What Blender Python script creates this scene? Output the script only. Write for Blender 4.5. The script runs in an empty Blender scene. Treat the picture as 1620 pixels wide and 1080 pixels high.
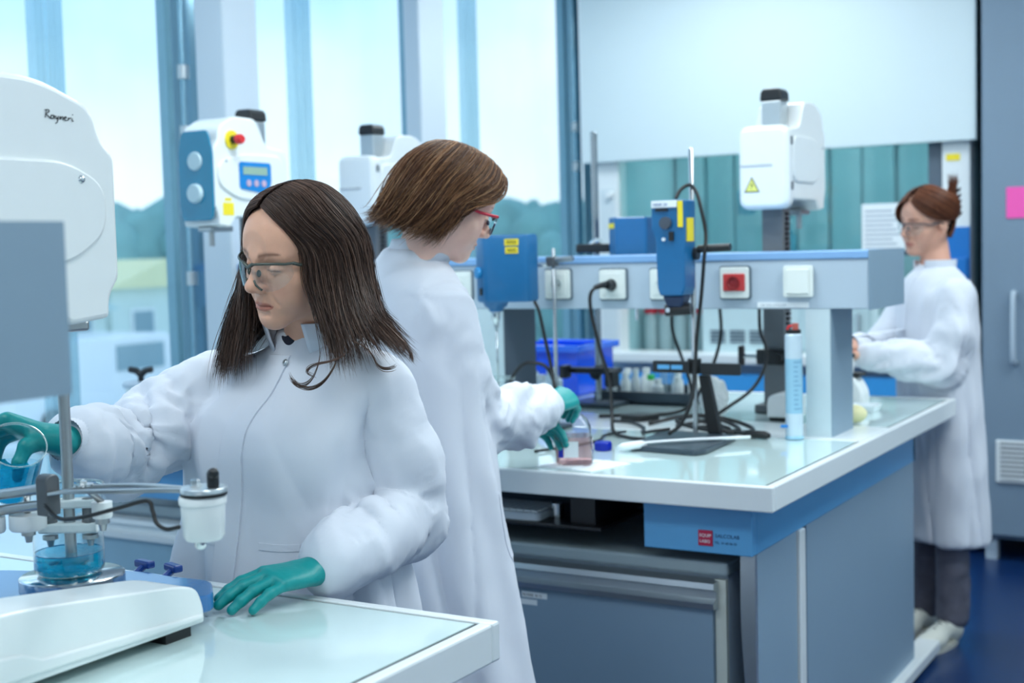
import bpy, bmesh, math, random
import numpy as np
from mathutils import Vector, Matrix
from mathutils.bvhtree import BVHTree
from mathutils import noise as mnoise

S = bpy.context.scene
COL = S.collection

# ---------------------------------------------------------------- camera, world, lights, exposure
cam_d = bpy.data.cameras.new('camera')
cam = bpy.data.objects.new('camera', cam_d)
COL.objects.link(cam)
S.camera = cam
yaw, pit, rol = 0.533487, 0.068358, 0.02606
fw = Vector((-math.sin(yaw) * math.cos(pit), math.cos(yaw) * math.cos(pit), -math.sin(pit)))
rt = Vector((math.cos(yaw), math.sin(yaw), 0))
dn = fw.cross(rt)
r2 = math.cos(rol) * rt + math.sin(rol) * dn
d2 = -math.sin(rol) * rt + math.cos(rol) * dn
M = Matrix(((r2.x, -d2.x, -fw.x, 0), (r2.y, -d2.y, -fw.y, 0), (r2.z, -d2.z, -fw.z, 1.45), (0, 0, 0, 1)))
cam.matrix_world = M
cam_d.sensor_width = 36
cam_d.lens = 36 * 2124.2 / 1620
cam_d.clip_start = 0.05
cam_d.clip_end = 300
cam_d.dof.use_dof = True
cam_d.dof.focus_distance = 2.32
cam_d.dof.aperture_fstop = 3.6

S.view_settings.view_transform = 'Standard'
S.view_settings.look = 'None'
S.view_settings.exposure = 0.06
S.view_settings.gamma = 1
S.view_settings.use_curve_mapping = False
S.cycles.use_denoising = True
S.cycles.max_bounces = 10
S.cycles.transparent_max_bounces = 16
S.cycles.caustics_reflective = False
S.cycles.caustics_refractive = False


def lin(c):
    return tuple((v / 255 / 12.92) if v / 255 <= 0.04045 else ((v / 255 + 0.055) / 1.055) ** 2.4 for v in c)


w = bpy.data.worlds.new('sky')
S.world = w
w.use_nodes = True
nt = w.node_tree
nt.nodes.clear()
n_out = nt.nodes.new('ShaderNodeOutputWorld')
n_bg = nt.nodes.new('ShaderNodeBackground')
n_tc = nt.nodes.new('ShaderNodeTexCoord')
n_sep = nt.nodes.new('ShaderNodeSeparateXYZ')
n_rmp = nt.nodes.new('ShaderNodeValToRGB')
n_noi = nt.nodes.new('ShaderNodeTexNoise')
n_cr = nt.nodes.new('ShaderNodeValToRGB')
n_mix = nt.nodes.new('ShaderNodeMix')
n_mix.data_type = 'RGBA'
nt.links.new(n_tc.outputs['Generated'], n_sep.inputs[0])
nt.links.new(n_sep.outputs['Z'], n_rmp.inputs['Fac'])
e = n_rmp.color_ramp.elements
e[0].position = 0.0
e[0].color = (0.78, 0.93, 1.0, 1)
e[1].position = 0.55
e[1].color = (0.22, 0.50, 0.90, 1)
el = e.new(0.16)
el.color = (0.42, 0.67, 0.90, 1)
n_noi.inputs['Scale'].default_value = 2.2
n_noi.inputs['Detail'].default_value = 5
nt.links.new(n_tc.outputs['Generated'], n_noi.inputs['Vector'])
nt.links.new(n_noi.outputs['Fac'], n_cr.inputs['Fac'])
n_cr.color_ramp.elements[0].position = 0.42
n_cr.color_ramp.elements[1].position = 0.66
nt.links.new(n_cr.outputs['Color'], n_mix.inputs['Factor'])
nt.links.new(n_rmp.outputs['Color'], n_mix.inputs['A'])
n_mix.inputs['B'].default_value = (0.92, 0.98, 1.0, 1)
nt.links.new(n_mix.outputs['Result'], n_bg.inputs['Color'])
n_bg.inputs['Strength'].default_value = 1.75
nt.links.new(n_bg.outputs[0], n_out.inputs[0])


def area(name, loc, target, sx, sy, power, color):
    d = bpy.data.lights.new(name, 'AREA')
    d.shape = 'RECTANGLE'
    d.size, d.size_y = sx, sy
    d.energy = power
    d.color = color
    o = bpy.data.objects.new(name, d)
    COL.objects.link(o)
    o.location = loc
    o.rotation_euler = (Vector(target) - Vector(loc)).to_track_quat('-Z', 'Y').to_euler()
    return o


# the ceiling luminaires of the laboratory (above the frame)
for i, (lx, ly, p) in enumerate(((-1.9, 0.4, 22), (-1.9, 3.0, 30), (0.1, 0.6, 24), (0.1, 3.0, 40), (-2.3, 5.3, 26), (0.1, 4.9, 30))):
    area('ceiling_lamp', (lx, ly, 2.93), (lx, ly, 0), 1.2, 0.6, p, (0.90, 0.985, 1.0))
# unseen lamp added in the fume hood to brighten its interior
area('hood_fill_lamp', (-2.25, 6.75, 2.5), (-2.25, 6.75, 0), 1.2, 0.25, 12, (0.92, 0.99, 1.0))
# soft fill added behind the camera, brightens the sides facing it
area('rear_fill_light', (-0.6, -2.3, 1.9), (-1.4, 1.8, 1.2), 2.4, 1.6, 15, (0.95, 0.98, 1.0))

# ---------------------------------------------------------------- material helpers
MATS = {}


def mat(name, rgb, rough=0.5, metal=0.0, spec=0.5, var=0.04, scale=30.0, bump=0.0, bscale=200.0, coat=0.0, sub=0.0, emit=None, alpha=None, attr=None, sheen=0.0, aniso=0.0):
    if name in MATS:
        return MATS[name]
    m = bpy.data.materials.new(name)
    m.use_nodes = True
    t = m.node_tree
    b = t.nodes['Principled BSDF']
    c = lin(rgb)
    b.inputs['Roughness'].default_value = rough
    b.inputs['Metallic'].default_value = metal
    b.inputs['Specular IOR Level'].default_value = spec
    b.inputs['Coat Weight'].default_value = coat
    b.inputs['Coat Roughness'].default_value = 0.08
    b.inputs['Sheen Weight'].default_value = sheen
    b.inputs['Anisotropic'].default_value = aniso
    tc = t.nodes.new('ShaderNodeTexCoord')
    nz = t.nodes.new('ShaderNodeTexNoise')
    nz.inputs['Scale'].default_value = scale
    nz.inputs['Detail'].default_value = 3
    t.links.new(tc.outputs['Object'], nz.inputs['Vector'])
    hs = t.nodes.new('ShaderNodeMix')
    hs.data_type = 'RGBA'
    hs.blend_type = 'MIX'
    hs.inputs['A'].default_value = (*[v * (1 - var) for v in c], 1)
    hs.inputs['B'].default_value = (*[min(1, v * (1 + var)) for v in c], 1)
    t.links.new(nz.outputs['Fac'], hs.inputs['Factor'])
    src = hs.outputs['Result']
    if attr:
        at_ = t.nodes.new('ShaderNodeAttribute')
        at_.attribute_name = attr
        ml = t.nodes.new('ShaderNodeMix')
        ml.data_type = 'RGBA'
        ml.blend_type = 'MULTIPLY'
        ml.inputs['Factor'].default_value = 1
        t.links.new(src, ml.inputs['A'])
        t.links.new(at_.outputs['Color'], ml.inputs['B'])
        src = ml.outputs['Result']
    t.links.new(src, b.inputs['Base Color'])
    if sub:
        b.inputs['Subsurface Weight'].default_value = sub
        b.inputs['Subsurface Radius'].default_value = (0.012, 0.004, 0.002)
        b.inputs['Subsurface Scale'].default_value = 0.5
    if emit:
        b.inputs['Emission Color'].default_value = (*lin(emit[0]), 1)
        b.inputs['Emission Strength'].default_value = emit[1]
    if bump:
        n2 = t.nodes.new('ShaderNodeTexNoise')
        n2.inputs['Scale'].default_value = bscale
        n2.inputs['Detail'].default_value = 4
        t.links.new(tc.outputs['Object'], n2.inputs['Vector'])
        bp = t.nodes.new('ShaderNodeBump')
        bp.inputs['Strength'].default_value = bump
        bp.inputs['Distance'].default_value = 0.004
        t.links.new(n2.outputs['Fac'], bp.inputs['Height'])
        t.links.new(bp.outputs[0], b.inputs['Normal'])
    MATS[name] = m
    return m


def glass(name, tint=(1, 1, 1), refl=1.0, rough=0.0, dens=0.0, body=(200, 220, 225)):
    """thin clear sheet: see-through with a fresnel reflection and a little body colour"""
    if name in MATS:
        return MATS[name]
    m = bpy.data.materials.new(name)
    m.use_nodes = True
    t = m.node_tree
    t.nodes.clear()
    o = t.nodes.new('ShaderNodeOutputMaterial')
    tr = t.nodes.new('ShaderNodeBsdfTransparent')
    tr.inputs[0].default_value = (*tint, 1)
    df = t.nodes.new('ShaderNodeBsdfDiffuse')
    df.inputs[0].default_value = (*lin(body), 1)
    gl = t.nodes.new('ShaderNodeBsdfGlossy')
    gl.inputs['Roughness'].default_value = rough
    nz = t.nodes.new('ShaderNodeTexNoise')
    nz.inputs['Scale'].default_value = 4
    lw = t.nodes.new('ShaderNodeLayerWeight')
    lw.inputs['Blend'].default_value = 0.5
    fr = t.nodes.new('ShaderNodeMath')
    fr.operation = 'POWER'
    fr.inputs[1].default_value = 4.0
    t.links.new(lw.outputs['Facing'], fr.inputs[0])
    mu = t.nodes.new('ShaderNodeMath')
    mu.operation = 'MULTIPLY_ADD'
    mu.inputs[1].default_value = 0.8 * refl
    mu.inputs[2].default_value = 0.035 * refl
    mu.use_clamp = True
    m0 = t.nodes.new('ShaderNodeMixShader')
    ma = t.nodes.new('ShaderNodeMath')
    ma.operation = 'MULTIPLY'
    ma.inputs[1].default_value = dens * 2
    t.links.new(nz.outputs['Fac'], ma.inputs[0])
    t.links.new(ma.outputs[0], m0.inputs[0])
    t.links.new(tr.outputs[0], m0.inputs[1])
    t.links.new(df.outputs[0], m0.inputs[2])
    m1 = t.nodes.new('ShaderNodeMixShader')
    t.links.new(fr.outputs[0], mu.inputs[0])
    t.links.new(mu.outputs[0], m1.inputs[0])
    t.links.new(m0.outputs[0], m1.inputs[1])
    t.links.new(gl.outputs[0], m1.inputs[2])
    t.links.new(m1.outputs[0], o.inputs[0])
    MATS[name] = m
    return m


# ---------------------------------------------------------------- mesh helpers
OFF = {}


def obj(name, verts, faces, material, parent=None, smooth=False, bevel=0.0, base=None, flat_angle=None, col=None, seg=2):
    """one mesh object; world coordinates, made relative to the thing it belongs to"""
    off = np.array(OFF.get(parent.name, (0, 0, 0)) if parent else (base if base is not None else (0, 0, 0)), float)
    v = np.asarray(verts, float).reshape(-1, 3) - off
    me = bpy.data.meshes.new(name)
    me.from_pydata(v.tolist(), [], [list(map(int, f)) for f in faces] if not isinstance(faces, np.ndarray) else faces.tolist())
    o = bpy.data.objects.new(name, me)
    COL.objects.link(o)
    me.materials.append(material)
    if smooth:
        me.polygons.foreach_set('use_smooth', [True] * len(me.polygons))
        if flat_angle:
            me.set_sharp_from_angle(angle=math.radians(flat_angle))
    if col is not None:
        a = me.color_attributes.new('tone', 'FLOAT_COLOR', 'POINT')
        c4 = np.ones((len(v), 4), np.float32)
        c4[:, :3] = col
        a.data.foreach_set('color', c4.ravel())
    if bevel:
        b = o.modifiers.new('bevel', 'BEVEL')
        b.width = bevel
        b.segments = seg
        b.limit_method = 'ANGLE'
        b.angle_limit = math.radians(40)
        b.harden_normals = False
    if parent:
        o.parent = parent
        OFF[o.name] = tuple(off)
    else:
        o.location = off
        OFF[o.name] = tuple(off)
    return o


def tag(o, label, cat, group=None, kind=None):
    if label:
        o['label'] = label
    if cat:
        o['category'] = cat
    if group:
        o['group'] = group
    if kind:
        o['kind'] = kind
    return o


def thing(name, label, cat, loc=(0, 0, 0), group=None):
    o = bpy.data.objects.new(name, None)
    o.empty_display_size = 0.05
    COL.objects.link(o)
    o.location = loc
    OFF[o.name] = tuple(loc)
    return tag(o, label, cat, group)


def struct(name, b, m, parent=None, **k):
    o = b.build(name, m, parent, **k)
    if parent is None:
        o['kind'] = 'structure'
    return o


def ortho(d):
    d = np.array(d, float)
    d /= np.linalg.norm(d)
    a = np.array((0, 0, 1.0)) if abs(d[2]) < 0.9 else np.array((1.0, 0, 0))
    u = np.cross(a, d)
    u /= np.linalg.norm(u)
    return d, u, np.cross(d, u)


def spline(pts, n=8, closed=False):
    p = np.array(pts, float)
    if closed:
        p = np.vstack([p[-1:], p, p[:2]])
    else:
        p = np.vstack([2 * p[0] - p[1], p, 2 * p[-1] - p[-2]])
    out = []
    for i in range(1, len(p) - 2):
        for k in range(n):
            t = k / n
            a, b, c, d = p[i - 1], p[i], p[i + 1], p[i + 2]
            out.append(0.5 * (2 * b + (c - a) * t + (2 * a - 5 * b + 4 * c - d) * t * t + (3 * b - a - 3 * c + d) * t ** 3))
    if not closed:
        out.append(p[-2])
    return np.array(out)


class B:
    def __init__(s):
        s.v, s.f = [], []

    def add(s, v, f):
        n = len(s.v)
        s.v += [tuple(map(float, q)) for q in v]
        s.f += [tuple(int(i) + n for i in q) for q in f]
        return s

    def box(s, x0, x1, y0, y1, z0, z1):
        return s.add([(x0, y0, z0), (x1, y0, z0), (x1, y1, z0), (x0, y1, z0), (x0, y0, z1), (x1, y0, z1), (x1, y1, z1), (x0, y1, z1)],
                     [(0, 3, 2, 1), (4, 5, 6, 7), (0, 1, 5, 4), (1, 2, 6, 5), (2, 3, 7, 6), (3, 0, 4, 7)])

    def obox(s, c, h, ax):
        """box with centre c, half sizes h, three axes"""
        c = np.array(c, float)
        ax = [np.array(a, float) for a in ax]
        v = [c + sx * h[0] * ax[0] + sy * h[1] * ax[1] + sz * h[2] * ax[2] for sx, sy, sz in
             ((-1, -1, -1), (1, -1, -1), (1, 1, -1), (-1, 1, -1), (-1, -1, 1), (1, -1, 1), (1, 1, 1), (-1, 1, 1))]
        return s.add(v, [(0, 3, 2, 1), (4, 5, 6, 7), (0, 1, 5, 4), (1, 2, 6, 5), (2, 3, 7, 6), (3, 0, 4, 7)])

    def cyl(s, a, b, r0, r1=None, n=20, cap=True):
        r1 = r0 if r1 is None else r1
        a, b = np.array(a, float), np.array(b, float)
        d, u, w_ = ortho(b - a)
        ang = [2 * math.pi * i / n for i in range(n)]
        v = [a + r0 * (math.cos(t) * u + math.sin(t) * w_) for t in ang] + [b + r1 * (math.cos(t) * u + math.sin(t) * w_) for t in ang]
        f = [(i, (i + 1) % n, n + (i + 1) % n, n + i) for i in range(n)]
        if cap:
            f += [tuple(range(n - 1, -1, -1)), tuple(range(n, 2 * n))]
        return s.add(v, f)

    def tube(s, pts, r, n=10, cap=True, flat=1.0):
        p = np.array(pts, float)
        m = len(p)
        r = np.broadcast_to(np.array(r, float), (m,)) if np.ndim(r) else np.full(m, float(r))
        tn = np.gradient(p, axis=0)
        tn /= np.linalg.norm(tn, axis=1)[:, None] + 1e-12
        d, u, _ = ortho(tn[0])
        v = []
        for i in range(m):
            u = u - tn[i] * (u @ tn[i])
            u /= np.linalg.norm(u)
            w_ = np.cross(tn[i], u)
            for k in range(n):
                t = 2 * math.pi * k / n
                v.append(p[i] + r[i] * (math.cos(t) * u + flat * math.sin(t) * w_))
        f = [(i * n + k, i * n + (k + 1) % n, (i + 1) * n + (k + 1) % n, (i + 1) * n + k) for i in range(m - 1) for k in range(n)]
        if cap:
            f += [tuple(range(n - 1, -1, -1)), tuple(range((m - 1) * n, m * n))]
        return s.add(v, f)

    def lathe(s, prof, c=(0, 0, 0), n=28, axis=None, closed=False):
        """prof: (radius, height) pairs turned around the axis through c"""
        c = np.array(c, float)
        d, u, w_ = ortho(axis if axis is not None else (0, 0, 1))
        m = len(prof)
        v = []
        for r, h in prof:
            for k in range(n):
                t = 2 * math.pi * k / n
                v.append(c + d * h + max(r, 1e-5) * (math.cos(t) * u + math.sin(t) * w_))
        last = m if closed else m - 1
        f = [(i * n + k, i * n + (k + 1) % n, ((i + 1) % m) * n + (k + 1) % n, ((i + 1) % m) * n + k) for i in range(last) for k in range(n)]
        return s.add(v, f)

    def prism(s, poly, h0, h1, axis='z'):
        """poly in the plane across the axis: x -> (y,z), y -> (x,z), z -> (x,y)"""
        n = len(poly)
        g = {'x': lambda p, h: (h, p[0], p[1]), 'y': lambda p, h: (p[0], h, p[1]), 'z': lambda p, h: (p[0], p[1], h)}[axis]
        v = [g(p, h0) for p in poly] + [g(p, h1) for p in poly]
        f = [(i, (i + 1) % n, n + (i + 1) % n, n + i) for i in range(n)]
        f += [tuple(range(n - 1, -1, -1)), tuple(range(n, 2 * n))]
        return s.add(v, f)

    def ball(s, c, r, n=16, m=10, sq=(1, 1, 1)):
        c = np.array(c, float)
        v = []
        for i in range(m + 1):
            a = math.pi * i / m
            for k in range(n):
                t = 2 * math.pi * k / n
                v.append(c + r * np.array((math.sin(a) * math.cos(t) * sq[0], math.sin(a) * math.sin(t) * sq[1], math.cos(a) * sq[2])))
        f = [(i * n + k, (i + 1) * n + k, (i + 1) * n + (k + 1) % n, i * n + (k + 1) % n) for i in range(m) for k in range(n)]
        return s.add(v, f)

    def build(s, name, m, parent=None, fix=True, **k):
        o = obj(name, s.v, s.f, m, parent, **k)
        if fix:
            bm = bmesh.new()
            bm.from_mesh(o.data)
            bmesh.ops.remove_doubles(bm, verts=bm.verts, dist=1e-5)
            bmesh.ops.recalc_face_normals(bm, faces=bm.faces)
            bm.to_mesh(o.data)
            bm.free()
        return o


def rounded(poly, r, n=4):
    """round the corners of a 2D polygon"""
    out = []
    m = len(poly)
    rr = r if hasattr(r, '__len__') else [r] * m
    for i in range(m):
        p, a, b = np.array(poly[i], float), np.array(poly[i - 1], float), np.array(poly[(i + 1) % m], float)
        da, db = a - p, b - p
        la, lb = np.linalg.norm(da), np.linalg.norm(db)
        q = min(rr[i], la * 0.45, lb * 0.45)
        s0, s1 = p + da / la * q, p + db / lb * q
        for k in range(n + 1):
            t = k / n
            out.append(tuple((1 - t) ** 2 * s0 + 2 * t * (1 - t) * p + t * t * s1))
    return out


def text(name, body, loc, size, xdir, ydir, m, parent, align='LEFT', extrude=0.0002, shear=0.0, bold=0.0):
    """flat lettering turned into a mesh part"""
    cu = bpy.data.curves.new(name, 'FONT')
    cu.body = body
    cu.size = size
    cu.extrude = extrude
    cu.offset = bold
    cu.shear = shear
    cu.align_x = align
    tmp = bpy.data.objects.new(name + '_tmp', cu)
    COL.objects.link(tmp)
    dg = bpy.context.evaluated_depsgraph_get()
    me = bpy.data.meshes.new_from_object(tmp.evaluated_get(dg))
    x, y = Vector(xdir).normalized(), Vector(ydir).normalized()
    z = x.cross(y)
    off = Vector(OFF.get(parent.name, (0, 0, 0)))
    R3 = Matrix((x, y, z)).transposed()
    for v in me.vertices:
        v.co = R3 @ v.co + Vector(loc) - off
    bpy.data.objects.remove(tmp)
    bpy.data.curves.remove(cu)
    me.materials.clear()
    me.materials.append(m)
    o = bpy.data.objects.new(name, me)
    COL.objects.link(o)
    o.parent = parent
    OFF[o.name] = tuple(off)
    return o


def dup(root, loc, rotz=0.0):
    """copy a thing with its parts and sub-parts"""
    r = root.copy()
    COL.objects.link(r)
    r.location = loc
    r.rotation_euler = (0, 0, rotz)
    OFF[r.name] = (0, 0, 0)
    for ch in list(root.children):
        c = ch.copy()
        COL.objects.link(c)
        c.parent = r
        for g in list(ch.children):
            d = g.copy()
            COL.objects.link(d)
            d.parent = c
    return r


# ---------------------------------------------------------------- materials
WHITE = mat('white_enamel', (226, 232, 234), 0.28, coat=0.3, var=0.015)
CREAM = mat('cream_plastic', (232, 236, 236), 0.3, coat=0.2, var=0.015)
GREY = mat('grey_blue_panel', (132, 156, 174), 0.45, var=0.03, scale=6)
GREYL = mat('light_grey_panel', (176, 192, 206), 0.42, var=0.02, scale=6)
BLUE = mat('blue_laminate', (90, 162, 212), 0.4, var=0.03, scale=8)
BLUEL = mat('pale_blue_laminate', (128, 170, 215), 0.4, var=0.03, scale=8)
ALU = mat('aluminium', (200, 208, 212), 0.32, metal=0.85, var=0.04)
STEEL = mat('polished_steel', (205, 210, 212), 0.16, metal=1.0, var=0.03)
BRUSH = mat('brushed_steel', (168, 172, 174), 0.36, metal=1.0, var=0.08, scale=90)
IRON = mat('dark_cast_iron', (96, 100, 104), 0.45, metal=0.5, var=0.1, scale=60)
BLACK = mat('black_rubber', (20, 22, 24), 0.45, var=0.1)
BLACKP = mat('black_plastic', (26, 28, 32), 0.35, var=0.1)
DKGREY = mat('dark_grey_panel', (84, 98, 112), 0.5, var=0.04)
MBLUE = mat('motor_blue', (12, 98, 150), 0.35, coat=0.2, var=0.05)
TEAL = mat('teal_plastic', (0, 128, 164), 0.25, coat=0.4, var=0.04)
YEL = mat('yellow_sticker', (240, 216, 40), 0.45, var=0.03)
RED = mat('red_plastic', (214, 48, 52), 0.3, var=0.04)
PAPER = mat('white_paper', (232, 238, 242), 0.8, var=0.02)
INK = mat('black_ink', (24, 26, 34), 0.6)
TOPGLASS = mat('back_painted_glass', (205, 226, 226), 0.06, spec=0.6, coat=0.5, var=0.015, scale=5)
CLEAR = glass('clear_glass', (0.93, 0.97, 0.97), 1.6)
FLOORM = mat('blue_rubber_floor', (18, 46, 90), 0.28, var=0.12, scale=40, bump=0.02, bscale=90)
PALE = mat('pale_wall_paint', (206, 220, 224), 0.6, var=0.02, scale=3)
# ---------------------------------------------------------------- the setting
struct('floor', B().box(-3.7, 1.6, -2.7, 7.4, -0.1, 0), FLOORM)
struct('ceiling', B().box(-3.7, 1.6, -2.7, 7.4, 3.0, 3.1), mat('ceiling_paint', (236, 240, 242), 0.8))
struct('wall_back', B().box(-3.7, 1.6, 7.15, 7.4, 0, 3.0), PALE)
struct('wall_right', B().box(1.4, 1.6, -2.7, 7.15, 0, 3.0), PALE)
struct('wall_front', B().box(-3.7, 1.4, -2.7, -2.5, 0, 3.0), PALE)
FR = mat('mullion_blue_grey', (126, 172, 190), 0.35, metal=0.1, var=0.05)
FRL = mat('mullion_edge', (150, 190, 208), 0.2, metal=0.8, var=0.05)
COLM = mat('column_paint', (206, 217, 226), 0.55, var=0.03, scale=5)
PANE = glass('window_pane', (0.92, 0.965, 0.985), 1.0, dens=0.07, body=(190, 225, 235))  # pale body colour lays a painted haze over the view outside
b = B()
b.box(-3.66, -3.5, -2.5, 7.15, 0, 0.10)
struct('wall_left', b, COLM)
struct('baseboard_left', B().box(-3.5, -3.47, -2.5, 7.15, 0, 0.07), GREYL)
mull = [-1.95, -0.65, 0.75, 2.22, 3.74, 5.27, 6.80]
for i, y in enumerate(mull):
    wn = struct('window_%d' % (i + 1), B().box(-3.66, -3.56, y - 0.028, y + 0.028, 0.1, 3.0), FR, bevel=0.004)
    B().box(-3.56, -3.535, y - 0.05, y + 0.02, 0.1, 3.0).build('mullion_cover', FRL, wn, bevel=0.006)
    B().cyl((-3.525, y - 0.075, 0.1), (-3.525, y - 0.075, 3.0), 0.013, n=14).build('frame_rod', FRL, wn, smooth=True, flat_angle=40)
    B().box(-3.60, -3.56, y - 0.125, y - 0.095, 0.1, 3.0).build('frame_post', FR, wn)
    hb = B()
    for z in (0.5, 1.35, 1.88, 2.1):
        hb.cyl((-3.525, y - 0.075, z), (-3.525, y - 0.075, z + 0.05), 0.022, n=14)
    hb.build('hinge', ALU, wn, smooth=True, flat_angle=40)
    y1 = mull[i + 1] - 0.03 if i + 1 < len(mull) else 7.15
    B().box(-3.625, -3.615, y + 0.03, y1, 0.1, 3.0).build('pane', PANE, wn)
# square column behind the bench
struct('pillar_1', B().box(-3.44, -3.30, 3.637, 3.82, 0, 3.0), COLM, bevel=0.01)
struct('pillar_2', B().box(-3.54, -3.45, 5.09, 5.30, 0, 3.0), COLM, bevel=0.01)
struct('pillar_3', B().box(-3.54, -3.46, 6.84, 7.02, 0, 3.0), FR, bevel=0.01)

# outside: ground, fins on the façade, low walls, trees and houses
struct('ground', B().box(-90, -3.8, -40, 90, -1.3, -1.2), mat('pale_gravel', (222, 230, 230), 0.9, var=0.12, scale=0.8))
FINM = glass('frosted_fin', (0.72, 0.86, 0.90), 0.6, rough=0.3, dens=0.30, body=(200, 222, 228))
for y, lab in ((3.56, 'pale vertical sun fin outside the window wall, left of the large column'), (5.09, 'pale vertical sun fin outside, above the dark-haired woman'), (6.63, 'pale vertical sun fin outside, beyond the brown-haired woman')):
    o = B().box(-4.23, -4.18, y, y + 0.14, -1.2, 4.6).build('sun_fin', FINM, base=(-4.2, y, -1.2), bevel=0.004)
    tag(o, lab, 'sun fin', 'sun fins outside the windows')
rnd = random.Random(7)
tl = B()
for k in range(44):
    a = 0.26 + k * 0.027
    rr = 35 + 4 * ((k * 7) % 5) / 4
    r = 1.9 + 0.6 * ((k * 3) % 5) / 4
    top = 3.0 - 0.55 * min(1, k / 30) + 0.5 * ((k * 5) % 7) / 6
    for i in range(15):
        a2, q2 = rnd.uniform(0, 6.28), rnd.uniform(0, 0.8) * r
        rb = r * rnd.uniform(0.40, 0.62)
        c = np.array((-rr * math.cos(a) + q2 * math.cos(a2), rr * math.sin(a) + q2 * math.sin(a2), top - rb - (rnd.uniform(0, 1.1) * r * 0.8 if i < 9 else rnd.uniform(0.8, 2.0) * r)))
        n0 = len(tl.v)
        tl.ball(c, rb, 12, 8)
        for q in range(n0, len(tl.v)):
            p = np.array(tl.v[q])
            tl.v[q] = tuple(c + (p - c) * (1 + 0.4 * mnoise.noise(Vector(p * 2.0))))
o = tl.build('treeline', mat('hazed_leaf_mix', (112, 162, 158), 0.85, var=0.4, scale=1.2), smooth=True, fix=False)  # leaf colour lightened, distance haze is put into it
tag(o, 'dense teal green treeline far outside beyond the window wall', 'treeline', kind='stuff')
HOUSE = mat('house_render', (206, 222, 214), 0.8, var=0.06, scale=2)
for x, y, lx, ly, h, lab, rc in ((-22.6, 18.0, 3.2, 2.6, 2.1, 'small pale house with yellow roof among the trees outside', (222, 220, 170)),
                                 (-21.2, 14.7, 2.4, 2.6, 1.75, 'low pale annex outside, left of the yellow-roofed house', (176, 205, 205))):
    t = thing('house', lab, 'house', (x, y, -1.2))
    B().box(x, x + lx, y, y + ly, -1.25, -1.2 + h).build('wall', HOUSE, t)
    B().prism([(y - 0.2, -1.2 + h), (y + ly + 0.2, -1.2 + h), (y + ly / 2, -1.2 + h + 0.55)], x - 0.2, x + lx + 0.2, 'x').build('roof', mat('roof_%d' % int(-x), rc, 0.8), t)
    for k in range(2):
        wd = B().box(x + lx - 0.02, x + lx + 0.06, y + 0.45 + k * 1.2, y + 1.05 + k * 1.2, -0.4, 0.5).build('window', mat('house_frame', (236, 240, 240), 0.6), t)
        B().box(x + lx + 0.06, x + lx + 0.08, y + 0.5 + k * 1.2, y + 1.0 + k * 1.2, -0.35, 0.45).build('pane', mat('dark_pane', (120, 150, 160), 0.2), wd)
LOWW = mat('low_wall', (205, 222, 222), 0.8, var=0.05)
for x, lab in ((-13.0, 'low white garden wall outside nearest the window wall'), (-19.5, 'long low white garden wall outside, farther from the window wall')):
    w_ = thing('garden_wall', lab, 'wall', (x, 18, -1.2))
    B().box(x - 0.1, x + 0.1, -10, 46, -1.25, -0.75).build('wall_body', LOWW, w_)
    B().box(x - 0.16, x + 0.16, -10, 46, -0.75, -0.68).build('coping', WHITE, w_)
# parked van outside
v = thing('van', 'white van parked outside between the garden walls', 'van', (-17, 14.5, -1.2))
B().prism(rounded([(13.0, -1.0), (16.6, -1.0), (16.6, -0.35), (16.2, 0.25), (13.0, 0.25)], 0.18), -17.9, -16.1, 'x').build('body', WHITE, v, bevel=0.05)
B().box(-16.12, -16.07, 15.0, 16.0, -0.3, 0.1).build('side_window', mat('van_glass', (120, 150, 160), 0.2), v)
for y in (13.7, 15.9):
    B().cyl((-16.3, y, -0.98), (-16.05, y, -0.98), 0.23, n=18).build('wheel', BLACK, v)

# ---------------------------------------------------------------- fume hood in the back wall
hd = thing('fume_hood', 'white fume hood with a half raised glass sash against the back wall', 'fume hood', (-2.3, 6.3, 0))
HY = 6.3
b = B()
b.box(-3.20, -3.06, HY, HY + 0.1, 0.86, 2.6)
b.build('side_post', WHITE, hd, bevel=0.006)
B().box(-1.425, -1.30, HY, HY + 0.1, 0.86, 2.6).build('side_post', WHITE, hd, bevel=0.006)
B().box(-3.16, -3.08, HY - 0.004, HY, 0.95, 1.75).build('post_cover', mat('post_cover_white', (212, 222, 226), 0.4), hd)
FP = mat('hood_white', (206, 221, 226), 0.45, var=0.015, scale=4)
B().box(-3.24, -1.265, HY - 0.05, HY - 0.02, 1.885, 3.0).build('front_panel', FP, hd, bevel=0.004)
INN = mat('hood_lining', (150, 190, 196), 0.5, var=0.06, scale=3)
b = B()
b.box(-3.2, -3.06, HY + 0.1, 7.1, 0.86, 2.6)
b.box(-1.44, -1.3, HY + 0.1, 7.1, 0.86, 2.6)
b.box(-3.06, -1.44, 7.06, 7.1, 0.86, 2.6)
b.box(-3.06, -1.44, HY + 0.1, 7.06, 2.55, 2.6)
b.build('lining', INN, hd)
BAF = mat('hood_baffle', (160, 194, 198), 0.35, var=0.05, scale=5)
for k in range(9):
    x0 = -3.04 + k * 0.176
    B().box(x0, x0 + 0.16, 7.0 + 0.02 * (k % 2), 7.045, 0.95, 2.5).build('baffle_panel', BAF, hd, bevel=0.006)
B().box(-1.49, -1.43, HY + 0.02, HY + 0.06, 0.95, 2.5).build('sash_rail', DKGREY, hd)
SASH = glass('sash_glass', (0.80, 0.93, 0.94), 1.2, dens=0.10, body=(130, 190, 200))
B().box(-3.06, -1.49, HY + 0.03, HY + 0.036, 1.39, 2.5).build('sash', SASH, hd)
B().box(-3.06, -1.49, HY + 0.015, HY + 0.05, 1.375, 1.4).build('sash_handle', DKGREY, hd, bevel=0.004)
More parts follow.
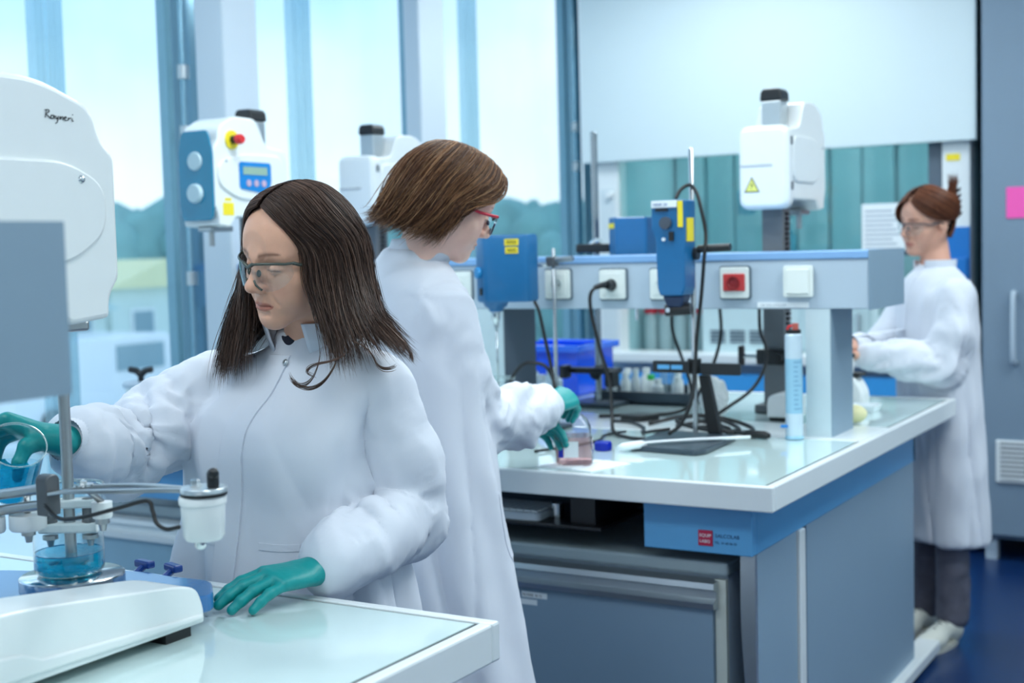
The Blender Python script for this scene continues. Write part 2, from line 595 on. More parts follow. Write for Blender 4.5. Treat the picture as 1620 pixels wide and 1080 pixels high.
B().box(-3.2, -1.3, HY - 0.03, HY + 0.14, 0.85, 0.905).build('sill', WHITE, hd, bevel=0.01)
B().box(-3.2, -1.3, HY + 0.1, 7.1, 0.80, 0.86).build('work_surface', GREYL, hd)
b = B()
b.box(-3.2, -2.26, HY, 7.1, 0.08, 0.80)
b.build('base_cabinet', mat('hood_blue', (60, 156, 226), 0.4), hd, bevel=0.004)
B().box(-2.25, -1.3, HY, 7.1, 0.08, 0.80).build('base_cabinet', mat('hood_blue', (60, 156, 226), 0.4), hd, bevel=0.004)
for x in (-2.9, -2.5, -2.0, -1.6):
    B().cyl((x, HY - 0.035, 0.5), (x, HY - 0.035, 0.66), 0.008, n=10).build('handle', ALU, hd)
# fittings on the posts and behind the sash
B().lathe([(0, 0), (0.05, 0), (0.052, 0.03), (0.03, 0.05), (0, 0.05)], (-2.35, 6.92, 1.85), 20, (0, -1, 0)).build('gas_outlet', WHITE, hd, smooth=True, flat_angle=40)
for x, z in ((-3.12, 1.90), (-3.10, 1.72)):
    B().cyl((x, HY, z), (x, HY - 0.03, z), 0.018, n=14).build('tap', CREAM, hd, smooth=True, flat_angle=40)
B().box(-1.405, -1.345, HY - 0.004, HY, 1.80, 1.83).build('sticker', YEL, hd)
for i, (x, z) in enumerate(((-2.55, 1.60), (-2.35, 1.62), (-2.33, 1.36))):
    o = thing('wash_bottle', ('squat blue bottle hanging behind the hood sash', 'tall teal bottle hanging behind the hood sash, upper one', 'tall teal bottle behind the hood sash, lower one')[i], 'bottle', (x, 6.8, z))
    B().lathe([(0, 0), (0.045, 0), (0.05, 0.02), (0.05, 0.12), (0.02, 0.16), (0.018, 0.19), (0, 0.19)], (x, 6.8, z), 18).build('bottle_body', mat('teal_bottle', (64, 150, 172), 0.3), o, smooth=True, flat_angle=40)
    B().cyl((x, 6.8, z + 0.185), (x, 6.8, z + 0.215), 0.02, n=14).build('cap', WHITE, o)
    B().tube([(x, 6.8, z + 0.2), (x, 6.9, z + 0.24), (x, 7.0, z + 0.24)], 0.006, 8).build('hook', STEEL, o)
# blue holder and notice on the right post
t = thing('notice_holder', 'blue wall holder fixed to the right post of the fume hood', 'holder', (-1.36, 6.29, 1.3))
B().box(-1.42, -1.30, HY - 0.012, HY, 1.26, 1.50).build('back_plate', mat('holder_blue', (16, 112, 190), 0.4), t, bevel=0.004)
B().box(-1.41, -1.31, HY - 0.03, HY - 0.012, 1.27, 1.36).build('pocket', mat('holder_blue', (16, 112, 190), 0.4), t, bevel=0.004)
t = thing('notice_sheet', 'printed white notice sheet taped on the glass of the hood', 'notice', (-1.73, HY, 1.5))
B().box(-1.80, -1.60, HY + 0.022, HY + 0.027, 1.38, 1.62).build('sheet', PAPER, t)
lb = B()
for k in range(9):
    lb.box(-1.785, -1.615 - 0.02 * (k % 3), HY + 0.0212, HY + 0.0219, 1.405 + k * 0.022, 1.412 + k * 0.022)
lb.build('printed_lines', mat('grey_print', (150, 165, 180), 0.7), t)
# glass jars with red lids and a ventilated box inside the hood
for k in range(4):
    x = -3.0 + k * 0.085
    o = thing('storage_jar', ('glass jar with red lid in the fume hood, first from the left post', 'glass jar with red lid in the fume hood, second from the left post', 'glass jar with red lid in the fume hood, third from the left post', 'glass jar with red lid in the fume hood, next to the white oven')[k], 'jar', (x, 6.55, 0.86), 'red-lidded jars in the hood')
    B().lathe([(0, 0.004), (0.036, 0), (0.04, 0.02), (0.04, 0.20), (0.032, 0.225), (0.032, 0.235), (0.0, 0.235)], (x, 6.55, 0.86), 20).build('jar_body', mat('cloudy_jar', (150, 176, 180), 0.15, var=0.1), o, smooth=True, flat_angle=40)
    B().cyl((x, 6.55, 1.09), (x, 6.55, 1.135), 0.038, n=20).build('lid', mat('red_lid', (178, 36, 52), 0.4), o, bevel=0.004)
o = thing('drying_oven', 'white ventilated drying oven standing in the fume hood', 'oven', (-2.05, 6.6, 0.86))
B().box(-2.66, -1.75, 6.42, 6.95, 0.87, 1.20).build('housing', mat('oven_white', (196, 218, 222), 0.4), o, bevel=0.012)
for j in range(4):
    lb = B()
    for k in range(4):
        lb.box(-2.61 + j * 0.105, -2.53 + j * 0.105, 6.412, 6.421, 0.95 + k * 0.018, 0.958 + k * 0.018)
    lb.build('vent_slots', DKGREY, o)
B().box(-2.14, -1.79, 6.405, 6.421, 0.92, 1.16).build('door_panel', mat('oven_door', (184, 208, 214), 0.35), o, bevel=0.006)
B().cyl((-1.84, 6.39, 0.98), (-1.84, 6.39, 1.10), 0.008, n=10).build('handle', ALU, o)

# ---------------------------------------------------------------- tall cabinet at the right
cb = thing('tall_cabinet', 'tall blue grey storage cabinet with long handle and vent grille', 'cabinet', (-0.5, 6.2, 0))
CABM = mat('cabinet_grey', (120, 141, 160), 0.5, var=0.03, scale=4)
B().box(-1.235, 0.5, 6.22, 6.9, 0.10, 2.95).build('body', CABM, cb, bevel=0.004)
B().box(-1.225, -0.37, 6.195, 6.222, 0.12, 2.93).build('door', CABM, cb, bevel=0.004)
B().box(-0.36, 0.49, 6.195, 6.222, 0.12, 2.93).build('door', CABM, cb, bevel=0.004)
hb = B()
hb.tube(spline([(-1.09, 6.195, 0.90), (-1.09, 6.15, 0.92), (-1.09, 6.15, 1.18), (-1.09, 6.195, 1.20)], 6), 0.012, 10)
hb.build('handle', GREYL, cb, smooth=True)
gr = B().box(-1.17, -0.90, 6.183, 6.196, 0.36, 0.55).build('grille_frame', WHITE, cb, bevel=0.004)
for k in range(8):
    B().box(-1.15, -0.92, 6.176, 6.186, 0.377 + k * 0.0205, 0.388 + k * 0.0205).build('slat', WHITE, gr)
B().box(-1.15, -0.92, 6.1815, 6.1828, 0.375, 0.54).build('grille_shadow', DKGREY, gr)
b = B()
for x in (-1.20, 0.45):
    b2 = B().box(x - 0.025, x + 0.025, 6.24, 6.30, 0.0, 0.10).build('leg', GREYL, cb)
tag(B().box(-1.125, -0.95, 6.190, 6.1945, 1.53, 1.665).build('sticky_note', mat('pink_paper', (246, 92, 178), 0.7, var=0.02), base=(-1.03, 6.19, 1.6)), 'bright pink sticky note on the grey cabinet door', 'sticky note')
# ---------------------------------------------------------------- the two laboratory benches (peninsulas from the window wall)
XE = -1.022          # free end of both benches
def bench(name, y0, y1, s0, s1, label, panel=True):
    t = thing(name, label, 'lab bench', (-2.2, (y0 + y1) / 2, 0))
    b = B()
    xl = -3.46
    w_ = 0.022
    # white rim frame, glass tops inset, white middle strip
    b.box(xl, XE, y0, y0 + w_, 0.842, 0.9015)
    b.box(xl, XE, y1 - w_, y1, 0.842, 0.9015)
    b.box(XE - w_, XE, y0 + w_, y1 - w_, 0.842, 0.9015)
    b.build('rim', WHITE, t, bevel=0.004, fix=False)
    B().box(xl, XE - w_, y0 + w_, y1 - w_, 0.845, 0.885).build('core', GREYL, t)
    B().box(xl, XE - w_, s0, s1, 0.885, 0.902).build('middle_strip', WHITE, t, bevel=0.002)
    sb = B()
    sb.box(xl, XE - w_, y0 + w_, y0 + w_ + 0.006, 0.885, 0.8985)
    sb.box(xl, XE - w_, y1 - w_ - 0.006, y1 - w_, 0.885, 0.8985)
    sb.box(XE - w_ - 0.006, XE - w_, y0 + w_ + 0.006, y1 - w_ - 0.006, 0.885, 0.8985)
    sb.build('rim_seal', BLACKP, t)
    B().box(xl, XE - w_ - 0.006, y0 + w_ + 0.006, s0 - 0.002, 0.885, 0.900).build('glass_top', TOPGLASS, t)
    B().box(xl, XE - w_ - 0.006, s1 + 0.002, y1 - w_ - 0.006, 0.885, 0.900).build('glass_top', TOPGLASS, t)
    return t


tb = bench('lab_bench', 2.865, 4.715, 3.63, 3.92, 'far lab bench with glass top, blue fascia and power shelf')
FG = mat('bench_end_grey', (132, 156, 176), 0.45, var=0.03, scale=5)
XP = -1.10
B().box(XP - 0.03, XP, 2.97, 3.255, 0.06, 0.72).build('end_panel', FG, tb)
B().box(XP - 0.03, XP, 3.335, 4.44, 0.06, 0.72).build('end_panel', FG, tb)
B().box(XP - 0.02, XP + 0.008, 3.262, 3.305, 0.06, 0.72).build('panel_profile', WHITE, tb, bevel=0.004)
B().box(XP - 0.035, XP - 0.012, 3.305, 3.335, 0.06, 0.72).build('panel_gap', DKGREY, tb)
B().box(XP - 0.04, XP + 0.002, 2.9655, 4.455, 0.72, 0.842).build('fascia_end', BLUE, tb, bevel=0.003)
for x0, x1 in ((-1.375, XP + 0.002), (-3.4, -2.45)):
    B().box(x0, x1, 2.935, 2.965, 0.72, 0.842).build('fascia', BLUE, tb, bevel=0.003)
    B().box(x0, x1, 4.43, 4.46, 0.72, 0.842).build('fascia', BLUE, tb, bevel=0.003)
# curved alu leg post at the corner
cv = spline([(0, 0.72), (0.0, 0.55), (-0.012, 0.35), (-0.03, 0.15), (-0.035, 0.06)], 6)
b = B()
pl = [(p[0], p[1]) for p in cv]
for (p, q) in zip(pl[:-1], pl[1:]):
    b.add([(XP - 0.035 - p[0], 2.952, p[1]), (XP + 0.001, 2.952, p[1]), (XP + 0.001, 2.952, q[1]), (XP - 0.035 - q[0], 2.952, q[1]),
           (XP - 0.035 - p[0], 2.968, p[1]), (XP + 0.001, 2.968, p[1]), (XP + 0.001, 2.968, q[1]), (XP - 0.035 - q[0], 2.968, q[1])],
          [(0, 3, 2, 1), (4, 5, 6, 7), (0, 4, 7, 3), (1, 2, 6, 5)])
b.build('corner_profile', ALU, tb)
B().box(XP - 0.05, XP + 0.03, 2.75, 4.68, 0.02, 0.06).build('foot_rail', WHITE, tb, bevel=0.006)
for y in (2.85, 4.6):
    B().cyl((XP - 0.01, y, 0), (XP - 0.01, y, 0.02), 0.016, n=12).build('foot_screw', STEEL, tb)
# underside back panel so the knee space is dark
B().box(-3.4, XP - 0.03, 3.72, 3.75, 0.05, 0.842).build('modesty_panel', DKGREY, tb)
# maker's plate on the fascia
lg = B().box(-1.232, -1.196, 2.932, 2.9352, 0.738, 0.775).build('maker_plate', mat('crimson_print', (176, 30, 70), 0.5), tb)
text('plate_lettering', 'EQUIP', (-1.2285, 2.9317, 0.7595), 0.0105, (1, 0, 0), (0, 0, 1), PAPER, tb)
text('plate_lettering', 'LABO', (-1.2285, 2.9317, 0.7455), 0.0105, (1, 0, 0), (0, 0, 1), PAPER, tb)
text('maker_lettering', 'SALCOLAB', (-1.190, 2.9345, 0.7595), 0.0125, (1, 0, 0), (0, 0, 1), mat('navy_print', (16, 44, 96), 0.5), tb)
text('maker_lettering', 'TEL  01 60 06 23', (-1.192, 2.9345, 0.7445), 0.008, (1, 0, 0), (0, 0, 1), mat('navy_print', (16, 44, 96), 0.5), tb)

tf = bench('lab_bench', -0.17, 1.674, 0.60, 0.89, 'near lab bench with pale green glass top and white rim')
B().box(XP - 0.03, XP, 0.1, 1.40, 0.06, 0.735).build('end_panel', FG, tf)
B().box(XP - 0.04, XP + 0.002, 0.0, 1.42, 0.735, 0.842).build('fascia_end', BLUE, tf, bevel=0.003)
B().box(-3.4, XP - 0.03, 1.39, 1.42, 0.05, 0.842).build('modesty_panel', GREY, tf)


def power_shelf(name, y0, y1, z0, z1, posts, label):
    t = thing(name, label, 'shelf', (-2.2, (y0 + y1) / 2, 0.902))
    B().box(-3.45, XE - 0.003, y0, y1, z0, z1 - 0.022).build('channel', GREYL, t, bevel=0.003)
    B().box(-3.45, XE - 0.003, y0 - 0.004, y1 + 0.004, z1 - 0.022, z1).build('shelf_board', BLUEL, t, bevel=0.003)
    B().box(XE - 0.003, XE, y0 - 0.003, y1 + 0.003, z0 - 0.003, z1 + 0.001).build('end_cap', GREY, t)
    for x0, x1 in posts:
        B().box(x0 + 0.003, x1 - 0.028, y0 + 0.002, y0 + 0.205, 0.902, z0).build('post', GREYL, t)
        B().box(x0, x1 - 0.003, y0, y0 + 0.006, 0.902, z0).build('post_front', mat('post_white', (196, 212, 218), 0.4), t)
        B().box(x1 - 0.028, x1, y0 + 0.006, y0 + 0.205, 0.902, z0).build('post_side', GREY if x1 > -1.5 else DKGREY, t)
    return t


sh = power_shelf('power_shelf', 3.665, 4.027, 1.262, 1.423, [(-1.205, -1.132), (-2.306, -2.194), (-3.4, -3.29)], 'long grey shelf with blue board and sockets along the far bench')
power_shelf('power_shelf', 0.53, 0.891, 1.325, 1.487, [(-1.205, -1.132), (-2.306, -2.194)], 'grey end of the raised shelf on the near bench')
# sockets
SOCK = mat('socket_white', (226, 232, 228), 0.3, var=0.01)
SHAD = mat('socket_frame', (96, 112, 124), 0.4)


def socket(x, z, face, label, red=False, blank=False, grp='wall sockets along the far shelf'):
    t = thing('power_socket', label, 'socket', (x, 3.664, z), grp)
    y = 3.665
    if not blank:
        B().prism(rounded([(x - 0.0475, z - 0.049), (x + 0.0475, z - 0.049), (x + 0.0475, z + 0.049), (x - 0.0475, z + 0.049)], 0.01), y - 0.006, y, 'y').build('back_box', SHAD, t)
    B().prism(rounded([(x - 0.043, z - 0.0445), (x + 0.043, z - 0.0445), (x + 0.043, z + 0.0445), (x - 0.043, z + 0.0445)], 0.008), y - 0.016, y - 0.005, 'y').build('plate', SOCK, t, bevel=0.002)
    if red:
        B().box(x - 0.032, x + 0.034, y - 0.022, y - 0.0155, z - 0.024, z + 0.026).build('insert', mat('red_insert', (186, 56, 56), 0.4), t, bevel=0.003)
        B().lathe([(0.019, 0.0), (0.019, 0.004), (0.015, 0.004), (0.013, 0.001), (0, 0.001)], (x, y - 0.0215, z), 20, (0, -1, 0)).build('socket_ring', mat('dark_red', (130, 30, 34), 0.4), t, smooth=True, flat_angle=40)
    elif blank:
        B().box(x - 0.033, x + 0.033, y - 0.020, y - 0.0155, z - 0.035, z + 0.035).build('blank_cover', SOCK, t, bevel=0.003)
    else:
        B().box(x - 0.032, x + 0.032, y - 0.0185, y - 0.0155, z - 0.032, z + 0.034).build('insert', SOCK, t, bevel=0.002)
        B().lathe([(0.021, 0.0), (0.021, 0.004), (0.019, 0.004), (0.017, 0.0005), (0, 0.0005)], (x, y - 0.0182, z - 0.002), 22, (0, -1, 0)).build('socket_ring', mat('socket_grey', (205, 213, 210), 0.4), t, smooth=True, flat_angle=40)
        for dx in (-0.008, 0.008):
            B().cyl((x + dx, y - 0.0195, z - 0.002), (x + dx, y - 0.018, z - 0.002), 0.0028, n=10).build('pin_hole', BLACKP, t)
    return t


socket(-2.349, 1.339, 0, 'white socket on the far shelf, hidden partly by the blue stirrer')
socket(-1.989, 1.339, 0, 'white socket on the far shelf, right of the hanging blue stirrer')
socket(-1.800, 1.337, 0, 'white socket on the far shelf with a black plug in it')
socket(-1.632, 1.336, 0, 'white socket on the far shelf, behind the blue handheld motor')
socket(-1.410, 1.338, 0, 'white socket plate with a red insert on the far shelf', red=True)
socket(-1.221, 1.340, 0, 'plain blank white cover plate near the shelf end', blank=True)
socket(-3.19, 1.34, 0, 'white socket at the window end of the far shelf', grp='wall sockets along the far shelf')
t = thing('shelf_label', 'thin white printed label strip low on the far shelf', 'label', (-1.268, 3.664, 1.272))
B().box(-1.345, -1.195, 3.662, 3.6648, 1.266, 1.281).build('label_strip', PAPER, t)
text('label_print', 'NE PAS UTILISER', (-1.335, 3.6618, 1.2695), 0.0105, (1, 0, 0), (0, 0, 1), mat('grey_print', (150, 165, 180), 0.7), t)

# ---------------------------------------------------------------- under the far bench
uc = thing('base_cabinet', 'grey rolling cabinet with aluminium pull under the far bench', 'cabinet', (-1.6, 3.3, 0))
B().box(-1.99, -1.176, 2.975, 3.55, 0.655, 0.69).build('cabinet_top', mat('cabinet_top_grey', (150, 166, 172), 0.4), uc, bevel=0.008)
B().box(-1.98, -1.185, 3.0, 3.54, 0.06, 0.655).build('body', GREYL, uc, bevel=0.003)
d = B().box(-1.975, -1.215, 2.972, 2.998, 0.07, 0.575).build('door', FG, uc)
b = B()
b.prism([(2.975, 0.575), (2.955, 0.578), (2.952, 0.592), (2.972, 0.600), (2.972, 0.618), (2.955, 0.626), (2.958, 0.64), (2.998, 0.645), (2.998, 0.575)], -1.975, -1.205, 'x')
b.build('pull_profile', ALU, uc)
B().box(-1.213, -1.185, 2.985, 3.0, 0.06, 0.645).build('edge_strip', mat('edge_cream', (208, 214, 206), 0.4), uc)
B().box(-1.745, -1.67, 2.9705, 2.9722, 0.548, 0.563).build('label_strip', PAPER, d)
text('label_print', 'FILTRES  N 12', (-1.742, 2.9703, 0.5515), 0.0095, (1, 0, 0), (0, 0, 1), INK, d)
B().box(-1.76, -1.70, 2.9705, 2.9722, 0.529, 0.543).build('label_strip', PAPER, d)
for x in (-1.9, -1.28):
    for y in (3.06, 3.45):
        B().cyl((x - 0.012, y, 0.03), (x + 0.012, y, 0.03), 0.03, n=14).build('caster', BLACK, uc)
uc2 = thing('base_cabinet', 'grey cabinet under the far bench behind the pouring woman', 'cabinet', (-2.9, 3.3, 0))
B().box(-3.4, -2.35, 2.975, 3.55, 0.655, 0.69).build('cabinet_top', mat('cabinet_top_grey', (150, 166, 172), 0.4), uc2, bevel=0.008)
B().box(-3.39, -2.36, 3.0, 3.54, 0.06, 0.655).build('body', GREYL, uc2)
B().box(-3.385, -2.365, 2.972, 2.998, 0.07, 0.575).build('door', mat('teal_grey_door', (140, 176, 196), 0.45), uc2)
B().prism([(2.975, 0.575), (2.955, 0.578), (2.952, 0.592), (2.972, 0.600), (2.972, 0.618), (2.955, 0.626), (2.958, 0.64), (2.998, 0.645), (2.998, 0.575)], -3.385, -2.365, 'x').build('pull_profile', WHITE, uc2)
# keyboard on a pull-out tray
kt = thing('keyboard_tray', 'black pull-out tray hanging under the far bench', 'tray', (-1.75, 3.0, 0.79))
B().box(-2.15, -1.50, 2.95, 3.22, 0.742, 0.752).build('tray_board', BLACKP, kt, bevel=0.003)
B().box(-1.60, -1.53, 2.98, 3.25, 0.752, 0.842).build('slide_bracket', BLACKP, kt)
B().cyl((-1.66, 3.02, 0.752), (-1.66, 3.02, 0.792), 0.016, n=16).build('stop_knob', STEEL, kt)
kb = thing('keyboard', 'white computer keyboard lying on the tray under the bench', 'keyboard', (-1.84, 3.03, 0.752))
B().prism(rounded([(-2.08, 2.955), (-1.68, 2.955), (-1.68, 3.10), (-2.08, 3.10)], 0.02), 0.752, 0.774, 'z').build('case', mat('keyboard_white', (200, 208, 214), 0.4), kb, bevel=0.004)
ky = B()
for r in range(5):
    for c in range(18):
        x, y = -2.068 + c * 0.0212, 2.966 + r * 0.025
        ky.box(x, x + 0.018, y, y + 0.021, 0.774, 0.779)
tag(ky.build('keys', CREAM, kb), None, None, kind='stuff')
# ---------------------------------------------------------------- planetary mixers (authored facing +Y, column at the origin, z = 0 on the bench)
def mixer(lift, label, legs=True, detail=True, front_w=0.15, group='bench mixers with white heads', ys=1.0, face=True, foot=True, sides=(-1, 1)):
    t = thing('bench_mixer', label, 'mixer', (0, 0, 0), group)
    L = lift
    hw = front_w / 2
    prof = rounded([(-0.09, L + 0.045), (-0.09, L + 0.250), (0.03, L + 0.262), (0.085, L + 0.345), (0.255, L + 0.348), (0.355, L + 0.312), (0.37, L + 0.266), (0.396, L + 0.242),
                    (0.396, L + 0.064), (0.376, L + 0.036), (0.374, L + 0.005), (0.30, L - 0.002), (0.26, L + 0.03), (-0.05, L + 0.03)],
                   [0.03, 0.04, 0.03, 0.05, 0.04, 0.03, 0.012, 0.012, 0.008, 0.012, 0.008, 0.01, 0.02, 0.02], 4)
    df = 0.396 * (ys - 1)
    sy = lambda y: y * ys if y > 0 else y
    prof = [(sy(q[0]), q[1]) for q in prof]
    B().prism(prof, -hw, hw, 'x').build('head', CREAM, t, bevel=0.014, seg=3, smooth=True, flat_angle=35)
    # raised round boss and lower recess on both flanks
    for s in (-1, 1):
        d = B()
        d.prism(rounded([(-0.06, L + 0.085), (-0.06, L + 0.232), (0.30, L + 0.232), (0.37, L + 0.20), (0.37, L + 0.13), (0.30, L + 0.085)], 0.05, 6) if ys == 1 else rounded([(-0.06, L + 0.085), (-0.06, L + 0.232), (0.14, L + 0.232), (0.25, L + 0.20), (0.25, L + 0.13), (0.16, L + 0.085)], 0.05, 6), s * hw - 0.001 * s, s * (hw + 0.007), 'x')
        d.build('side_cover', CREAM, t, bevel=0.004, smooth=True, flat_angle=35)
        B().lathe([(0, 0.003), (0.003, 0.0035), (0.005, 0.0015), (0.006, 0)], (s * (hw + 0.007), sy(0.325), L + 0.206), 14, (s, 0, 0)).build('screw', STEEL, t, smooth=True)
    # teal face with knob and oval badge
    if face:
        fc = [(-hw + 0.012, L + 0.02), (hw - 0.012, L + 0.02), (hw - 0.004, L + 0.07), (hw - 0.004, L + 0.235), (hw - 0.02, L + 0.30), (-hw + 0.02, L + 0.30), (-hw + 0.004, L + 0.235), (-hw + 0.004, L + 0.07)]
        f = B().prism(rounded(fc, 0.016), 0.394 + df, 0.402 + df, 'y').build('face_plate', TEAL, t, bevel=0.003)
        B().lathe([(0, 0.014), (0.026, 0.014), (0.03, 0.010), (0.031, 0)], (0, 0.402 + df, L + 0.105), 24, (0, 1, 0)).build('dial', mat('dial_pale', (190, 214, 222), 0.3), f, smooth=True, flat_angle=40)
        bd = B().lathe([(0, 0.006), (0.026, 0.006), (0.029, 0.003), (0.03, 0)], (0, 0.402 + df, L + 0.205), 24, (0, 1, 0)).build('badge', mat('dial_pale', (190, 214, 222), 0.3), f, smooth=True, flat_angle=40)
    # control panel, emergency stop and stickers on the flank at +x
    xs = -hw - 0.0075
    dp = 0.5 * df - 0.055 if ys < 1 else 0
    p = B().prism(rounded([(0.13 + dp, L + 0.205), (0.28 + dp, L + 0.205), (0.28 + dp, L + 0.12), (0.15 + dp, L + 0.105), (0.13 + dp, L + 0.14)], 0.012), xs - 0.003, xs + 0.001, 'x').build('control_panel', mat('panel_blue', (20, 128, 200), 0.35), t)
    B().box(xs - 0.0045, xs - 0.003, 0.15 + dp, 0.265 + dp, L + 0.165, L + 0.19).build('display', mat('lcd_green', (150, 178, 160), 0.2), p)
    kb_ = B()
    for k in range(3):
        kb_.cyl((xs - 0.005, 0.168 + dp + k * 0.036, L + 0.138), (xs - 0.003, 0.168 + dp + k * 0.036, L + 0.138), 0.011, n=12)
    kb_.build('buttons', mat('button_pale', (200, 170, 190), 0.4), p)
    e_ = B().lathe([(0, 0.006), (0.03, 0.006), (0.03, 0)], (-hw, 0.315 + df, L + 0.272), 20, (-1, 0, 0)).build('stop_plate', YEL, t, smooth=True, flat_angle=40)
    B().lathe([(0, 0.02), (0.013, 0.02), (0.013, 0)], (-hw - 0.006, 0.315 + df, L + 0.272), 16, (-1, 0, 0)).build('stop_neck', BLACK, e_, smooth=True, flat_angle=40)
    B().lathe([(0, 0.022), (0.012, 0.022), (0.016, 0.016), (0.016, 0)], (-hw - 0.026, 0.315 + df, L + 0.272), 16, (-1, 0, 0)).build('stop_button', RED, e_, smooth=True, flat_angle=40)
    s1 = B()
    s1.box(-hw - 0.001, -hw + 0.001, 0.315 + df, 0.365 + df, L + 0.035, L + 0.075)
    s1.build('sticker', YEL, t)
    B().box(-hw - 0.001, -hw + 0.001, 0.325 + df, 0.355 + df, L + 0.08, L + 0.09).build('sticker', YEL, t)
    # underside collar and spindle socket
    B().box(-0.03, 0.03, 0.27 + df, 0.37 + df, L - 0.014, L + 0.002).build('collar', BRUSH, t, bevel=0.004)
    B().cyl((0, 0.34 + df, L - 0.06), (0, 0.34 + df, L - 0.012), 0.009, n=14).build('chuck', BRUSH, t, smooth=True, flat_angle=40)
    # column with black cap
    c = B()
    c.box(-0.032, 0.032, -0.035, 0.035, L + 0.24, L + 0.345)
    c.build('column_top', ALU, t, bevel=0.004)
    B().prism([(-0.037, L + 0.345), (0.037, L + 0.345), (0.034, L + 0.372), (0.026, L + 0.384), (-0.026, L + 0.384), (-0.034, L + 0.372)], -0.04, 0.04, 'y').build('column_cap', BLACKP, t, bevel=0.006)
    B().box(-0.035, 0.035, -0.037, 0.037, 0.03, L + 0.05).build('column', mat('column_grey', (112, 116, 120), 0.4, metal=0.4), t, bevel=0.004)
    rk = B()
    n = int((L - 0.06) / 0.016)
    for k in range(n):
        z = 0.06 + k * 0.016
        rk.add([(0.0355, -0.012, z), (0.0355, 0.012, z), (0.0355, 0.012, z + 0.011), (0.0355, -0.012, z + 0.011), (0.044, -0.012, z + 0.003), (0.044, 0.012, z + 0.003), (0.044, 0.012, z + 0.008), (0.044, -0.012, z + 0.008)],
               [(0, 3, 2, 1), (4, 5, 6, 7), (0, 1, 5, 4), (1, 2, 6, 5), (2, 3, 7, 6), (3, 0, 4, 7)])
    tag(rk.build('rack_teeth', BLACKP, t), None, None, kind='stuff')
    # foot block and legs with rubber feet
    if not foot:
        B().box(-0.06, 0.06, -0.06, 0.06, 0.002, 0.03).build('base_plate', IRON, t, bevel=0.004)
    else:
        B().prism(rounded([(-0.12, 0.012), (-0.12, 0.10), (0.10, 0.10), (0.12, 0.012)], 0.02), -0.10, 0.10, 'x').build('foot_block', CREAM, t, bevel=0.01, smooth=True, flat_angle=40)
    if legs:
        lp = rounded([(-0.10, 0.016), (-0.10, 0.122), (0.10, 0.112), (0.355, 0.081), (0.394, 0.070), (0.406, 0.038), (0.406, 0.016)], [0.02, 0.03, 0.03, 0.03, 0.025, 0.012, 0.004], 4)
        for s in sides:
            x0, x1 = (0.105, 0.20) if s > 0 else (-0.20, -0.105)
            lg_ = B().prism(lp, x0, x1, 'x').build('leg', CREAM, t, bevel=0.016, seg=3, smooth=True, flat_angle=38)
            xs_ = x1 if s > 0 else x0
            B().prism([(-0.09, 0.03), (-0.09, 0.075), (0.08, 0.058), (0.11, 0.044), (0.401, 0.030), (0.401, 0.022)], xs_ - 0.002 * s, xs_ + 0.005 * s, 'x').build('side_ridge', CREAM, lg_, bevel=0.003)
            for y in (-0.06, 0.335):
                B().box((x0 + x1) / 2 - 0.025, (x0 + x1) / 2 + 0.04, y, y + 0.05, 0.0, 0.016).build('rubber_foot', BLACK, lg_)
    return t


# near mixer on the near bench, faces the aisle (only its nose is in the frame)
mx = mixer(0.460, 'large white mixer head with signature lettering at the left edge', front_w=0.14, face=False, sides=(1,))
mx.location = (-1.585, 1.03, 0.9)
OFF_MX = mx
# handwritten style lettering on the head, drawn as pen strokes
STK = [[(0, .1), (.12, 1.0)], [(0, .95), (.25, 1.05), (.36, .85), (.1, .55), (.2, .4), (.45, .08)], [(.72, .5), (.52, .45), (.5, .12), (.68, .15), (.78, .5), (.8, .1)], [(.9, .48), (.98, .12), (1.12, .45)], [(1.12, .48), (1.02, -.2), (.85, -.38)],
       [(1.2, .1), (1.28, .48), (1.32, .15), (1.42, .45), (1.52, .42), (1.52, .1)], [(1.6, .28), (1.82, .38), (1.75, .52), (1.62, .35), (1.7, .1), (1.88, .15)], [(1.95, .1), (2.02, .46), (2.05, .3), (2.22, .48)], [(2.32, .44), (2.32, .1), (2.45, .16)], [(2.36, .68), (2.40, .70)]]
lt = B()
for q in STK:
    lt.tube(spline([(0.0712, 0.2705 + p[0] * 0.0205, 0.460 + 0.289 + p[1] * 0.0125 - p[0] * 0.0008) for p in q], 5) if len(q) > 2 else np.array([(0.0712, 0.2705 + p[0] * 0.0205, 0.460 + 0.289 + p[1] * 0.0125) for p in q]), 0.0006, 6)
lt.build('lettering', INK, mx)

# teal faced mixer on the far bench behind the dark-haired woman: faces -Y
m2 = mixer(0.645, 'white mixer with teal front, red emergency stop and small display', ys=0.66)
m2.location = (-2.99, 3.41, 0.9)
m2.rotation_euler = (0, 0, math.pi)
m3 = mixer(0.655, 'plain white mixer head seen from behind, above the women', ys=0.70, face=False)
m3.location = (-3.08, 4.20, 0.9)
m4 = mixer(0.655, 'white mixer with yellow warning triangle standing behind the far shelf', ys=0.72, face=False, legs=False, foot=False)
m4.location = (-1.465, 4.17, 0.9)
for m_ in (m3, m4):
    # back cover split with latches, seen from behind
    hw = 0.075
    B().prism(rounded([(-0.082, 0.655 + 0.0), (0.082, 0.655 + 0.0), (0.082, 0.655 + 0.262), (-0.082, 0.655 + 0.262)], 0.035, 5), -0.115, -0.055, 'y').build('back_cover', CREAM, m_, bevel=0.016, seg=3, smooth=True, flat_angle=38)
    B().box(-0.075, 0.03, -0.117, -0.114, 0.655 + 0.135, 0.655 + 0.142).build('back_groove', mat('groove_grey', (188, 194, 198), 0.5), m_)
    for z in (0.06, 0.20):
        B().box(0.082, 0.086, -0.09, -0.075, 0.655 + z, 0.655 + z + 0.025).build('latch', BRUSH, m_)
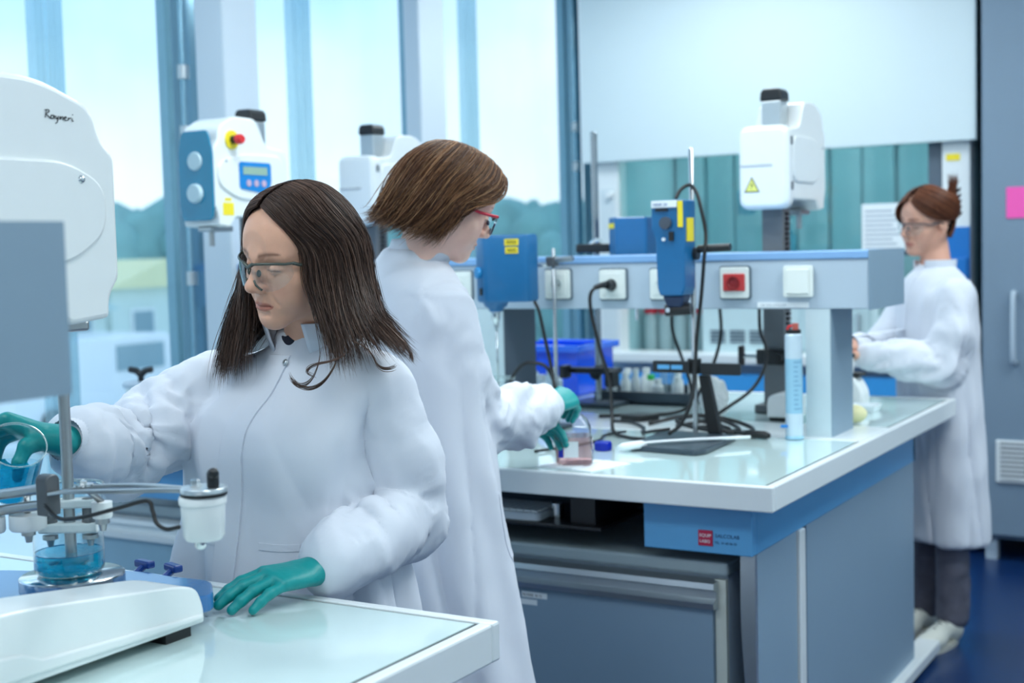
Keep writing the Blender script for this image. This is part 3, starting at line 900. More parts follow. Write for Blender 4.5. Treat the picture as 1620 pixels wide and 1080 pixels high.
w4 = B().add([(-0.062, -0.1165, 0.655 + 0.055), (-0.012, -0.1165, 0.655 + 0.055), (-0.037, -0.1165, 0.655 + 0.103), (-0.062, -0.1152, 0.655 + 0.055), (-0.012, -0.1152, 0.655 + 0.055), (-0.037, -0.1152, 0.655 + 0.103)],
              [(0, 1, 2), (3, 5, 4), (0, 3, 4, 1), (1, 4, 5, 2), (2, 5, 3, 0)]).build('warning_triangle', INK, m4)
B().add([(-0.0575, -0.1172, 0.655 + 0.0578), (-0.0165, -0.1172, 0.655 + 0.0578), (-0.037, -0.1172, 0.655 + 0.0975), (-0.0575, -0.1166, 0.655 + 0.0578), (-0.0165, -0.1166, 0.655 + 0.0578), (-0.037, -0.1166, 0.655 + 0.0975)],
        [(0, 1, 2), (3, 5, 4), (0, 3, 4, 1), (1, 4, 5, 2), (2, 5, 3, 0)]).build('triangle_yellow', mat('warning_yellow', (226, 226, 120), 0.5), w4)
B().prism([(-0.034, 0.655 + 0.088), (-0.040, 0.655 + 0.076), (-0.0365, 0.655 + 0.0765), (-0.040, 0.655 + 0.063), (-0.0325, 0.655 + 0.079), (-0.036, 0.655 + 0.0785)], -0.1178, -0.1171, 'y').build('lightning_bolt', INK, w4)

# ---------------------------------------------------------------- near bench: base plate, disc, beaker, stirring shaft
bp = thing('mixer_plate', 'shiny blue cast plate under the chrome disc on the near bench', 'plate', (-1.585, 1.37, 0.9))
pp = rounded([(-1.685, 1.16), (-1.485, 1.16), (-1.485, 1.442), (-1.402, 1.445), (-1.402, 1.475), (-1.462, 1.535), (-1.548, 1.528), (-1.60, 1.535), (-1.69, 1.515), (-1.74, 1.475), (-1.84, 1.440), (-1.90, 1.33), (-1.84, 1.18), (-1.69, 1.16)], [0.01, 0.01, 0.004, 0.02, 0.02, 0.02, 0.02, 0.02, 0.02, 0.02, 0.02, 0.02, 0.02, 0.01], 3)
B().prism(pp, 0.922, 0.948, 'z').build('casting', mat('cast_blue', (48, 108, 166), 0.12, coat=0.35, var=0.03), bp, bevel=0.006)
B().prism(rounded([(-1.67, 1.18), (-1.50, 1.18), (-1.50, 1.44), (-1.60, 1.50), (-1.67, 1.44)], 0.02), 0.901, 0.922, 'z').build('foot', BLACK, bp)
for x, y, a in ((-1.632, 1.560, -0.15), (-1.568, 1.560, -0.3)):
    B().obox((x, y, 0.952), (0.019, 0.008, 0.006), ((math.cos(a), math.sin(a), 0), (-math.sin(a), math.cos(a), 0), (0, 0, 1))).build('tab', mat('tab_blue', (30, 66, 140), 0.3), bp, bevel=0.003)
    B().cyl((x + 0.004, y - 0.035, 0.936), (x, y, 0.949), 0.006, n=8).build('tab_stem', mat('tab_blue', (30, 66, 140), 0.3), bp)
dk = thing('turntable', 'round chrome turntable disc under the beaker of blue liquid', 'turntable', (-1.585, 1.37, 0.948))
B().lathe([(0, 0), (0.070, 0), (0.070, 0.012), (0.066, 0.013), (0, 0.013)], (-1.585, 1.37, 0.948), 48).build('rubber_ring', BLACK, dk, smooth=True, flat_angle=40)
B().lathe([(0, 0), (0.075, 0), (0.0765, 0.002), (0.0765, 0.020), (0.074, 0.022), (0, 0.022)], (-1.585, 1.37, 0.9612), 64).build('chrome_disc', STEEL, dk, smooth=True, flat_angle=40)
ZB = 0.9834
bk = thing('beaker', 'clear glass beaker of blue liquid standing on the chrome disc', 'beaker', (-1.592, 1.372, ZB))
BC = (-1.592, 1.372, ZB)
LIQ = glass('blue_liquid', (0.16, 0.84, 0.95), 1.2, dens=0.42, body=(0, 184, 232))
RIMG = glass('glass_rim', (0.85, 0.95, 0.95), 2.2, dens=0.25, body=(225, 240, 242))
B().lathe([(0.0, 0.001), (0.046, 0.001), (0.050, 0.005), (0.051, 0.012), (0.051, 0.122), (0.052, 0.129)], BC, 48).build('glass_wall', CLEAR, bk, smooth=True, fix=False)
B().lathe([(0.052, 0.128), (0.0548, 0.1312), (0.0548, 0.1332), (0.0525, 0.1325)], BC, 48, closed=True).build('rim', RIMG, bk, smooth=True)
B().lathe([(0, 0.0025), (0.045, 0.0025), (0.049, 0.006), (0.050, 0.012), (0.050, 0.032), (0.049, 0.033), (0, 0.032)], BC, 48).build('liquid', LIQ, bk, smooth=True, flat_angle=40, fix=False)
B().lathe([(0.0492, 0.0315), (0.0508, 0.0335), (0.0492, 0.034)], BC, 48, closed=True).build('liquid_edge', glass('liquid_edge', (0.1, 0.6, 0.8), 2, dens=0.3, body=(30, 170, 215)), bk, smooth=True)
# stirring shaft and head inside the beaker
st = thing('stirrer', 'long steel stirring shaft with white cross bars in the beaker', 'stirrer', (-1.585, 1.37, 1.30))
B().cyl((-1.585, 1.37, 1.004), (-1.585, 1.37, 1.302), 0.0085, n=24).build('shaft', BRUSH, st, smooth=True, flat_angle=40)
WP = mat('white_ptfe', (222, 230, 232), 0.45)
dx, dy = 0.86, 0.51
for z0, z1, hl in ((1.083, 1.096, 0.047), (1.046, 1.061, 0.045)):
    B().obox((-1.585, 1.37, (z0 + z1) / 2), (hl, 0.013, (z1 - z0) / 2), ((dx, dy, 0), (-dy, dx, 0), (0, 0, 1))).build('cross_bar', WP, st, bevel=0.003)
for s in (-1, 1):
    x, y = -1.585 + s * 0.030 * dx, 1.37 + s * 0.030 * dy
    B().lathe([(0, 0.009), (0.010, 0.010), (0.0105, 0.022), (0.0115, 0.0225), (0.0115, 0.03), (0.0105, 0.031), (0.0105, 0.06), (0, 0.061)], (x, y, 1.036 - 0.0), 16).build('bar_post', IRON, st, smooth=True, flat_angle=40)
    B().lathe([(0, -0.012), (0.004, -0.011), (0.006, -0.002), (0.0115, 0.0), (0.0115, 0.006), (0, 0.007)], (x, y, 1.036), 16).build('tip_nut', BRUSH, st, smooth=True, flat_angle=40)
B().lathe([(0, 0), (0.015, 0), (0.016, 0.004), (0.012, 0.008), (0.0085, 0.008)], (-1.585, 1.37, 0.998), 20).build('hub', BRUSH, st, smooth=True, flat_angle=40)
for k in range(6):
    a = k * math.pi / 3
    B().obox((-1.585 + 0.022 * math.cos(a), 1.37 + 0.022 * math.sin(a), 1.002), (0.011, 0.004, 0.0012), ((math.cos(a), math.sin(a), 0), (-0.7 * math.sin(a), 0.7 * math.cos(a), 0.7), (0.7 * math.sin(a), -0.7 * math.cos(a), 0.7))).build('blade', STEEL, st)

# ---------------------------------------------------------------- probe arm with white cups
pa = thing('probe_arm', 'steel forked arm on two rods carrying white cup probes', 'probe arm', (-1.72, 1.45, 1.06))
brk = B()
brk.prism(rounded([(1.436, 1.046), (1.464, 1.046), (1.464, 1.112), (1.436, 1.112)], [0.003, 0.003, 0.014, 0.014], 5), -1.737, -1.712, 'x')
brk.build('bracket', IRON, pa, bevel=0.004, smooth=True, flat_angle=40)
for (xa, za), z in (((-1.862, 1.066), 1.088), ((-1.862, 1.038), 1.062)):
    B().cyl((-1.88, 1.45, z - 0.024), (-1.733, 1.45, z), 0.0085, n=20).build('rod', BRUSH, pa, smooth=True, flat_angle=40)
# forked flat arms to the disc
for s, yo in ((-1, 1.430), (1, 1.478)):
    y0 = yo
    pts = spline([(-1.712, 1.45 + s * 0.006, 1.082), (-1.65, y0, 1.092), (-1.55, y0 + 0.004 * s, 1.100), (-1.46, 1.45 + s * 0.012, 1.106), (-1.41, 1.45 + s * 0.006, 1.108)], 8)
    b = B()
    hw_ = 0.0075
    for i in range(len(pts)):
        p = pts[i]
        b.v += [(p[0], p[1] - hw_, p[2] - 0.003), (p[0], p[1] + hw_, p[2] - 0.003), (p[0], p[1] + hw_, p[2] + 0.003), (p[0], p[1] - hw_, p[2] + 0.003)]
    for i in range(len(pts) - 1):
        for k in range(4):
            b.f.append((i * 4 + k, i * 4 + (k + 1) % 4, i * 4 + 4 + (k + 1) % 4, i * 4 + 4 + k))
    b.f += [(3, 2, 1, 0), tuple(len(b.v) - 4 + k for k in range(4))]
    b.build('fork_arm', BRUSH, pa, bevel=0.0015)
b = B()
b.lathe([(0, 0), (0.016, 0), (0.016, 0.003), (0, 0.003)], (-1.645, 1.452, 1.098), 20)
b.build('pivot_washer', STEEL, pa, smooth=True, flat_angle=40)
B().lathe([(0, 0), (0.006, 0), (0.006, 0.005), (0, 0.006)], (-1.645, 1.452, 1.101), 6).build('pivot_screw', STEEL, pa)
DC = (-1.389, 1.45, 1.106)
B().lathe([(0, 0), (0.033, 0), (0.0345, 0.001), (0.0345, 0.006), (0.033, 0.008), (0, 0.008)], DC, 40).build('clamp_disc', ALU, pa, smooth=True, flat_angle=40)
B().lathe([(0, -0.004), (0.034, -0.004), (0.034, 0), (0, 0)], DC, 40).build('gasket', BLACK, pa, smooth=True, flat_angle=40)
B().lathe([(0, 0.008), (0.0095, 0.008), (0.0095, 0.0105), (0.0075, 0.011), (0.0075, 0.018), (0.006, 0.0185), (0, 0.0185)], (-1.402, 1.447, 1.106), 6).build('hex_bolt', STEEL, pa)
B().lathe([(0.0, 0.008), (0.0085, 0.008), (0.009, 0.012), (0.009, 0.029), (0.007, 0.034), (0, 0.034)], (-1.372, 1.452, 1.106), 14).build('black_knob', BLACKP, pa, smooth=True, flat_angle=40)
B().ball((-1.366, 1.447, 1.136), 0.0085, 12, 8).build('knob_cap', BLACKP, pa, smooth=True)
# white cup under the disc
cp = B().lathe([(0, 0.001), (0.026, 0), (0.030, 0.006), (0.0325, 0.052), (0.0345, 0.054), (0.035, 0.062), (0.033, 0.066), (0, 0.066)], (-1.392, 1.45, 1.036), 40).build('cup', CREAM, pa, smooth=True, flat_angle=40)
B().lathe([(0, -0.014), (0.005, -0.013), (0.0085, -0.009), (0.009, 0.0), (0.0105, 0.001), (0.0105, 0.004), (0, 0.004)], (-1.398, 1.448, 1.034), 20).build('steel_tip', STEEL, cp, smooth=True, flat_angle=40)
B().tube(spline([(-1.705, 1.425, 1.068), (-1.66, 1.415, 1.052), (-1.60, 1.41, 1.060), (-1.53, 1.412, 1.078), (-1.475, 1.42, 1.092), (-1.462, 1.418, 1.078), (-1.452, 1.415, 1.062), (-1.43, 1.412, 1.055), (-1.405, 1.414, 1.060)], 7), 0.0032, 8).build('cable', BLACK, pa, smooth=True)
# small cups hanging on the left end and behind the beaker
for x, y, z, r in ((-1.672, 1.512, 1.034, 0.0165), (-1.80, 1.47, 1.012, 0.030), (-1.852, 1.44, 1.008, 0.022)):
    c_ = B().lathe([(0, 0), (r * 0.9, 0), (r, 0.004), (r, 0.026), (0, 0.028)], (x, y, z), 24).build('cup', CREAM, pa, smooth=True, flat_angle=40)
    B().lathe([(0, -0.022), (0.005, -0.021), (0.007, -0.010), (0.0115, -0.009), (0.0115, 0.0), (0, 0.0)], (x, y, z), 16).build('cup_nut', BRUSH, c_, smooth=True, flat_angle=40)
    B().cyl((x, y, z + 0.026), (x - 0.0 if x > -1.7 else x, y - (0.035 if x > -1.7 else 0.0), 1.068 if x < -1.7 else 1.09), 0.005, n=10).build('hanger', BRUSH, pa, smooth=True)

# the arm stands in front of the beaker: bring it forward and keep its proportions
for o in pa.children_recursive:
    for v in o.data.vertices:
        p = v.co + Vector(OFF[pa.name])
        q = Vector((p.x * 0.885, p.y * 0.885, 1.45 + (p.z - 1.45) * 0.885))
        v.co = q - Vector((-1.52, 1.28, 1.10))
pa.location = (-1.52, 1.28, 1.10)

# ---------------------------------------------------------------- overhead stirrers and stands on the far bench
def stand_rod(b, x, y, z0, z1, r=0.008):
    b.lathe([(0, 0), (r, 0), (r, z1 - z0 - 0.004), (r * 0.6, z1 - z0), (0, z1 - z0)], (x, y, z0), 16)
    return b


RODM = mat('stand_rod_steel', (190, 194, 196), 0.2, metal=1.0, var=0.05)
PLM = mat('stand_plate_grey', (62, 74, 84), 0.35, metal=0.3)
# stand with flat H plate in front of the shelf
sb_ = thing('retort_stand', 'steel rod stand on dark flat plate in front of the shelf', 'stand', (-1.49, 3.45, 0.901))
B().prism(rounded([(-1.565, 3.255), (-1.36, 3.225), (-1.345, 3.26), (-1.36, 3.52), (-1.42, 3.56), (-1.57, 3.56), (-1.60, 3.52)], 0.012), 0.901, 0.915, 'z').build('base_plate', PLM, sb_, bevel=0.003)
stand_rod(B(), -1.488, 3.535, 0.915, 1.722, 0.0075).build('rod', RODM, sb_, smooth=True, flat_angle=40)
cl = B()
cl.box(-1.605, -1.49, 3.505, 3.52, 1.088, 1.122)
cl.build('clamp_plate', BLACKP, sb_, bevel=0.003)
for x0, x1 in ((-1.588, -1.552), (-1.546, -1.512)):
    B().box(x0, x1, 3.502, 3.5055, 1.099, 1.111).build('clamp_slot', BLUE, sb_)
B().cyl((-1.488, 3.535, 1.085), (-1.488, 3.535, 1.127), 0.02, n=18).build('clamp_boss', BLACK, sb_, smooth=True, flat_angle=40)
B().box(-1.462, -1.345, 3.515, 3.53, 1.084, 1.117).build('clamp_bar', BLACKP, sb_, bevel=0.003)
B().prism([(-1.478, 1.08), (-1.448, 1.08), (-1.412, 0.915), (-1.452, 0.915)], 3.535, 3.560, 'y').build('brace', BLACK, sb_, bevel=0.004)
B().cyl((-1.50, 3.51, 1.425), (-1.46, 3.51, 1.425), 0.018, n=16).build('boss_head', BLACKP, sb_, smooth=True, flat_angle=40)
B().cyl((-1.46, 3.51, 1.438), (-1.365, 3.51, 1.441), 0.011, n=14).build('boss_screw', BLACKP, sb_, smooth=True, flat_angle=40)
# handheld style blue motor clamped on that stand
hm = thing('handheld_motor', 'narrow blue stirrer motor with yellow stickers clamped to the steel rod', 'stirrer motor', (-1.525, 3.47, 1.30))
bl = B()
bl.prism(rounded([(-1.570, 1.575), (-1.470, 1.575), (-1.474, 1.33), (-1.482, 1.31), (-1.548, 1.31), (-1.556, 1.33), (-1.560, 1.47), (-1.572, 1.50)], 0.006), 3.44, 3.52, 'y')
bl.build('housing', MBLUE, hm, bevel=0.006)
B().box(-1.568, -1.492, 3.436, 3.4405, 1.555, 1.574).build('name_strip', PAPER, hm)
text('name_print', 'MIXR 24', (-1.563, 3.4355, 1.559), 0.012, (1, 0, 0), (0, 0, 1), mat('label_blue', (40, 90, 150), 0.5), hm)
B().box(-1.556, -1.520, 3.436, 3.4405, 1.545, 1.552).build('vent_slit', BLACKP, hm)
B().cyl((-1.525, 3.44, 1.512), (-1.525, 3.428, 1.512), 0.017, n=20).build('dial', mat('dial_grey', (70, 78, 90), 0.4), hm, smooth=True, flat_angle=40)
B().box(-1.517, -1.502, 3.434, 3.4405, 1.462, 1.488).build('switch', BLACK, hm, bevel=0.002)
B().cyl((-1.533, 3.4405, 1.467), (-1.533, 3.436, 1.467), 0.005, n=10).build('lamp', PAPER, hm)
B().box(-1.489, -1.475, 3.436, 3.4405, 1.50, 1.572).build('sticker', YEL, hm)
B().box(-1.4745, -1.4685, 3.455, 3.50, 1.46, 1.525).build('sticker', YEL, hm)
B().prism([(-1.548, 1.31), (-1.482, 1.31), (-1.495, 1.278), (-1.535, 1.278)], 3.455, 3.51, 'y').build('nose', mat('motor_navy', (28, 50, 84), 0.4), hm, bevel=0.004)
B().cyl((-1.545, 3.47, 1.268), (-1.475, 3.485, 1.272), 0.017, n=16).build('nose_clamp', BLACKP, hm, smooth=True, flat_angle=40)
B().cyl((-1.527, 3.455, 1.27), (-1.527, 3.443, 1.27), 0.007, n=10).build('clamp_screw', STEEL, hm)
# blue overhead stirrer left of it, on a rod
os_ = thing('overhead_stirrer', 'wide blue overhead stirrer with two yellow stickers above a beaker', 'stirrer motor', (-2.09, 3.5, 1.27))
ca, sa = math.cos(0.5), math.sin(0.5)
hp = rounded([(-2.172, 3.47), (-2.118, 3.43), (-2.098, 3.44), (-2.005, 3.50), (-2.0, 3.56), (-2.10, 3.60)], 0.012)
n_ = len(hp)
b = B()
zz = (1.292, 1.30, 1.485, 1.495)
sc = (0.94, 1.0, 1.0, 0.96)
cx, cy = -2.085, 3.52
for z, k in zip(zz, sc):
    b.v += [(cx + (p[0] - cx) * k, cy + (p[1] - cy) * k, z) for p in hp]
for i in range(3):
    b.f += [(i * n_ + k, i * n_ + (k + 1) % n_, (i + 1) * n_ + (k + 1) % n_, (i + 1) * n_ + k) for k in range(n_)]
b.f += [tuple(range(n_ - 1, -1, -1)), tuple(range(3 * n_, 4 * n_))]
b.build('housing', MBLUE, os_, smooth=True, flat_angle=35)
fd = np.array((-0.595, -0.80, 0))
fd /= np.linalg.norm(fd)
fr_ = np.array((-fd[1], fd[0], 0)) * -1
fcn = np.array((-2.143, 3.449, 0)) + fd * 0.001
up = np.array((0, 0, 1.0))
B().cyl(fcn + (0, 0, 1.382), fcn + fd * 0.012 + (0, 0, 1.382), 0.017, n=20).build('dial', mat('dial_teal', (20, 130, 190), 0.35), os_, smooth=True, flat_angle=40)
B().obox(fcn + fd * 0.002 - fr_ * 0.012 + (0, 0, 1.325), (0.006, 0.004, 0.011), (fr_, fd, up)).build('switch', BLACK, os_, bevel=0.002)
sd = np.array((0.093, 0.060, 0))
sd /= np.linalg.norm(sd)
sn = np.array((sd[1], -sd[0], 0))
sc0 = np.array((-2.045, 3.474, 0)) + sn * 0.0012
for z, w2 in ((1.472, 0.021), (1.448, 0.019)):
    B().obox(sc0 + (0, 0, z), (w2, 0.0012, 0.0095), (sd, sn, up)).build('sticker', YEL, os_)
    lb = B()
    for q in (-0.003, 0.003):
        lb.obox(sc0 + sn * 0.0014 + (0, 0, z + q), (w2 * 0.75, 0.0004, 0.0012), (sd, sn, up))
    lb.build('sticker_print', INK, os_)
B().lathe([(0, 0), (0.020, 0), (0.024, 0.01), (0.034, 0.016), (0.040, 0.03), (0, 0.03)], (-2.115, 3.49, 1.263), 22).build('nose', MBLUE, os_, smooth=True, flat_angle=40)
B().lathe([(0, 0), (0.008, 0), (0.009, 0.02), (0.013, 0.026), (0.014, 0.05), (0, 0.05)], (-2.115, 3.49, 1.213), 16).build('chuck', STEEL, os_, smooth=True, flat_angle=40)
B().cyl((-2.115, 3.49, 1.02), (-2.115, 3.49, 1.22), 0.004, n=10).build('shaft', STEEL, os_, smooth=True)
B().cyl((-2.03, 3.585, 1.40), (-1.985, 3.60, 1.40), 0.008, n=10).build('mount_rod', STEEL, os_)
s2 = thing('retort_stand', 'thin steel rod stand carrying the wide blue overhead stirrer', 'stand', (-1.98, 3.6, 0.902))
B().prism(rounded([(-2.08, 3.52), (-1.93, 3.52), (-1.93, 3.635), (-2.08, 3.635)], 0.02), 0.901, 0.911, 'z').build('base_plate', PLM, s2, bevel=0.003)
stand_rod(B(), -1.98, 3.615, 0.911, 1.45, 0.006).build('rod', RODM, s2, smooth=True, flat_angle=40)
B().cyl((-1.995, 3.605, 1.412), (-1.905, 3.600, 1.418), 0.0085, n=12).build('clamp_screw', BRUSH, s2, smooth=True, flat_angle=40)
B().box(-1.995, -1.965, 3.59, 3.625, 1.395, 1.425).build('boss_head', IRON, s2, bevel=0.004)
# stand behind the shelf with a second motor
s3 = thing('retort_stand', 'tall steel rod stand rising behind the far shelf', 'stand', (-2.105, 4.15, 0.902))
B().box(-2.20, -2.02, 4.08, 4.26, 0.902, 0.916).build('base_plate', PLM, s3, bevel=0.004)
stand_rod(B(), -2.105, 4.15, 0.916, 1.845, 0.012).build('rod', mat('dark_chrome', (160, 168, 174), 0.15, metal=1.0), s3, smooth=True, flat_angle=40)
B().box(-2.17, -2.04, 4.12, 4.18, 1.432, 1.462).build('clamp_head', BLACKP, s3, bevel=0.005)
B().cyl((-2.05, 4.15, 1.46), (-1.99, 4.15, 1.462), 0.008, n=10).build('clamp_screw', BRUSH, s3)
B().cyl((-2.12, 4.15, 1.455), (-2.09, 4.15, 1.475), 0.016, n=14).build('boss', STEEL, s3)
b = B()
b.box(-2.22, -2.02, 4.11, 4.16, 1.015, 1.035)
b.box(-2.22, -2.195, 4.07, 4.12, 1.0, 1.045)
b.box(-2.045, -2.01, 4.07, 4.12, 0.975, 1.03)
b.build('lower_clamp', BLACKP, s3, bevel=0.004)
B().cyl((-2.105, 4.12, 1.01), (-2.105, 4.18, 1.04), 0.02, n=14).build('lower_boss', BLACKP, s3)
m5 = thing('stirrer_motor', 'small blue motor box with one yellow sticker behind the shelf', 'stirrer motor', (-1.955, 4.15, 1.40))
B().prism(rounded([(-2.03, 4.10), (-1.985, 4.06), (-1.89, 4.10), (-1.89, 4.20), (-2.03, 4.20)], 0.008), 1.40, 1.548, 'z').build('housing', MBLUE, m5, bevel=0.004)
B().obox((-2.010, 4.0805, 1.520), (0.022, 0.0012, 0.008), ((0.747, -0.664, 0), (0.664, 0.747, 0), (0, 0, 1))).build('sticker', YEL, m5)
B().cyl((-1.955, 4.15, 1.20), (-1.955, 4.15, 1.41), 0.006, n=10).build('shaft', STEEL, m5)
# small beaker under the overhead stirrer
b6 = thing('beaker', 'small empty glass beaker under the blue overhead stirrer', 'beaker', (-2.10, 3.49, 0.901))
B().lathe([(0, 0.001), (0.038, 0.001), (0.041, 0.006), (0.041, 0.155), (0.043, 0.16)], (-2.10, 3.49, 0.901), 32).build('glass_wall', CLEAR, b6, smooth=True, fix=False)
B().lathe([(0.042, 0.158), (0.045, 0.161), (0.0425, 0.163)], (-2.10, 3.49, 0.901), 32, closed=True).build('rim', RIMG, b6, smooth=True)

# ---------------------------------------------------------------- clutter at the back of the far bench
bt = thing('storage_tub', 'bright blue plastic tub behind the shelf post', 'tub', (-2.38, 4.46, 0.902))
TUB = mat('tub_blue', (8, 84, 236), 0.18, coat=0.6, var=0.03)
def open_box(b, x0, x1, y0, y1, z0, z1, w_):
    b.box(x0, x1, y0, y1, z0, z0 + w_)
    b.box(x0, x0 + w_, y0, y1, z0 + w_, z1)
    b.box(x1 - w_, x1, y0, y1, z0 + w_, z1)
    b.box(x0 + w_, x1 - w_, y0, y0 + w_, z0 + w_, z1)
    b.box(x0 + w_, x1 - w_, y1 - w_, y1, z0 + w_, z1)
    return b
open_box(B(), -2.62, -2.31, 4.38, 4.68, 0.902, 1.085, 0.005).build('tub_wall', TUB, bt, bevel=0.003)
rb = B()
rb.box(-2.64, -2.29, 4.36, 4.38, 1.065, 1.09)
rb.box(-2.31, -2.29, 4.38, 4.70, 1.065, 1.09)
rb.box(-2.64, -2.31, 4.68, 4.70, 1.065, 1.09)
rb.build('tub_rim', mat('tub_rim_blue', (30, 110, 246), 0.15, coat=0.8), bt, bevel=0.004)
tr_ = thing('bottle_tray', 'dark grey shallow tray holding small white bottles', 'tray', (-1.97, 4.33, 0.902))
open_box(B(), -2.16, -1.80, 4.22, 4.50, 0.905, 0.945, 0.006).build('tray_body', PLM, tr_, bevel=0.003)
SB = [(-2.12, 4.28, 0.075, 0.020, 'white'), (-2.075, 4.30, 0.095, 0.018, 'white'), (-2.02, 4.27, 0.11, 0.016, 'white'), (-1.985, 4.32, 0.085, 0.021, 'green'), (-1.94, 4.28, 0.075, 0.020, 'white'), (-1.90, 4.33, 0.13, 0.015, 'glass'),
      (-1.865, 4.28, 0.085, 0.021, 'white'), (-1.835, 4.34, 0.095, 0.016, 'white'), (-2.10, 4.37, 0.10, 0.02, 'glass'), (-2.04, 4.40, 0.10, 0.021, 'white'), (-1.98, 4.42, 0.12, 0.016, 'glass'), (-1.92, 4.41, 0.085, 0.02, 'white'), (-1.86, 4.42, 0.095, 0.021, 'white')]
VW = mat('vial_white', (236, 242, 240), 0.35)
LBS = ['short white vial at the left front corner of the dark tray', 'white vial second from the left in the front of the tray', 'slim tall white vial in the front of the tray', 'white vial with green cap in the dark tray', 'short white vial right of the green capped one',
       'tall clear tube standing among the vials, right half of tray', 'wide white vial at the right front of the tray', 'white vial at the right front corner of the tray', 'clear vial at the left back of the dark tray',
       'wide white vial at the back of the tray, left of the clear tube', 'tall clear tube at the back middle of the tray', 'short white vial at the back of the tray, right of the clear tube', 'wide white vial at the right back corner of the tray']
for (x, y, h, r, k), lab in zip(SB, LBS):
    o = thing('vial', lab, 'vial', (x, y, 0.911), 'vials in the dark tray')
    B().lathe([(0, 0), (r, 0), (r, h * 0.65), (r * 0.55, h * 0.78), (r * 0.55, h * 0.8), (0, h * 0.8)], (x, y, 0.911), 14).build('vial_body', VW if k != 'glass' else glass('vial_glass', (0.8, 0.9, 0.92), 1.6, dens=0.2, body=(190, 215, 225)), o, smooth=True, flat_angle=40)
    B().cyl((x, y, 0.911 + h * 0.8), (x, y, 0.911 + h), r * 0.65, n=12).build('cap', mat('cap_green', (60, 190, 90), 0.4) if k == 'green' else VW, o, smooth=True, flat_angle=40)
# white flasks in front of the blue tub
for i, (x, y, h, r) in enumerate(((-2.36, 4.10, 0.17, 0.042), (-2.285, 4.06, 0.11, 0.036), (-2.33, 4.22, 0.12, 0.04))):
    o = thing('squeeze_bottle', ('tallest white squeeze bottle in front of the blue tub', 'low white squeeze bottle right of the tall one', 'white squeeze bottle touching the blue tub')[i], 'bottle', (x, y, 0.902), 'white bottles by the blue tub')
    B().lathe([(0, 0), (r * 0.96, 0), (r, 0.006), (r, h * 0.62), (r * 0.4, h * 0.82), (r * 0.4, h * 0.84), (0, h * 0.84)], (x, y, 0.902), 20).build('bottle_body', mat('bottle_white', (224, 240, 248), 0.15), o, smooth=True, flat_angle=40)
    B().cyl((x, y, 0.902 + h * 0.83), (x, y, 0.902 + h), r * 0.46, n=14).build('cap', PAPER, o, smooth=True, flat_angle=40)
# crumpled white tissue and grey clamp block
tis = thing('crumpled_tissue', 'crumpled white tissue heap beside the tangled black cables', 'tissue', (-1.615, 3.99, 0.902))
b = B()
b.ball((-1.615, 3.99, 0.962), 0.052, 26, 18, (0.85, 0.8, 1.25))
for q in range(len(b.v)):
    p = Vector(b.v[q])
    c0 = Vector((-1.615, 3.99, 0.962))
    k = 1 + 0.42 * mnoise.noise(p * 26) + 0.2 * abs(mnoise.noise(p * 55))
    nv = c0 + (p - c0) * k
    b.v[q] = (nv.x, nv.y, max(0.9025, nv.z))
b.build('tissue_body', mat('tissue', (236, 240, 240), 0.8), tis)
wt = thing('white_weight', 'white rounded mixer foot cover beside the blue spray can', 'foot cover', (-1.385, 3.98, 0.902))
wp = rounded([(-1.425, 0.912), (-1.335, 0.912), (-1.335, 0.985), (-1.425, 0.985)], [0.006, 0.006, 0.02, 0.035], 5)
B().prism(wp, 3.95, 4.05, 'y').build('cover_body', CREAM, wt, bevel=0.008, smooth=True, flat_angle=40)
B().box(-1.42, -1.34, 3.96, 4.04, 0.902, 0.913).build('rubber_foot', BLACK, wt)
# tall pale blue canister before the shelf post
cn = thing('spray_can', 'tall pale blue graduated canister with red nozzle by the post', 'canister', (-1.243, 3.62, 0.902))
CX, CY = -1.222, 3.610
B().lathe([(0, 0), (0.026, 0), (0.026, 0.006), (0.024, 0.008), (0.024, 0.225), (0, 0.226)], (CX, CY, 0.902), 24).build('canister_body', mat('canister_blue', (150, 196, 220), 0.25, coat=0.3), cn, smooth=True, flat_angle=40)
B().lathe([(0.0242, 0.225), (0.024, 0.29), (0.018, 0.297), (0, 0.297)], (CX, CY, 0.902), 24).build('canister_top', mat('canister_pale', (196, 214, 226), 0.25, coat=0.3), cn, smooth=True, flat_angle=40)
B().lathe([(0.0243, 0.01), (0.0245, 0.012), (0.0245, 0.07), (0.0243, 0.072)], (CX, CY, 0.902), 24).build('lower_band', mat('canister_pale', (196, 214, 226), 0.25, coat=0.3), cn, smooth=True)
mk = B()
for k in range(11):
    z = 0.902 + 0.085 + k * 0.013
    ln = 0.9 if k % 5 == 0 else 0.5
    for q in range(4):
        a0, a1 = -1.25 + ln * q / 4, -1.25 + ln * (q + 1) / 4
        mk.add([(CX + 0.0245 * math.cos(a), CY + 0.0245 * math.sin(a), zz_) for a, zz_ in ((a0, z), (a1, z), (a1, z + 0.0015), (a0, z + 0.0015))], [(0, 1, 2, 3)])
mk.build('graduation_marks', mat('mark_blue', (60, 110, 160), 0.5), cn)
B().cyl((CX, CY, 1.197), (CX, CY, 1.207), 0.021, n=20).build('black_collar', BLACK, cn)
B().lathe([(0, 0), (0.009, 0), (0.009, 0.018), (0, 0.019)], (CX + 0.006, CY, 1.207), 14).build('nozzle', mat('nozzle_red', (190, 96, 84), 0.4), cn)
B().tube([(CX + 0.006, CY, 1.22), (CX - 0.012, CY - 0.006, 1.216), (CX - 0.016, CY - 0.008, 1.202)], 0.0035, 8).build('trigger', RED, cn)
B().box(CX - 0.030, CX - 0.012, CY - 0.03, CY - 0.016, 0.935, 0.942).build('blue_clip', mat('clip_blue', (20, 130, 210), 0.4), cn)
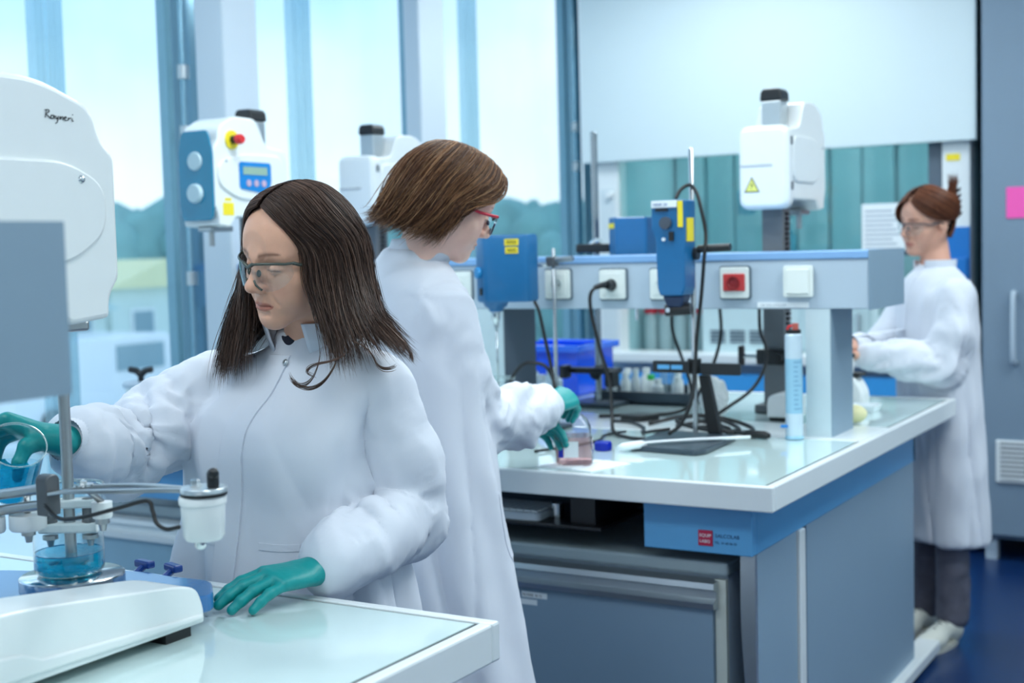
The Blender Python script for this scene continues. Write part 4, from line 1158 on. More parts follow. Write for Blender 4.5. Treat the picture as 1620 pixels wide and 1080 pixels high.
# things right of the post: pale yellow sponge, white beaker stand
sp = thing('sponge', 'pale yellow rounded sponge lying on the white bench strip', 'sponge', (-1.165, 3.99, 0.902))
b = B()
b.ball((-1.165, 3.99, 0.929), 0.04, 20, 14, (1.0, 0.9, 0.68))
b.build('sponge_body', mat('sponge_yellow', (230, 224, 176), 0.85, bump=0.3, bscale=300), sp, smooth=True)
wf = thing('white_dispenser', 'white rounded dispenser standing right of the shelf post', 'dispenser', (-1.275, 4.38, 0.902))
B().prism(rounded([(-1.33, 0.902), (-1.235, 0.902), (-1.235, 0.955), (-1.265, 1.005), (-1.33, 1.005)], 0.02), 4.34, 4.42, 'y').build('dispenser_body', CREAM, wf, bevel=0.01, smooth=True, flat_angle=40)
B().box(-1.32, -1.245, 4.35, 4.41, 1.005, 1.015).build('black_seal', BLACK, wf)
B().cyl((-1.30, 4.38, 1.015), (-1.30, 4.38, 1.065), 0.022, n=18).build('neck', CREAM, wf, smooth=True, flat_angle=40)
B().cyl((-1.30, 4.38, 1.065), (-1.30, 4.38, 1.078), 0.026, n=18).build('neck_ring', BLACK, wf)
dsh = thing('weighing_dish', 'small square white weighing dish on the far glass top', 'dish', (-1.215, 4.28, 0.9))
B().add([(-1.25, 4.25, 0.9005), (-1.18, 4.25, 0.9005), (-1.18, 4.32, 0.9005), (-1.25, 4.32, 0.9005), (-1.258, 4.242, 0.922), (-1.172, 4.242, 0.922), (-1.172, 4.328, 0.922), (-1.258, 4.328, 0.922)],
        [(0, 3, 2, 1), (0, 1, 5, 4), (1, 2, 6, 5), (2, 3, 7, 6), (3, 0, 4, 7)]).build('dish_body', PAPER, dsh)
# white spatula, blue cap, tissue sheet under the bottle
pt = thing('spatula', 'long white plastic spatula lying across the dark stand plate', 'spatula', (-1.56, 3.25, 0.9))
B().tube(spline([(-1.54, 3.245, 0.921), (-1.50, 3.29, 0.922), (-1.42, 3.36, 0.923), (-1.30, 3.47, 0.921)], 6), 0.0042, 8).build('shaft', PAPER, pt, smooth=True)
B().tube([(-1.578, 3.218, 0.912), (-1.568, 3.226, 0.914), (-1.530, 3.256, 0.919), (-1.518, 3.268, 0.920)], [0.006, 0.011, 0.011, 0.005], 12).build('grip', PAPER, pt, smooth=True)
cpb = thing('bottle_stopper', 'royal blue ribbed stopper lying on the glass bench top', 'cap', (-1.632, 3.235, 0.9))
b = B()
b.lathe([(0, 0.0005), (0.021, 0.0005), (0.0225, 0.002), (0.0225, 0.022), (0.021, 0.024), (0, 0.024)], (-1.632, 3.235, 0.9), 28)
b.build('cap_body', mat('royal_blue', (10, 40, 170), 0.3), cpb, smooth=True, flat_angle=40)
rg = B()
for k in range(36):
    a = 2 * math.pi * k / 36
    rg.box(-1.632 + 0.0228 * math.cos(a) - 0.0009, -1.632 + 0.0228 * math.cos(a) + 0.0009, 3.235 + 0.0228 * math.sin(a) - 0.0009, 3.235 + 0.0228 * math.sin(a) + 0.0009, 0.903, 0.921)
tag(rg.build('grip_ribs', mat('royal_blue', (10, 40, 170), 0.3), cpb), None, None, kind='stuff')
tw = thing('paper_towel', 'white folded paper towel under the pink liquid bottle', 'paper towel', (-1.57, 2.98, 0.9))
B().prism([(-1.665, 2.92), (-1.50, 2.905), (-1.465, 3.055), (-1.63, 3.08)], 0.9003, 0.9025, 'z').build('towel_sheet', PAPER, tw)
B().prism([(-1.655, 2.926), (-1.56, 2.917), (-1.54, 3.06), (-1.625, 3.072)], 0.9027, 0.9045, 'z').build('towel_fold', PAPER, tw)
# the pink liquid bottle on it, leaning slightly
bo = thing('media_bottle', 'square clear bottle of pale pink liquid held by the woman', 'bottle', (-1.59, 2.995, 0.905))
tl = Vector((0.02, 0.0, 1)).normalized()
PK = glass('pink_liquid', (0.93, 0.72, 0.72), 1.2, dens=0.14, body=(236, 196, 196))
def sq(hx, hy, z, r=0.008, n=3):
    ang = math.radians(24)
    pts = rounded([(-hx, -hy), (hx, -hy), (hx, hy), (-hx, hy)], r, n)
    off_x = -0.10 * (z - 0.905)
    return [(-1.59 + off_x + p[0] * math.cos(ang) - p[1] * math.sin(ang), 2.995 + p[0] * math.sin(ang) + p[1] * math.cos(ang), z) for p in pts]
def stack(levels):
    b = B()
    n = len(levels[0])
    for l_ in levels:
        b.v += l_
    for i in range(len(levels) - 1):
        b.f += [(i * n + k, i * n + (k + 1) % n, (i + 1) * n + (k + 1) % n, (i + 1) * n + k) for k in range(n)]
    b.f.append(tuple(range(n - 1, -1, -1)))
    return b
stack([sq(0.041, 0.041, 0.9055), sq(0.046, 0.046, 0.911), sq(0.046, 0.046, 0.992), sq(0.040, 0.040, 1.012), sq(0.026, 0.026, 1.032, 0.024), sq(0.020, 0.020, 1.060, 0.019), sq(0.023, 0.023, 1.066, 0.021), sq(0.023, 0.023, 1.072, 0.021)]).build('glass_wall', CLEAR, bo, smooth=True, flat_angle=40, fix=False)
lq = stack([sq(0.040, 0.040, 0.9065), sq(0.0445, 0.0445, 0.912), sq(0.0445, 0.0445, 0.975)])
lq.f.append(tuple(range(2 * 16, 3 * 16)))
lq.build('liquid', PK, bo, smooth=True, flat_angle=40, fix=False)
ang = math.radians(24)
fx, fy = np.array((math.cos(ang), math.sin(ang), 0)), np.array((math.sin(ang), -math.cos(ang), 0))
c0 = np.array((-1.594, 2.995, 0.945))
B().obox(c0 + fy * 0.0468 - fx * 0.004, (0.018, 0.0005, 0.02), (fx, fy, (0, 0, 1))).build('white_label', PAPER, bo)
B().obox(c0 + fy * 0.0468 - fx * 0.030 + np.array((0, 0, -0.008)), (0.006, 0.0005, 0.012), (fx, fy, (0, 0, 1))).build('blue_mark', mat('royal_blue', (10, 40, 170), 0.3), bo)
lb = B()
for k in range(6):
    lb.obox(c0 + fx * 0.0468 + np.array((0, 0, -0.02 + k * 0.008)), (0.0004, 0.022 - 0.004 * (k % 3), 0.0008), (fx, fy, (0, 0, 1)))
lb.build('printed_scale', mat('scale_white', (230, 210, 214), 0.6), bo)

# jar with black wing clamp near the windows
jr = thing('clamp_jar', 'white lidded jar with black wing screw at the window end', 'jar', (-3.305, 3.235, 0.9))
B().lathe([(0, 0), (0.085, 0), (0.09, 0.01), (0.09, 0.125), (0, 0.125)], (-3.305, 3.235, 0.901), 28).build('jar_body', CREAM, jr, smooth=True, flat_angle=40)
B().lathe([(0, 0), (0.098, 0), (0.10, 0.004), (0.10, 0.014), (0.09, 0.018), (0, 0.02)], (-3.305, 3.235, 1.026), 28).build('lid', GREYL, jr, smooth=True, flat_angle=40)
b = B()
b.tube(spline([(-3.365, 3.19, 1.085), (-3.34, 3.195, 1.080), (-3.325, 3.20, 1.068), (-3.31, 3.205, 1.08), (-3.285, 3.21, 1.085)], 5), 0.011, 10)
b.cyl((-3.325, 3.20, 1.045), (-3.325, 3.20, 1.075), 0.01, n=12)
b.build('wing_screw', BLACKP, jr, smooth=True)

# ---------------------------------------------------------------- cables
def cable(label, pts, r=0.0055, n=8, plug=None):
    o = B().tube(spline(pts, 8), r, 8).build('power_cable', BLACK, smooth=True, base=pts[0])
    tag(o, label, 'cable', 'black cables on the far bench')
    return o


cable('black cable looping from the top of the narrow blue motor down its rod', [(-1.515, 3.485, 1.58), (-1.505, 3.50, 1.605), (-1.485, 3.515, 1.617), (-1.465, 3.515, 1.595), (-1.450, 3.51, 1.55), (-1.437, 3.51, 1.48), (-1.436, 3.495, 1.42), (-1.450, 3.50, 1.30), (-1.468, 3.51, 1.20), (-1.472, 3.50, 1.10), (-1.474, 3.48, 1.02), (-1.50, 3.46, 0.95), (-1.53, 3.44, 0.922)])
cable('black cable hanging from the plugged socket to the bench', [(-1.800, 3.635, 1.337), (-1.815, 3.59, 1.335), (-1.83, 3.565, 1.31), (-1.825, 3.56, 1.25), (-1.80, 3.56, 1.15), (-1.765, 3.55, 1.05), (-1.745, 3.52, 0.96), (-1.72, 3.48, 0.915), (-1.66, 3.44, 0.907), (-1.58, 3.42, 0.907)])
o = thing('power_plug', 'black angled plug in the third socket of the far shelf', 'plug', (-1.80, 3.645, 1.337))
B().cyl((-1.80, 3.6485, 1.335), (-1.80, 3.615, 1.337), 0.017, 0.012, n=16).build('plug_body', BLACKP, o, smooth=True, flat_angle=40)
B().tube([(-1.80, 3.62, 1.337), (-1.81, 3.60, 1.336), (-1.822, 3.578, 1.33)], [0.011, 0.009, 0.007], 10).build('strain_relief', BLACK, o, smooth=True)
cable('black cable hanging behind the shelf and lying over the tray', [(-1.78, 4.05, 1.25), (-1.77, 4.03, 1.17), (-1.735, 4.03, 1.07), (-1.71, 4.03, 0.99), (-1.715, 4.02, 0.93), (-1.76, 3.98, 0.908), (-1.86, 3.90, 0.908), (-1.95, 3.84, 0.908)])
cable('black cable dropping from the back of the wide blue stirrer', [(-2.005, 3.535, 1.292), (-1.99, 3.535, 1.26), (-1.975, 3.54, 1.18), (-1.955, 3.54, 1.09), (-1.935, 3.52, 1.03), (-1.92, 3.50, 0.99), (-1.93, 3.46, 0.95), (-1.98, 3.42, 0.915), (-2.04, 3.38, 0.907)])
cable('dark cable arching over the bench below the wide blue stirrer', [(-2.06, 3.45, 0.908), (-2.075, 3.50, 0.96), (-2.08, 3.50, 1.04), (-2.05, 3.52, 1.095), (-2.01, 3.53, 1.105), (-1.97, 3.54, 1.09), (-1.955, 3.56, 1.03), (-1.97, 3.58, 0.96), (-1.975, 3.57, 0.907)])
cable('black cable from the mixer column falling into the tangle', [(-1.50, 4.10, 1.25), (-1.49, 4.08, 1.17), (-1.465, 4.06, 1.12), (-1.455, 4.02, 1.06), (-1.47, 3.95, 1.0), (-1.51, 3.86, 0.955), (-1.555, 3.78, 0.92), (-1.62, 3.70, 0.908)])
cable('black cable hanging behind the steel rod of the flat plate stand', [(-1.615, 4.05, 1.26), (-1.60, 4.02, 1.16), (-1.615, 3.98, 1.06), (-1.645, 3.94, 0.98), (-1.645, 3.90, 0.925), (-1.60, 3.84, 0.908), (-1.52, 3.78, 0.908), (-1.45, 3.70, 0.908)])
tg = [(-1.72, 3.72, 0.908), (-1.62, 3.76, 0.93), (-1.52, 3.73, 0.935), (-1.44, 3.70, 0.92), (-1.40, 3.64, 0.912), (-1.46, 3.60, 0.915), (-1.54, 3.62, 0.92), (-1.60, 3.66, 0.93), (-1.56, 3.72, 0.94), (-1.47, 3.74, 0.93), (-1.385, 3.70, 0.915), (-1.36, 3.63, 0.912), (-1.42, 3.59, 0.911)]
cable('tangled black cable coil at the foot of the plate stand', tg, 0.006)
cable('black cable ending in a thick black connector near the post', [(-1.55, 3.70, 0.909), (-1.48, 3.66, 0.915), (-1.41, 3.61, 0.912), (-1.36, 3.585, 0.912)], 0.005)
o = thing('cable_connector', 'thick black cable connector lying near the canister', 'connector', (-1.31, 3.575, 0.901))
B().tube([(-1.365, 3.585, 0.913), (-1.35, 3.583, 0.913), (-1.295, 3.572, 0.913), (-1.28, 3.569, 0.912)], [0.006, 0.011, 0.0115, 0.007], 12).build('connector_body', BLACK, o, smooth=True)
cable('black cable lying across the glass toward the pink bottle', [(-1.72, 3.56, 0.906), (-1.74, 3.46, 0.906), (-1.71, 3.36, 0.906), (-1.73, 3.24, 0.906), (-1.78, 3.12, 0.906)], 0.004)
cable('black cable loop lying left of the plate stand', [(-1.86, 3.75, 0.908), (-1.78, 3.72, 0.91), (-1.70, 3.64, 0.908), (-1.66, 3.55, 0.907), (-1.60, 3.50, 0.92), (-1.56, 3.52, 0.925)], 0.005)
o = thing('black_block', 'black moulded adapter lying in front of the vial tray', 'adapter', (-1.80, 3.84, 0.902))
B().prism(rounded([(-1.86, 3.80), (-1.78, 3.78), (-1.74, 3.86), (-1.83, 3.88)], 0.015), 0.9025, 0.922, 'z').build('adapter_body', BLACK, o, bevel=0.004)
# column clamp on the far mixer
o = thing('column_clamp', 'black wing clamp fastened on the grey mixer column', 'clamp', (-1.48, 4.12, 1.10))
B().box(-1.515, -1.42, 4.105, 4.135, 1.06, 1.11).build('clamp_body', BLACKP, o, bevel=0.005)
B().cyl((-1.56, 4.115, 1.085), (-1.515, 4.115, 1.085), 0.008, n=10).build('clamp_screw', STEEL, o)
B().box(-1.575, -1.56, 4.10, 4.13, 1.055, 1.12).build('wing', BLACKP, o, bevel=0.004)
B().cyl((-1.44, 4.104, 1.085), (-1.44, 4.09, 1.085), 0.016, n=14).build('clamp_knob', BLACKP, o)
# ---------------------------------------------------------------- continuous bodies: smooth unions on a grid, skinned by surface nets
class Field:
    def __init__(s, lo, hi, h):
        s.lo, s.h = np.array(lo, np.float64), h
        s.n = np.ceil((np.array(hi, float) - s.lo) / h).astype(int) + 1
        s.F = np.full(s.n, 1.0, np.float32)

    def like(s):
        g = Field.__new__(Field)
        g.lo, g.h, g.n, g.F = s.lo, s.h, s.n, np.full(s.n, 1.0, np.float32)
        return g

    def win(s, lo, hi):
        a = np.clip(np.floor((np.array(lo) - s.lo) / s.h).astype(int), 0, s.n)
        b = np.clip(np.ceil((np.array(hi) - s.lo) / s.h).astype(int) + 1, 0, s.n)
        if np.any(b <= a):
            return None
        sl = tuple(slice(i, j) for i, j in zip(a, b))
        ax = [(s.lo[i] + s.h * np.arange(a[i], b[i])).astype(np.float32) for i in range(3)]
        return sl, ax[0][:, None, None], ax[1][None, :, None], ax[2][None, None, :]

    def mixin(s, sl, d, k, op='u'):
        d = d.astype(np.float32)
        F = s.F[sl]
        if op == 'u':
            if k > 0:
                h = np.maximum(k - np.abs(F - d), 0) / k
                s.F[sl] = np.minimum(F, d) - h * h * k * 0.25
            else:
                s.F[sl] = np.minimum(F, d)
        else:
            d = -d
            if k > 0:
                h = np.maximum(k - np.abs(F - d), 0) / k
                s.F[sl] = np.maximum(F, d) + h * h * k * 0.25
            else:
                s.F[sl] = np.maximum(F, d)
        return s

    def cap(s, a, b, ra, rb=None, k=0.01, op='u', mod=None, flat=None):
        """tapered capsule; mod(t, ang) scales the radius; flat=(axis, factor) squashes the section"""
        rb = ra if rb is None else rb
        a, b = np.array(a, float), np.array(b, float)
        pad = max(ra, rb) * (1.5 if mod is not None else 1.15) + k + 2 * s.h
        w_ = s.win(np.minimum(a, b) - pad, np.maximum(a, b) + pad)
        if w_ is None:
            return s
        sl, x, y, z = w_
        ab = b - a
        L2 = max(ab @ ab, 1e-12)
        t = np.clip(((x - a[0]) * ab[0] + (y - a[1]) * ab[1] + (z - a[2]) * ab[2]) / L2, 0, 1)
        dx, dy, dz = x - a[0] - t * ab[0], y - a[1] - t * ab[1], z - a[2] - t * ab[2]
        if flat is not None:
            f, q = np.array(flat[0], float), flat[1]
            f = f / np.linalg.norm(f)
            m = dx * f[0] + dy * f[1] + dz * f[2]
            dx, dy, dz = dx + f[0] * m * (q - 1), dy + f[1] * m * (q - 1), dz + f[2] * m * (q - 1)
        d = np.sqrt(dx * dx + dy * dy + dz * dz)
        r = ra + (rb - ra) * t
        if mod is not None:
            _, u, v = ortho(ab)
            ang = np.arctan2(dx * v[0] + dy * v[1] + dz * v[2], dx * u[0] + dy * u[1] + dz * u[2])
            r = r * (1 + mod(t, ang))
        return s.mixin(sl, d - r, k, op)

    def chain(s, pts, rad, k=0.01, op='u', **kw):
        for i in range(len(pts) - 1):
            s.cap(pts[i], pts[i + 1], rad[i], rad[i + 1], k, op, **kw)
        return s

    def ell(s, c, r, k=0.01, op='u', rot=None):
        c, r = np.array(c, float), np.array(r, float)
        pad = r.max() + k + 2 * s.h
        w_ = s.win(c - pad, c + pad)
        if w_ is None:
            return s
        sl, x, y, z = w_
        x, y, z = x - c[0], y - c[1], z - c[2]
        if rot is not None:
            R_ = np.array(rot, float)          # rows: local axes
            x, y, z = (R_[i][0] * x + R_[i][1] * y + R_[i][2] * z for i in range(3))
        q = np.sqrt((x / r[0]) ** 2 + (y / r[1]) ** 2 + (z / r[2]) ** 2)
        g = np.sqrt((x / r[0] ** 2) ** 2 + (y / r[1] ** 2) ** 2 + (z / r[2] ** 2) ** 2) + 1e-9
        return s.mixin(sl, np.where(q > 1e-4, q * (q - 1) / g, -r.min()), k, op)

    def box(s, c, h, k=0.01, op='u', rot=None, rd=0.005):
        c, h = np.array(c, float), np.array(h, float)
        pad = np.linalg.norm(h) + k + 2 * s.h
        w_ = s.win(c - pad, c + pad)
        if w_ is None:
            return s
        sl, x, y, z = w_
        x, y, z = x - c[0], y - c[1], z - c[2]
        if rot is not None:
            R_ = np.array(rot, float)
            x, y, z = (R_[i][0] * x + R_[i][1] * y + R_[i][2] * z for i in range(3))
        qx, qy, qz = np.abs(x) - h[0] + rd, np.abs(y) - h[1] + rd, np.abs(z) - h[2] + rd
        d = np.sqrt(np.maximum(qx, 0) ** 2 + np.maximum(qy, 0) ** 2 + np.maximum(qz, 0) ** 2) + np.minimum(np.maximum(qx, np.maximum(qy, qz)), 0) - rd
        return s.mixin(sl, d, k, op)

    def stack(s, keys, k=0.01, op='u', fold=None, p=2.3, ax=(1, 0)):
        """vertical body of superellipse sections; keys: (z, cx, cy, a, b); ax: direction of the a axis"""
        K = np.array(keys, float)
        K = K[np.argsort(K[:, 0])]
        m = max(K[:, 3].max(), K[:, 4].max()) * 1.25 + k
        w_ = s.win((K[:, 1].min() - m, K[:, 2].min() - m, K[0, 0] - k - 2 * s.h), (K[:, 1].max() + m, K[:, 2].max() + m, K[-1, 0] + k + 2 * s.h))
        sl, x, y, z = w_
        zz = z.ravel()
        f = lambda i: smooth_interp(zz, K[:, 0], K[:, i])[None, None, :].astype(np.float32)
        c_, s_ = ax
        u, v = (x - f(1)) * c_ + (y - f(2)) * s_, -(x - f(1)) * s_ + (y - f(2)) * c_
        a, b = f(3), f(4)
        q = (np.abs(u / a) ** p + np.abs(v / b) ** p) ** (1 / p)
        mm = np.minimum(a, b)
        d = (q - 1) * mm
        if fold is not None:
            d = d - fold(np.arctan2(v / b, u / a), z)
        dz = np.maximum(K[0, 0] - z, z - K[-1, 0])
        d = np.maximum(d, dz)
        return s.mixin(sl, d, k, op)

    def mesh(s):
        F = s.F
        ins = F < 0
        n = s.n
        cx = [slice(0, n[i] - 1) for i in range(3)]
        cnt = np.zeros(n - 1, np.int8)
        for o in np.ndindex(2, 2, 2):
            cnt += ins[tuple(slice(o[i], n[i] - 1 + o[i]) for i in range(3))]
        act = (cnt > 0) & (cnt < 8)
        ids = np.argwhere(act)
        num = len(ids)
        idx = np.full(n - 1, -1, np.int64)
        idx[act] = np.arange(num)
        acc = np.zeros((num, 3))
        c2 = np.zeros(num)
        corners = list(np.ndindex(2, 2, 2))
        val = {o: F[ids[:, 0] + o[0], ids[:, 1] + o[1], ids[:, 2] + o[2]] for o in corners}
        for o in corners:
            for a in range(3):
                if o[a] == 0:
                    q = list(o)
                    q[a] = 1
                    q = tuple(q)
                    va, vb = val[o], val[q]
                    cr = (va < 0) != (vb < 0)
                    t = np.where(cr, va / (va - vb + 1e-20), 0)
                    pt = np.tile(np.array(o, float), (num, 1))
                    pt[:, a] += t
                    acc[cr] += pt[cr]
                    c2 += cr
        V = s.lo + s.h * (ids + acc / c2[:, None])
        faces = []
        for a in range(3):
            b, c = (a + 1) % 3, (a + 2) % 3
            sA = [slice(1, n[i] - 1) for i in range(3)]
            sA[a] = slice(0, n[a] - 1)
            sB = list(sA)
            sB[a] = slice(1, n[a])
            A, Bv = ins[tuple(sA)], ins[tuple(sB)]
            e = np.argwhere(A != Bv)
            off = np.array([1, 1, 1])
            off[a] = 0
            e = e + off
            eb, ec = np.zeros(3, int), np.zeros(3, int)
            eb[b] = 1
            ec[c] = 1
            q = [idx[tuple((e - d_).T)] for d_ in (0 * eb, eb, eb + ec, ec)]
            quad = np.stack(q, 1)
            fl = ins[tuple(e.T)]
            quad[~fl] = quad[~fl][:, ::-1]
            faces.append(quad)
        return V, np.vstack(faces)


def smooth_interp(x, xp, yp):
    """monotone-ish cubic through key values"""
    xp, yp = np.asarray(xp, float), np.asarray(yp, float)
    m = np.gradient(yp, xp) if len(xp) > 2 else np.full(len(xp), (yp[-1] - yp[0]) / (xp[-1] - xp[0]))
    x = np.clip(x, xp[0], xp[-1])
    i = np.clip(np.searchsorted(xp, x) - 1, 0, len(xp) - 2)
    h = xp[i + 1] - xp[i]
    t = (x - xp[i]) / h
    return (2 * t ** 3 - 3 * t ** 2 + 1) * yp[i] + (t ** 3 - 2 * t ** 2 + t) * h * m[i] + (-2 * t ** 3 + 3 * t ** 2) * yp[i + 1] + (t ** 3 - t ** 2) * h * m[i + 1]


def relax(V, Q, it=2, f=0.5):
    """laplacian smoothing of a quad mesh"""
    V = V.copy()
    e = np.vstack([Q[:, [0, 1]], Q[:, [1, 2]], Q[:, [2, 3]], Q[:, [3, 0]]])
    n = len(V)
    for _ in range(it):
        acc = np.zeros_like(V)
        c = np.bincount(e[:, 0], minlength=n) + np.bincount(e[:, 1], minlength=n)
        for a in range(3):
            acc[:, a] = np.bincount(e[:, 0], V[e[:, 1], a], n) + np.bincount(e[:, 1], V[e[:, 0], a], n)
        V += f * (acc / c[:, None] - V)
    return V


def sdf_obj(name, fld, m, parent, it=2, xf=None, col=None, keep=None):
    V, Q = fld.mesh()
    V = relax(V, Q, it)
    if keep is not None:
        ok = keep(V)
        fk = ok[Q].all(1)
        Q = Q[fk]
        used = np.unique(Q)
        mp = np.full(len(V), -1)
        mp[used] = np.arange(len(used))
        V, Q = V[used], mp[Q]
    cc = col(V) if col is not None else None
    if xf is not None:
        V = xf(V)
    return obj(name, V, Q, m, parent, smooth=True, col=cc)


def frame(o, fwd, up):
    """map from head coordinates (x: own left, y: forward, z: up) to the world"""
    f = np.array(fwd, float)
    f /= np.linalg.norm(f)
    u = np.array(up, float)
    u -= f * (u @ f)
    u /= np.linalg.norm(u)
    l = np.cross(u, f)
    R_ = np.stack([l, f, u])
    o = np.array(o, float)
    g = lambda P: np.asarray(P, float) @ R_ + o
    g.R, g.o, g.inv = R_, o, (lambda P: (np.asarray(P, float) - o) @ R_.T)
    return g
# ---------------------------------------------------------------- heads
def skin_mat(name, rgb):
    m = mat(name, rgb, 0.46, spec=0.4, sub=0.12, var=0.06, scale=60, bump=0.06, bscale=420, attr='tone')
    return m


def head_field(lids=0.6, ear=True, jaw=1.0, res=0.0017, smile=0.0):
    """female head, origin between the eyes' height and the ears; y forward, z up"""
    f = Field((-0.10, -0.125, -0.20), (0.10, 0.135, 0.135), res)
    f.ell((0, -0.014, 0.034), (0.0735, 0.094, 0.083), 0.0)
    f.ell((0, 0.036, 0.030), (0.060, 0.052, 0.058), 0.03)                       # forehead
    f.ell((0, 0.028, -0.035), (0.056, 0.052, 0.062), 0.03)                      # mid face
    for s in (-1, 1):
        f.cap((s * 0.052 * jaw, -0.010, -0.048), (s * 0.014, 0.062, -0.094), 0.020, 0.0165, 0.024)   # jaw
        f.ell((s * 0.043, 0.050, -0.026), (0.022, 0.021, 0.017), 0.024)         # cheek bone
        f.ell((s * 0.036, 0.054, -0.052), (0.021, 0.020, 0.024), 0.022)         # cheek
        f.cap((s * 0.012, 0.080, 0.0175), (s * 0.046, 0.062, 0.019), 0.0085, 0.007, 0.016)           # brow ridge
    f.ell((0, 0.072, -0.096), (0.018, 0.015, 0.0155), 0.018)                    # chin
    f.ell((0, 0.0625, -0.064), (0.029, 0.027, 0.028), 0.022)                     # mouth mound
    # nose
    f.cap((0, 0.080, 0.010), (0, 0.1010, -0.027), 0.0075, 0.0100, 0.014)
    f.ell((0, 0.1040, -0.0305), (0.0105, 0.0105, 0.0095), 0.008)
    for s in (-1, 1):
        f.ell((s * 0.0125, 0.0920, -0.0355), (0.0078, 0.0105, 0.0078), 0.007)
    f.cap((0, 0.094, -0.0385), (0, 0.085, -0.0435), 0.005, 0.005, 0.006)         # columella
    # eye sockets, balls and lids
    for s in (-1, 1):
        f.ell((s * 0.031, 0.0905, 0.0015), (0.0175, 0.015, 0.0115), 0.014, 'd')
        f.ell((s * 0.031, 0.0650, 0.000), (0.0145, 0.0140, 0.0130), 0.004)
        f.cap((s * 0.0175, 0.072, -0.0045), (s * 0.031, 0.0775, -0.0065), 0.0034, 0.0036, 0.004)
        f.cap((s * 0.031, 0.0775, -0.0065), (s * 0.0435, 0.0695, -0.003), 0.0036, 0.003, 0.004)     # lower lid
        zl = 0.0075 - 0.0085 * lids
        f.cap((s * 0.0175, 0.0725, zl - 0.003), (s * 0.031, 0.0795, zl + 0.001), 0.0026, 0.0030, 0.0035)
        f.cap((s * 0.031, 0.0795, zl + 0.001), (s * 0.0445, 0.0695, zl - 0.001), 0.0030, 0.0024, 0.0035)   # upper lid rim
        f.cap((s * 0.019, 0.0755, 0.0105), (s * 0.044, 0.070, 0.0110), 0.0016, 0.0016, 0.004, 'd')         # lid crease
    # lips
    zc = -0.0665
    cz = zc + smile
    for s in (-1, 1):
        f.cap((0, 0.0885, zc + 0.0040), (s * 0.0075, 0.0885, zc + 0.0052), 0.0040, 0.0042, 0.004)
        f.cap((s * 0.0075, 0.0885, zc + 0.0052), (s * 0.0235, 0.0745, cz + 0.0004), 0.0042, 0.0018, 0.004)
        f.cap((0, 0.0875, zc - 0.0058), (s * 0.010, 0.0860, zc - 0.0052), 0.0054, 0.0050, 0.004)
        f.cap((s * 0.010, 0.0860, zc - 0.0052), (s * 0.0225, 0.0745, cz - 0.0014), 0.0050, 0.0020, 0.004)
        f.cap((0, 0.0945, zc - 0.0004), (s * 0.013, 0.0895, zc - 0.0002), 0.0015, 0.0014, 0.0025, 'd')
        f.cap((s * 0.013, 0.0895, zc - 0.0002), (s * 0.0265, 0.0755, cz), 0.0014, 0.0016, 0.0025, 'd')     # mouth line
        f.ell((s * 0.0062, 0.0965, -0.0445), (0.0032, 0.0048, 0.0026), 0.002, 'd')                          # nostril
        f.cap((s * 0.0205, 0.0885, -0.040), (s * 0.033, 0.078, -0.064), 0.0016, 0.0012, 0.007, 'd')         # smile fold
    f.cap((0, 0.0975, -0.0545), (0, 0.0955, -0.0600), 0.0026, 0.0022, 0.004, 'd')                            # philtrum
    f.cap((-0.012, 0.0895, -0.0805), (0.012, 0.0895, -0.0805), 0.0035, 0.0035, 0.008, 'd')                   # chin fold
    if ear:
        for s in (-1, 1):
            R_ = ((0.94, 0.33 * s, 0), (-0.33 * s, 0.94, -0.1), (0, 0.1, 1))
            f.ell((s * 0.076, -0.010, -0.010), (0.0065, 0.0155, 0.027), 0.008, 'u', R_)
            f.ell((s * 0.0855, -0.006, -0.006), (0.0050, 0.0090, 0.017), 0.004, 'd', R_)
            f.ell((s * 0.076, 0.002, -0.014), (0.004, 0.006, 0.007), 0.004, 'u')
            f.ell((s * 0.074, -0.008, -0.038), (0.0055, 0.007, 0.009), 0.005, 'u')
    return f


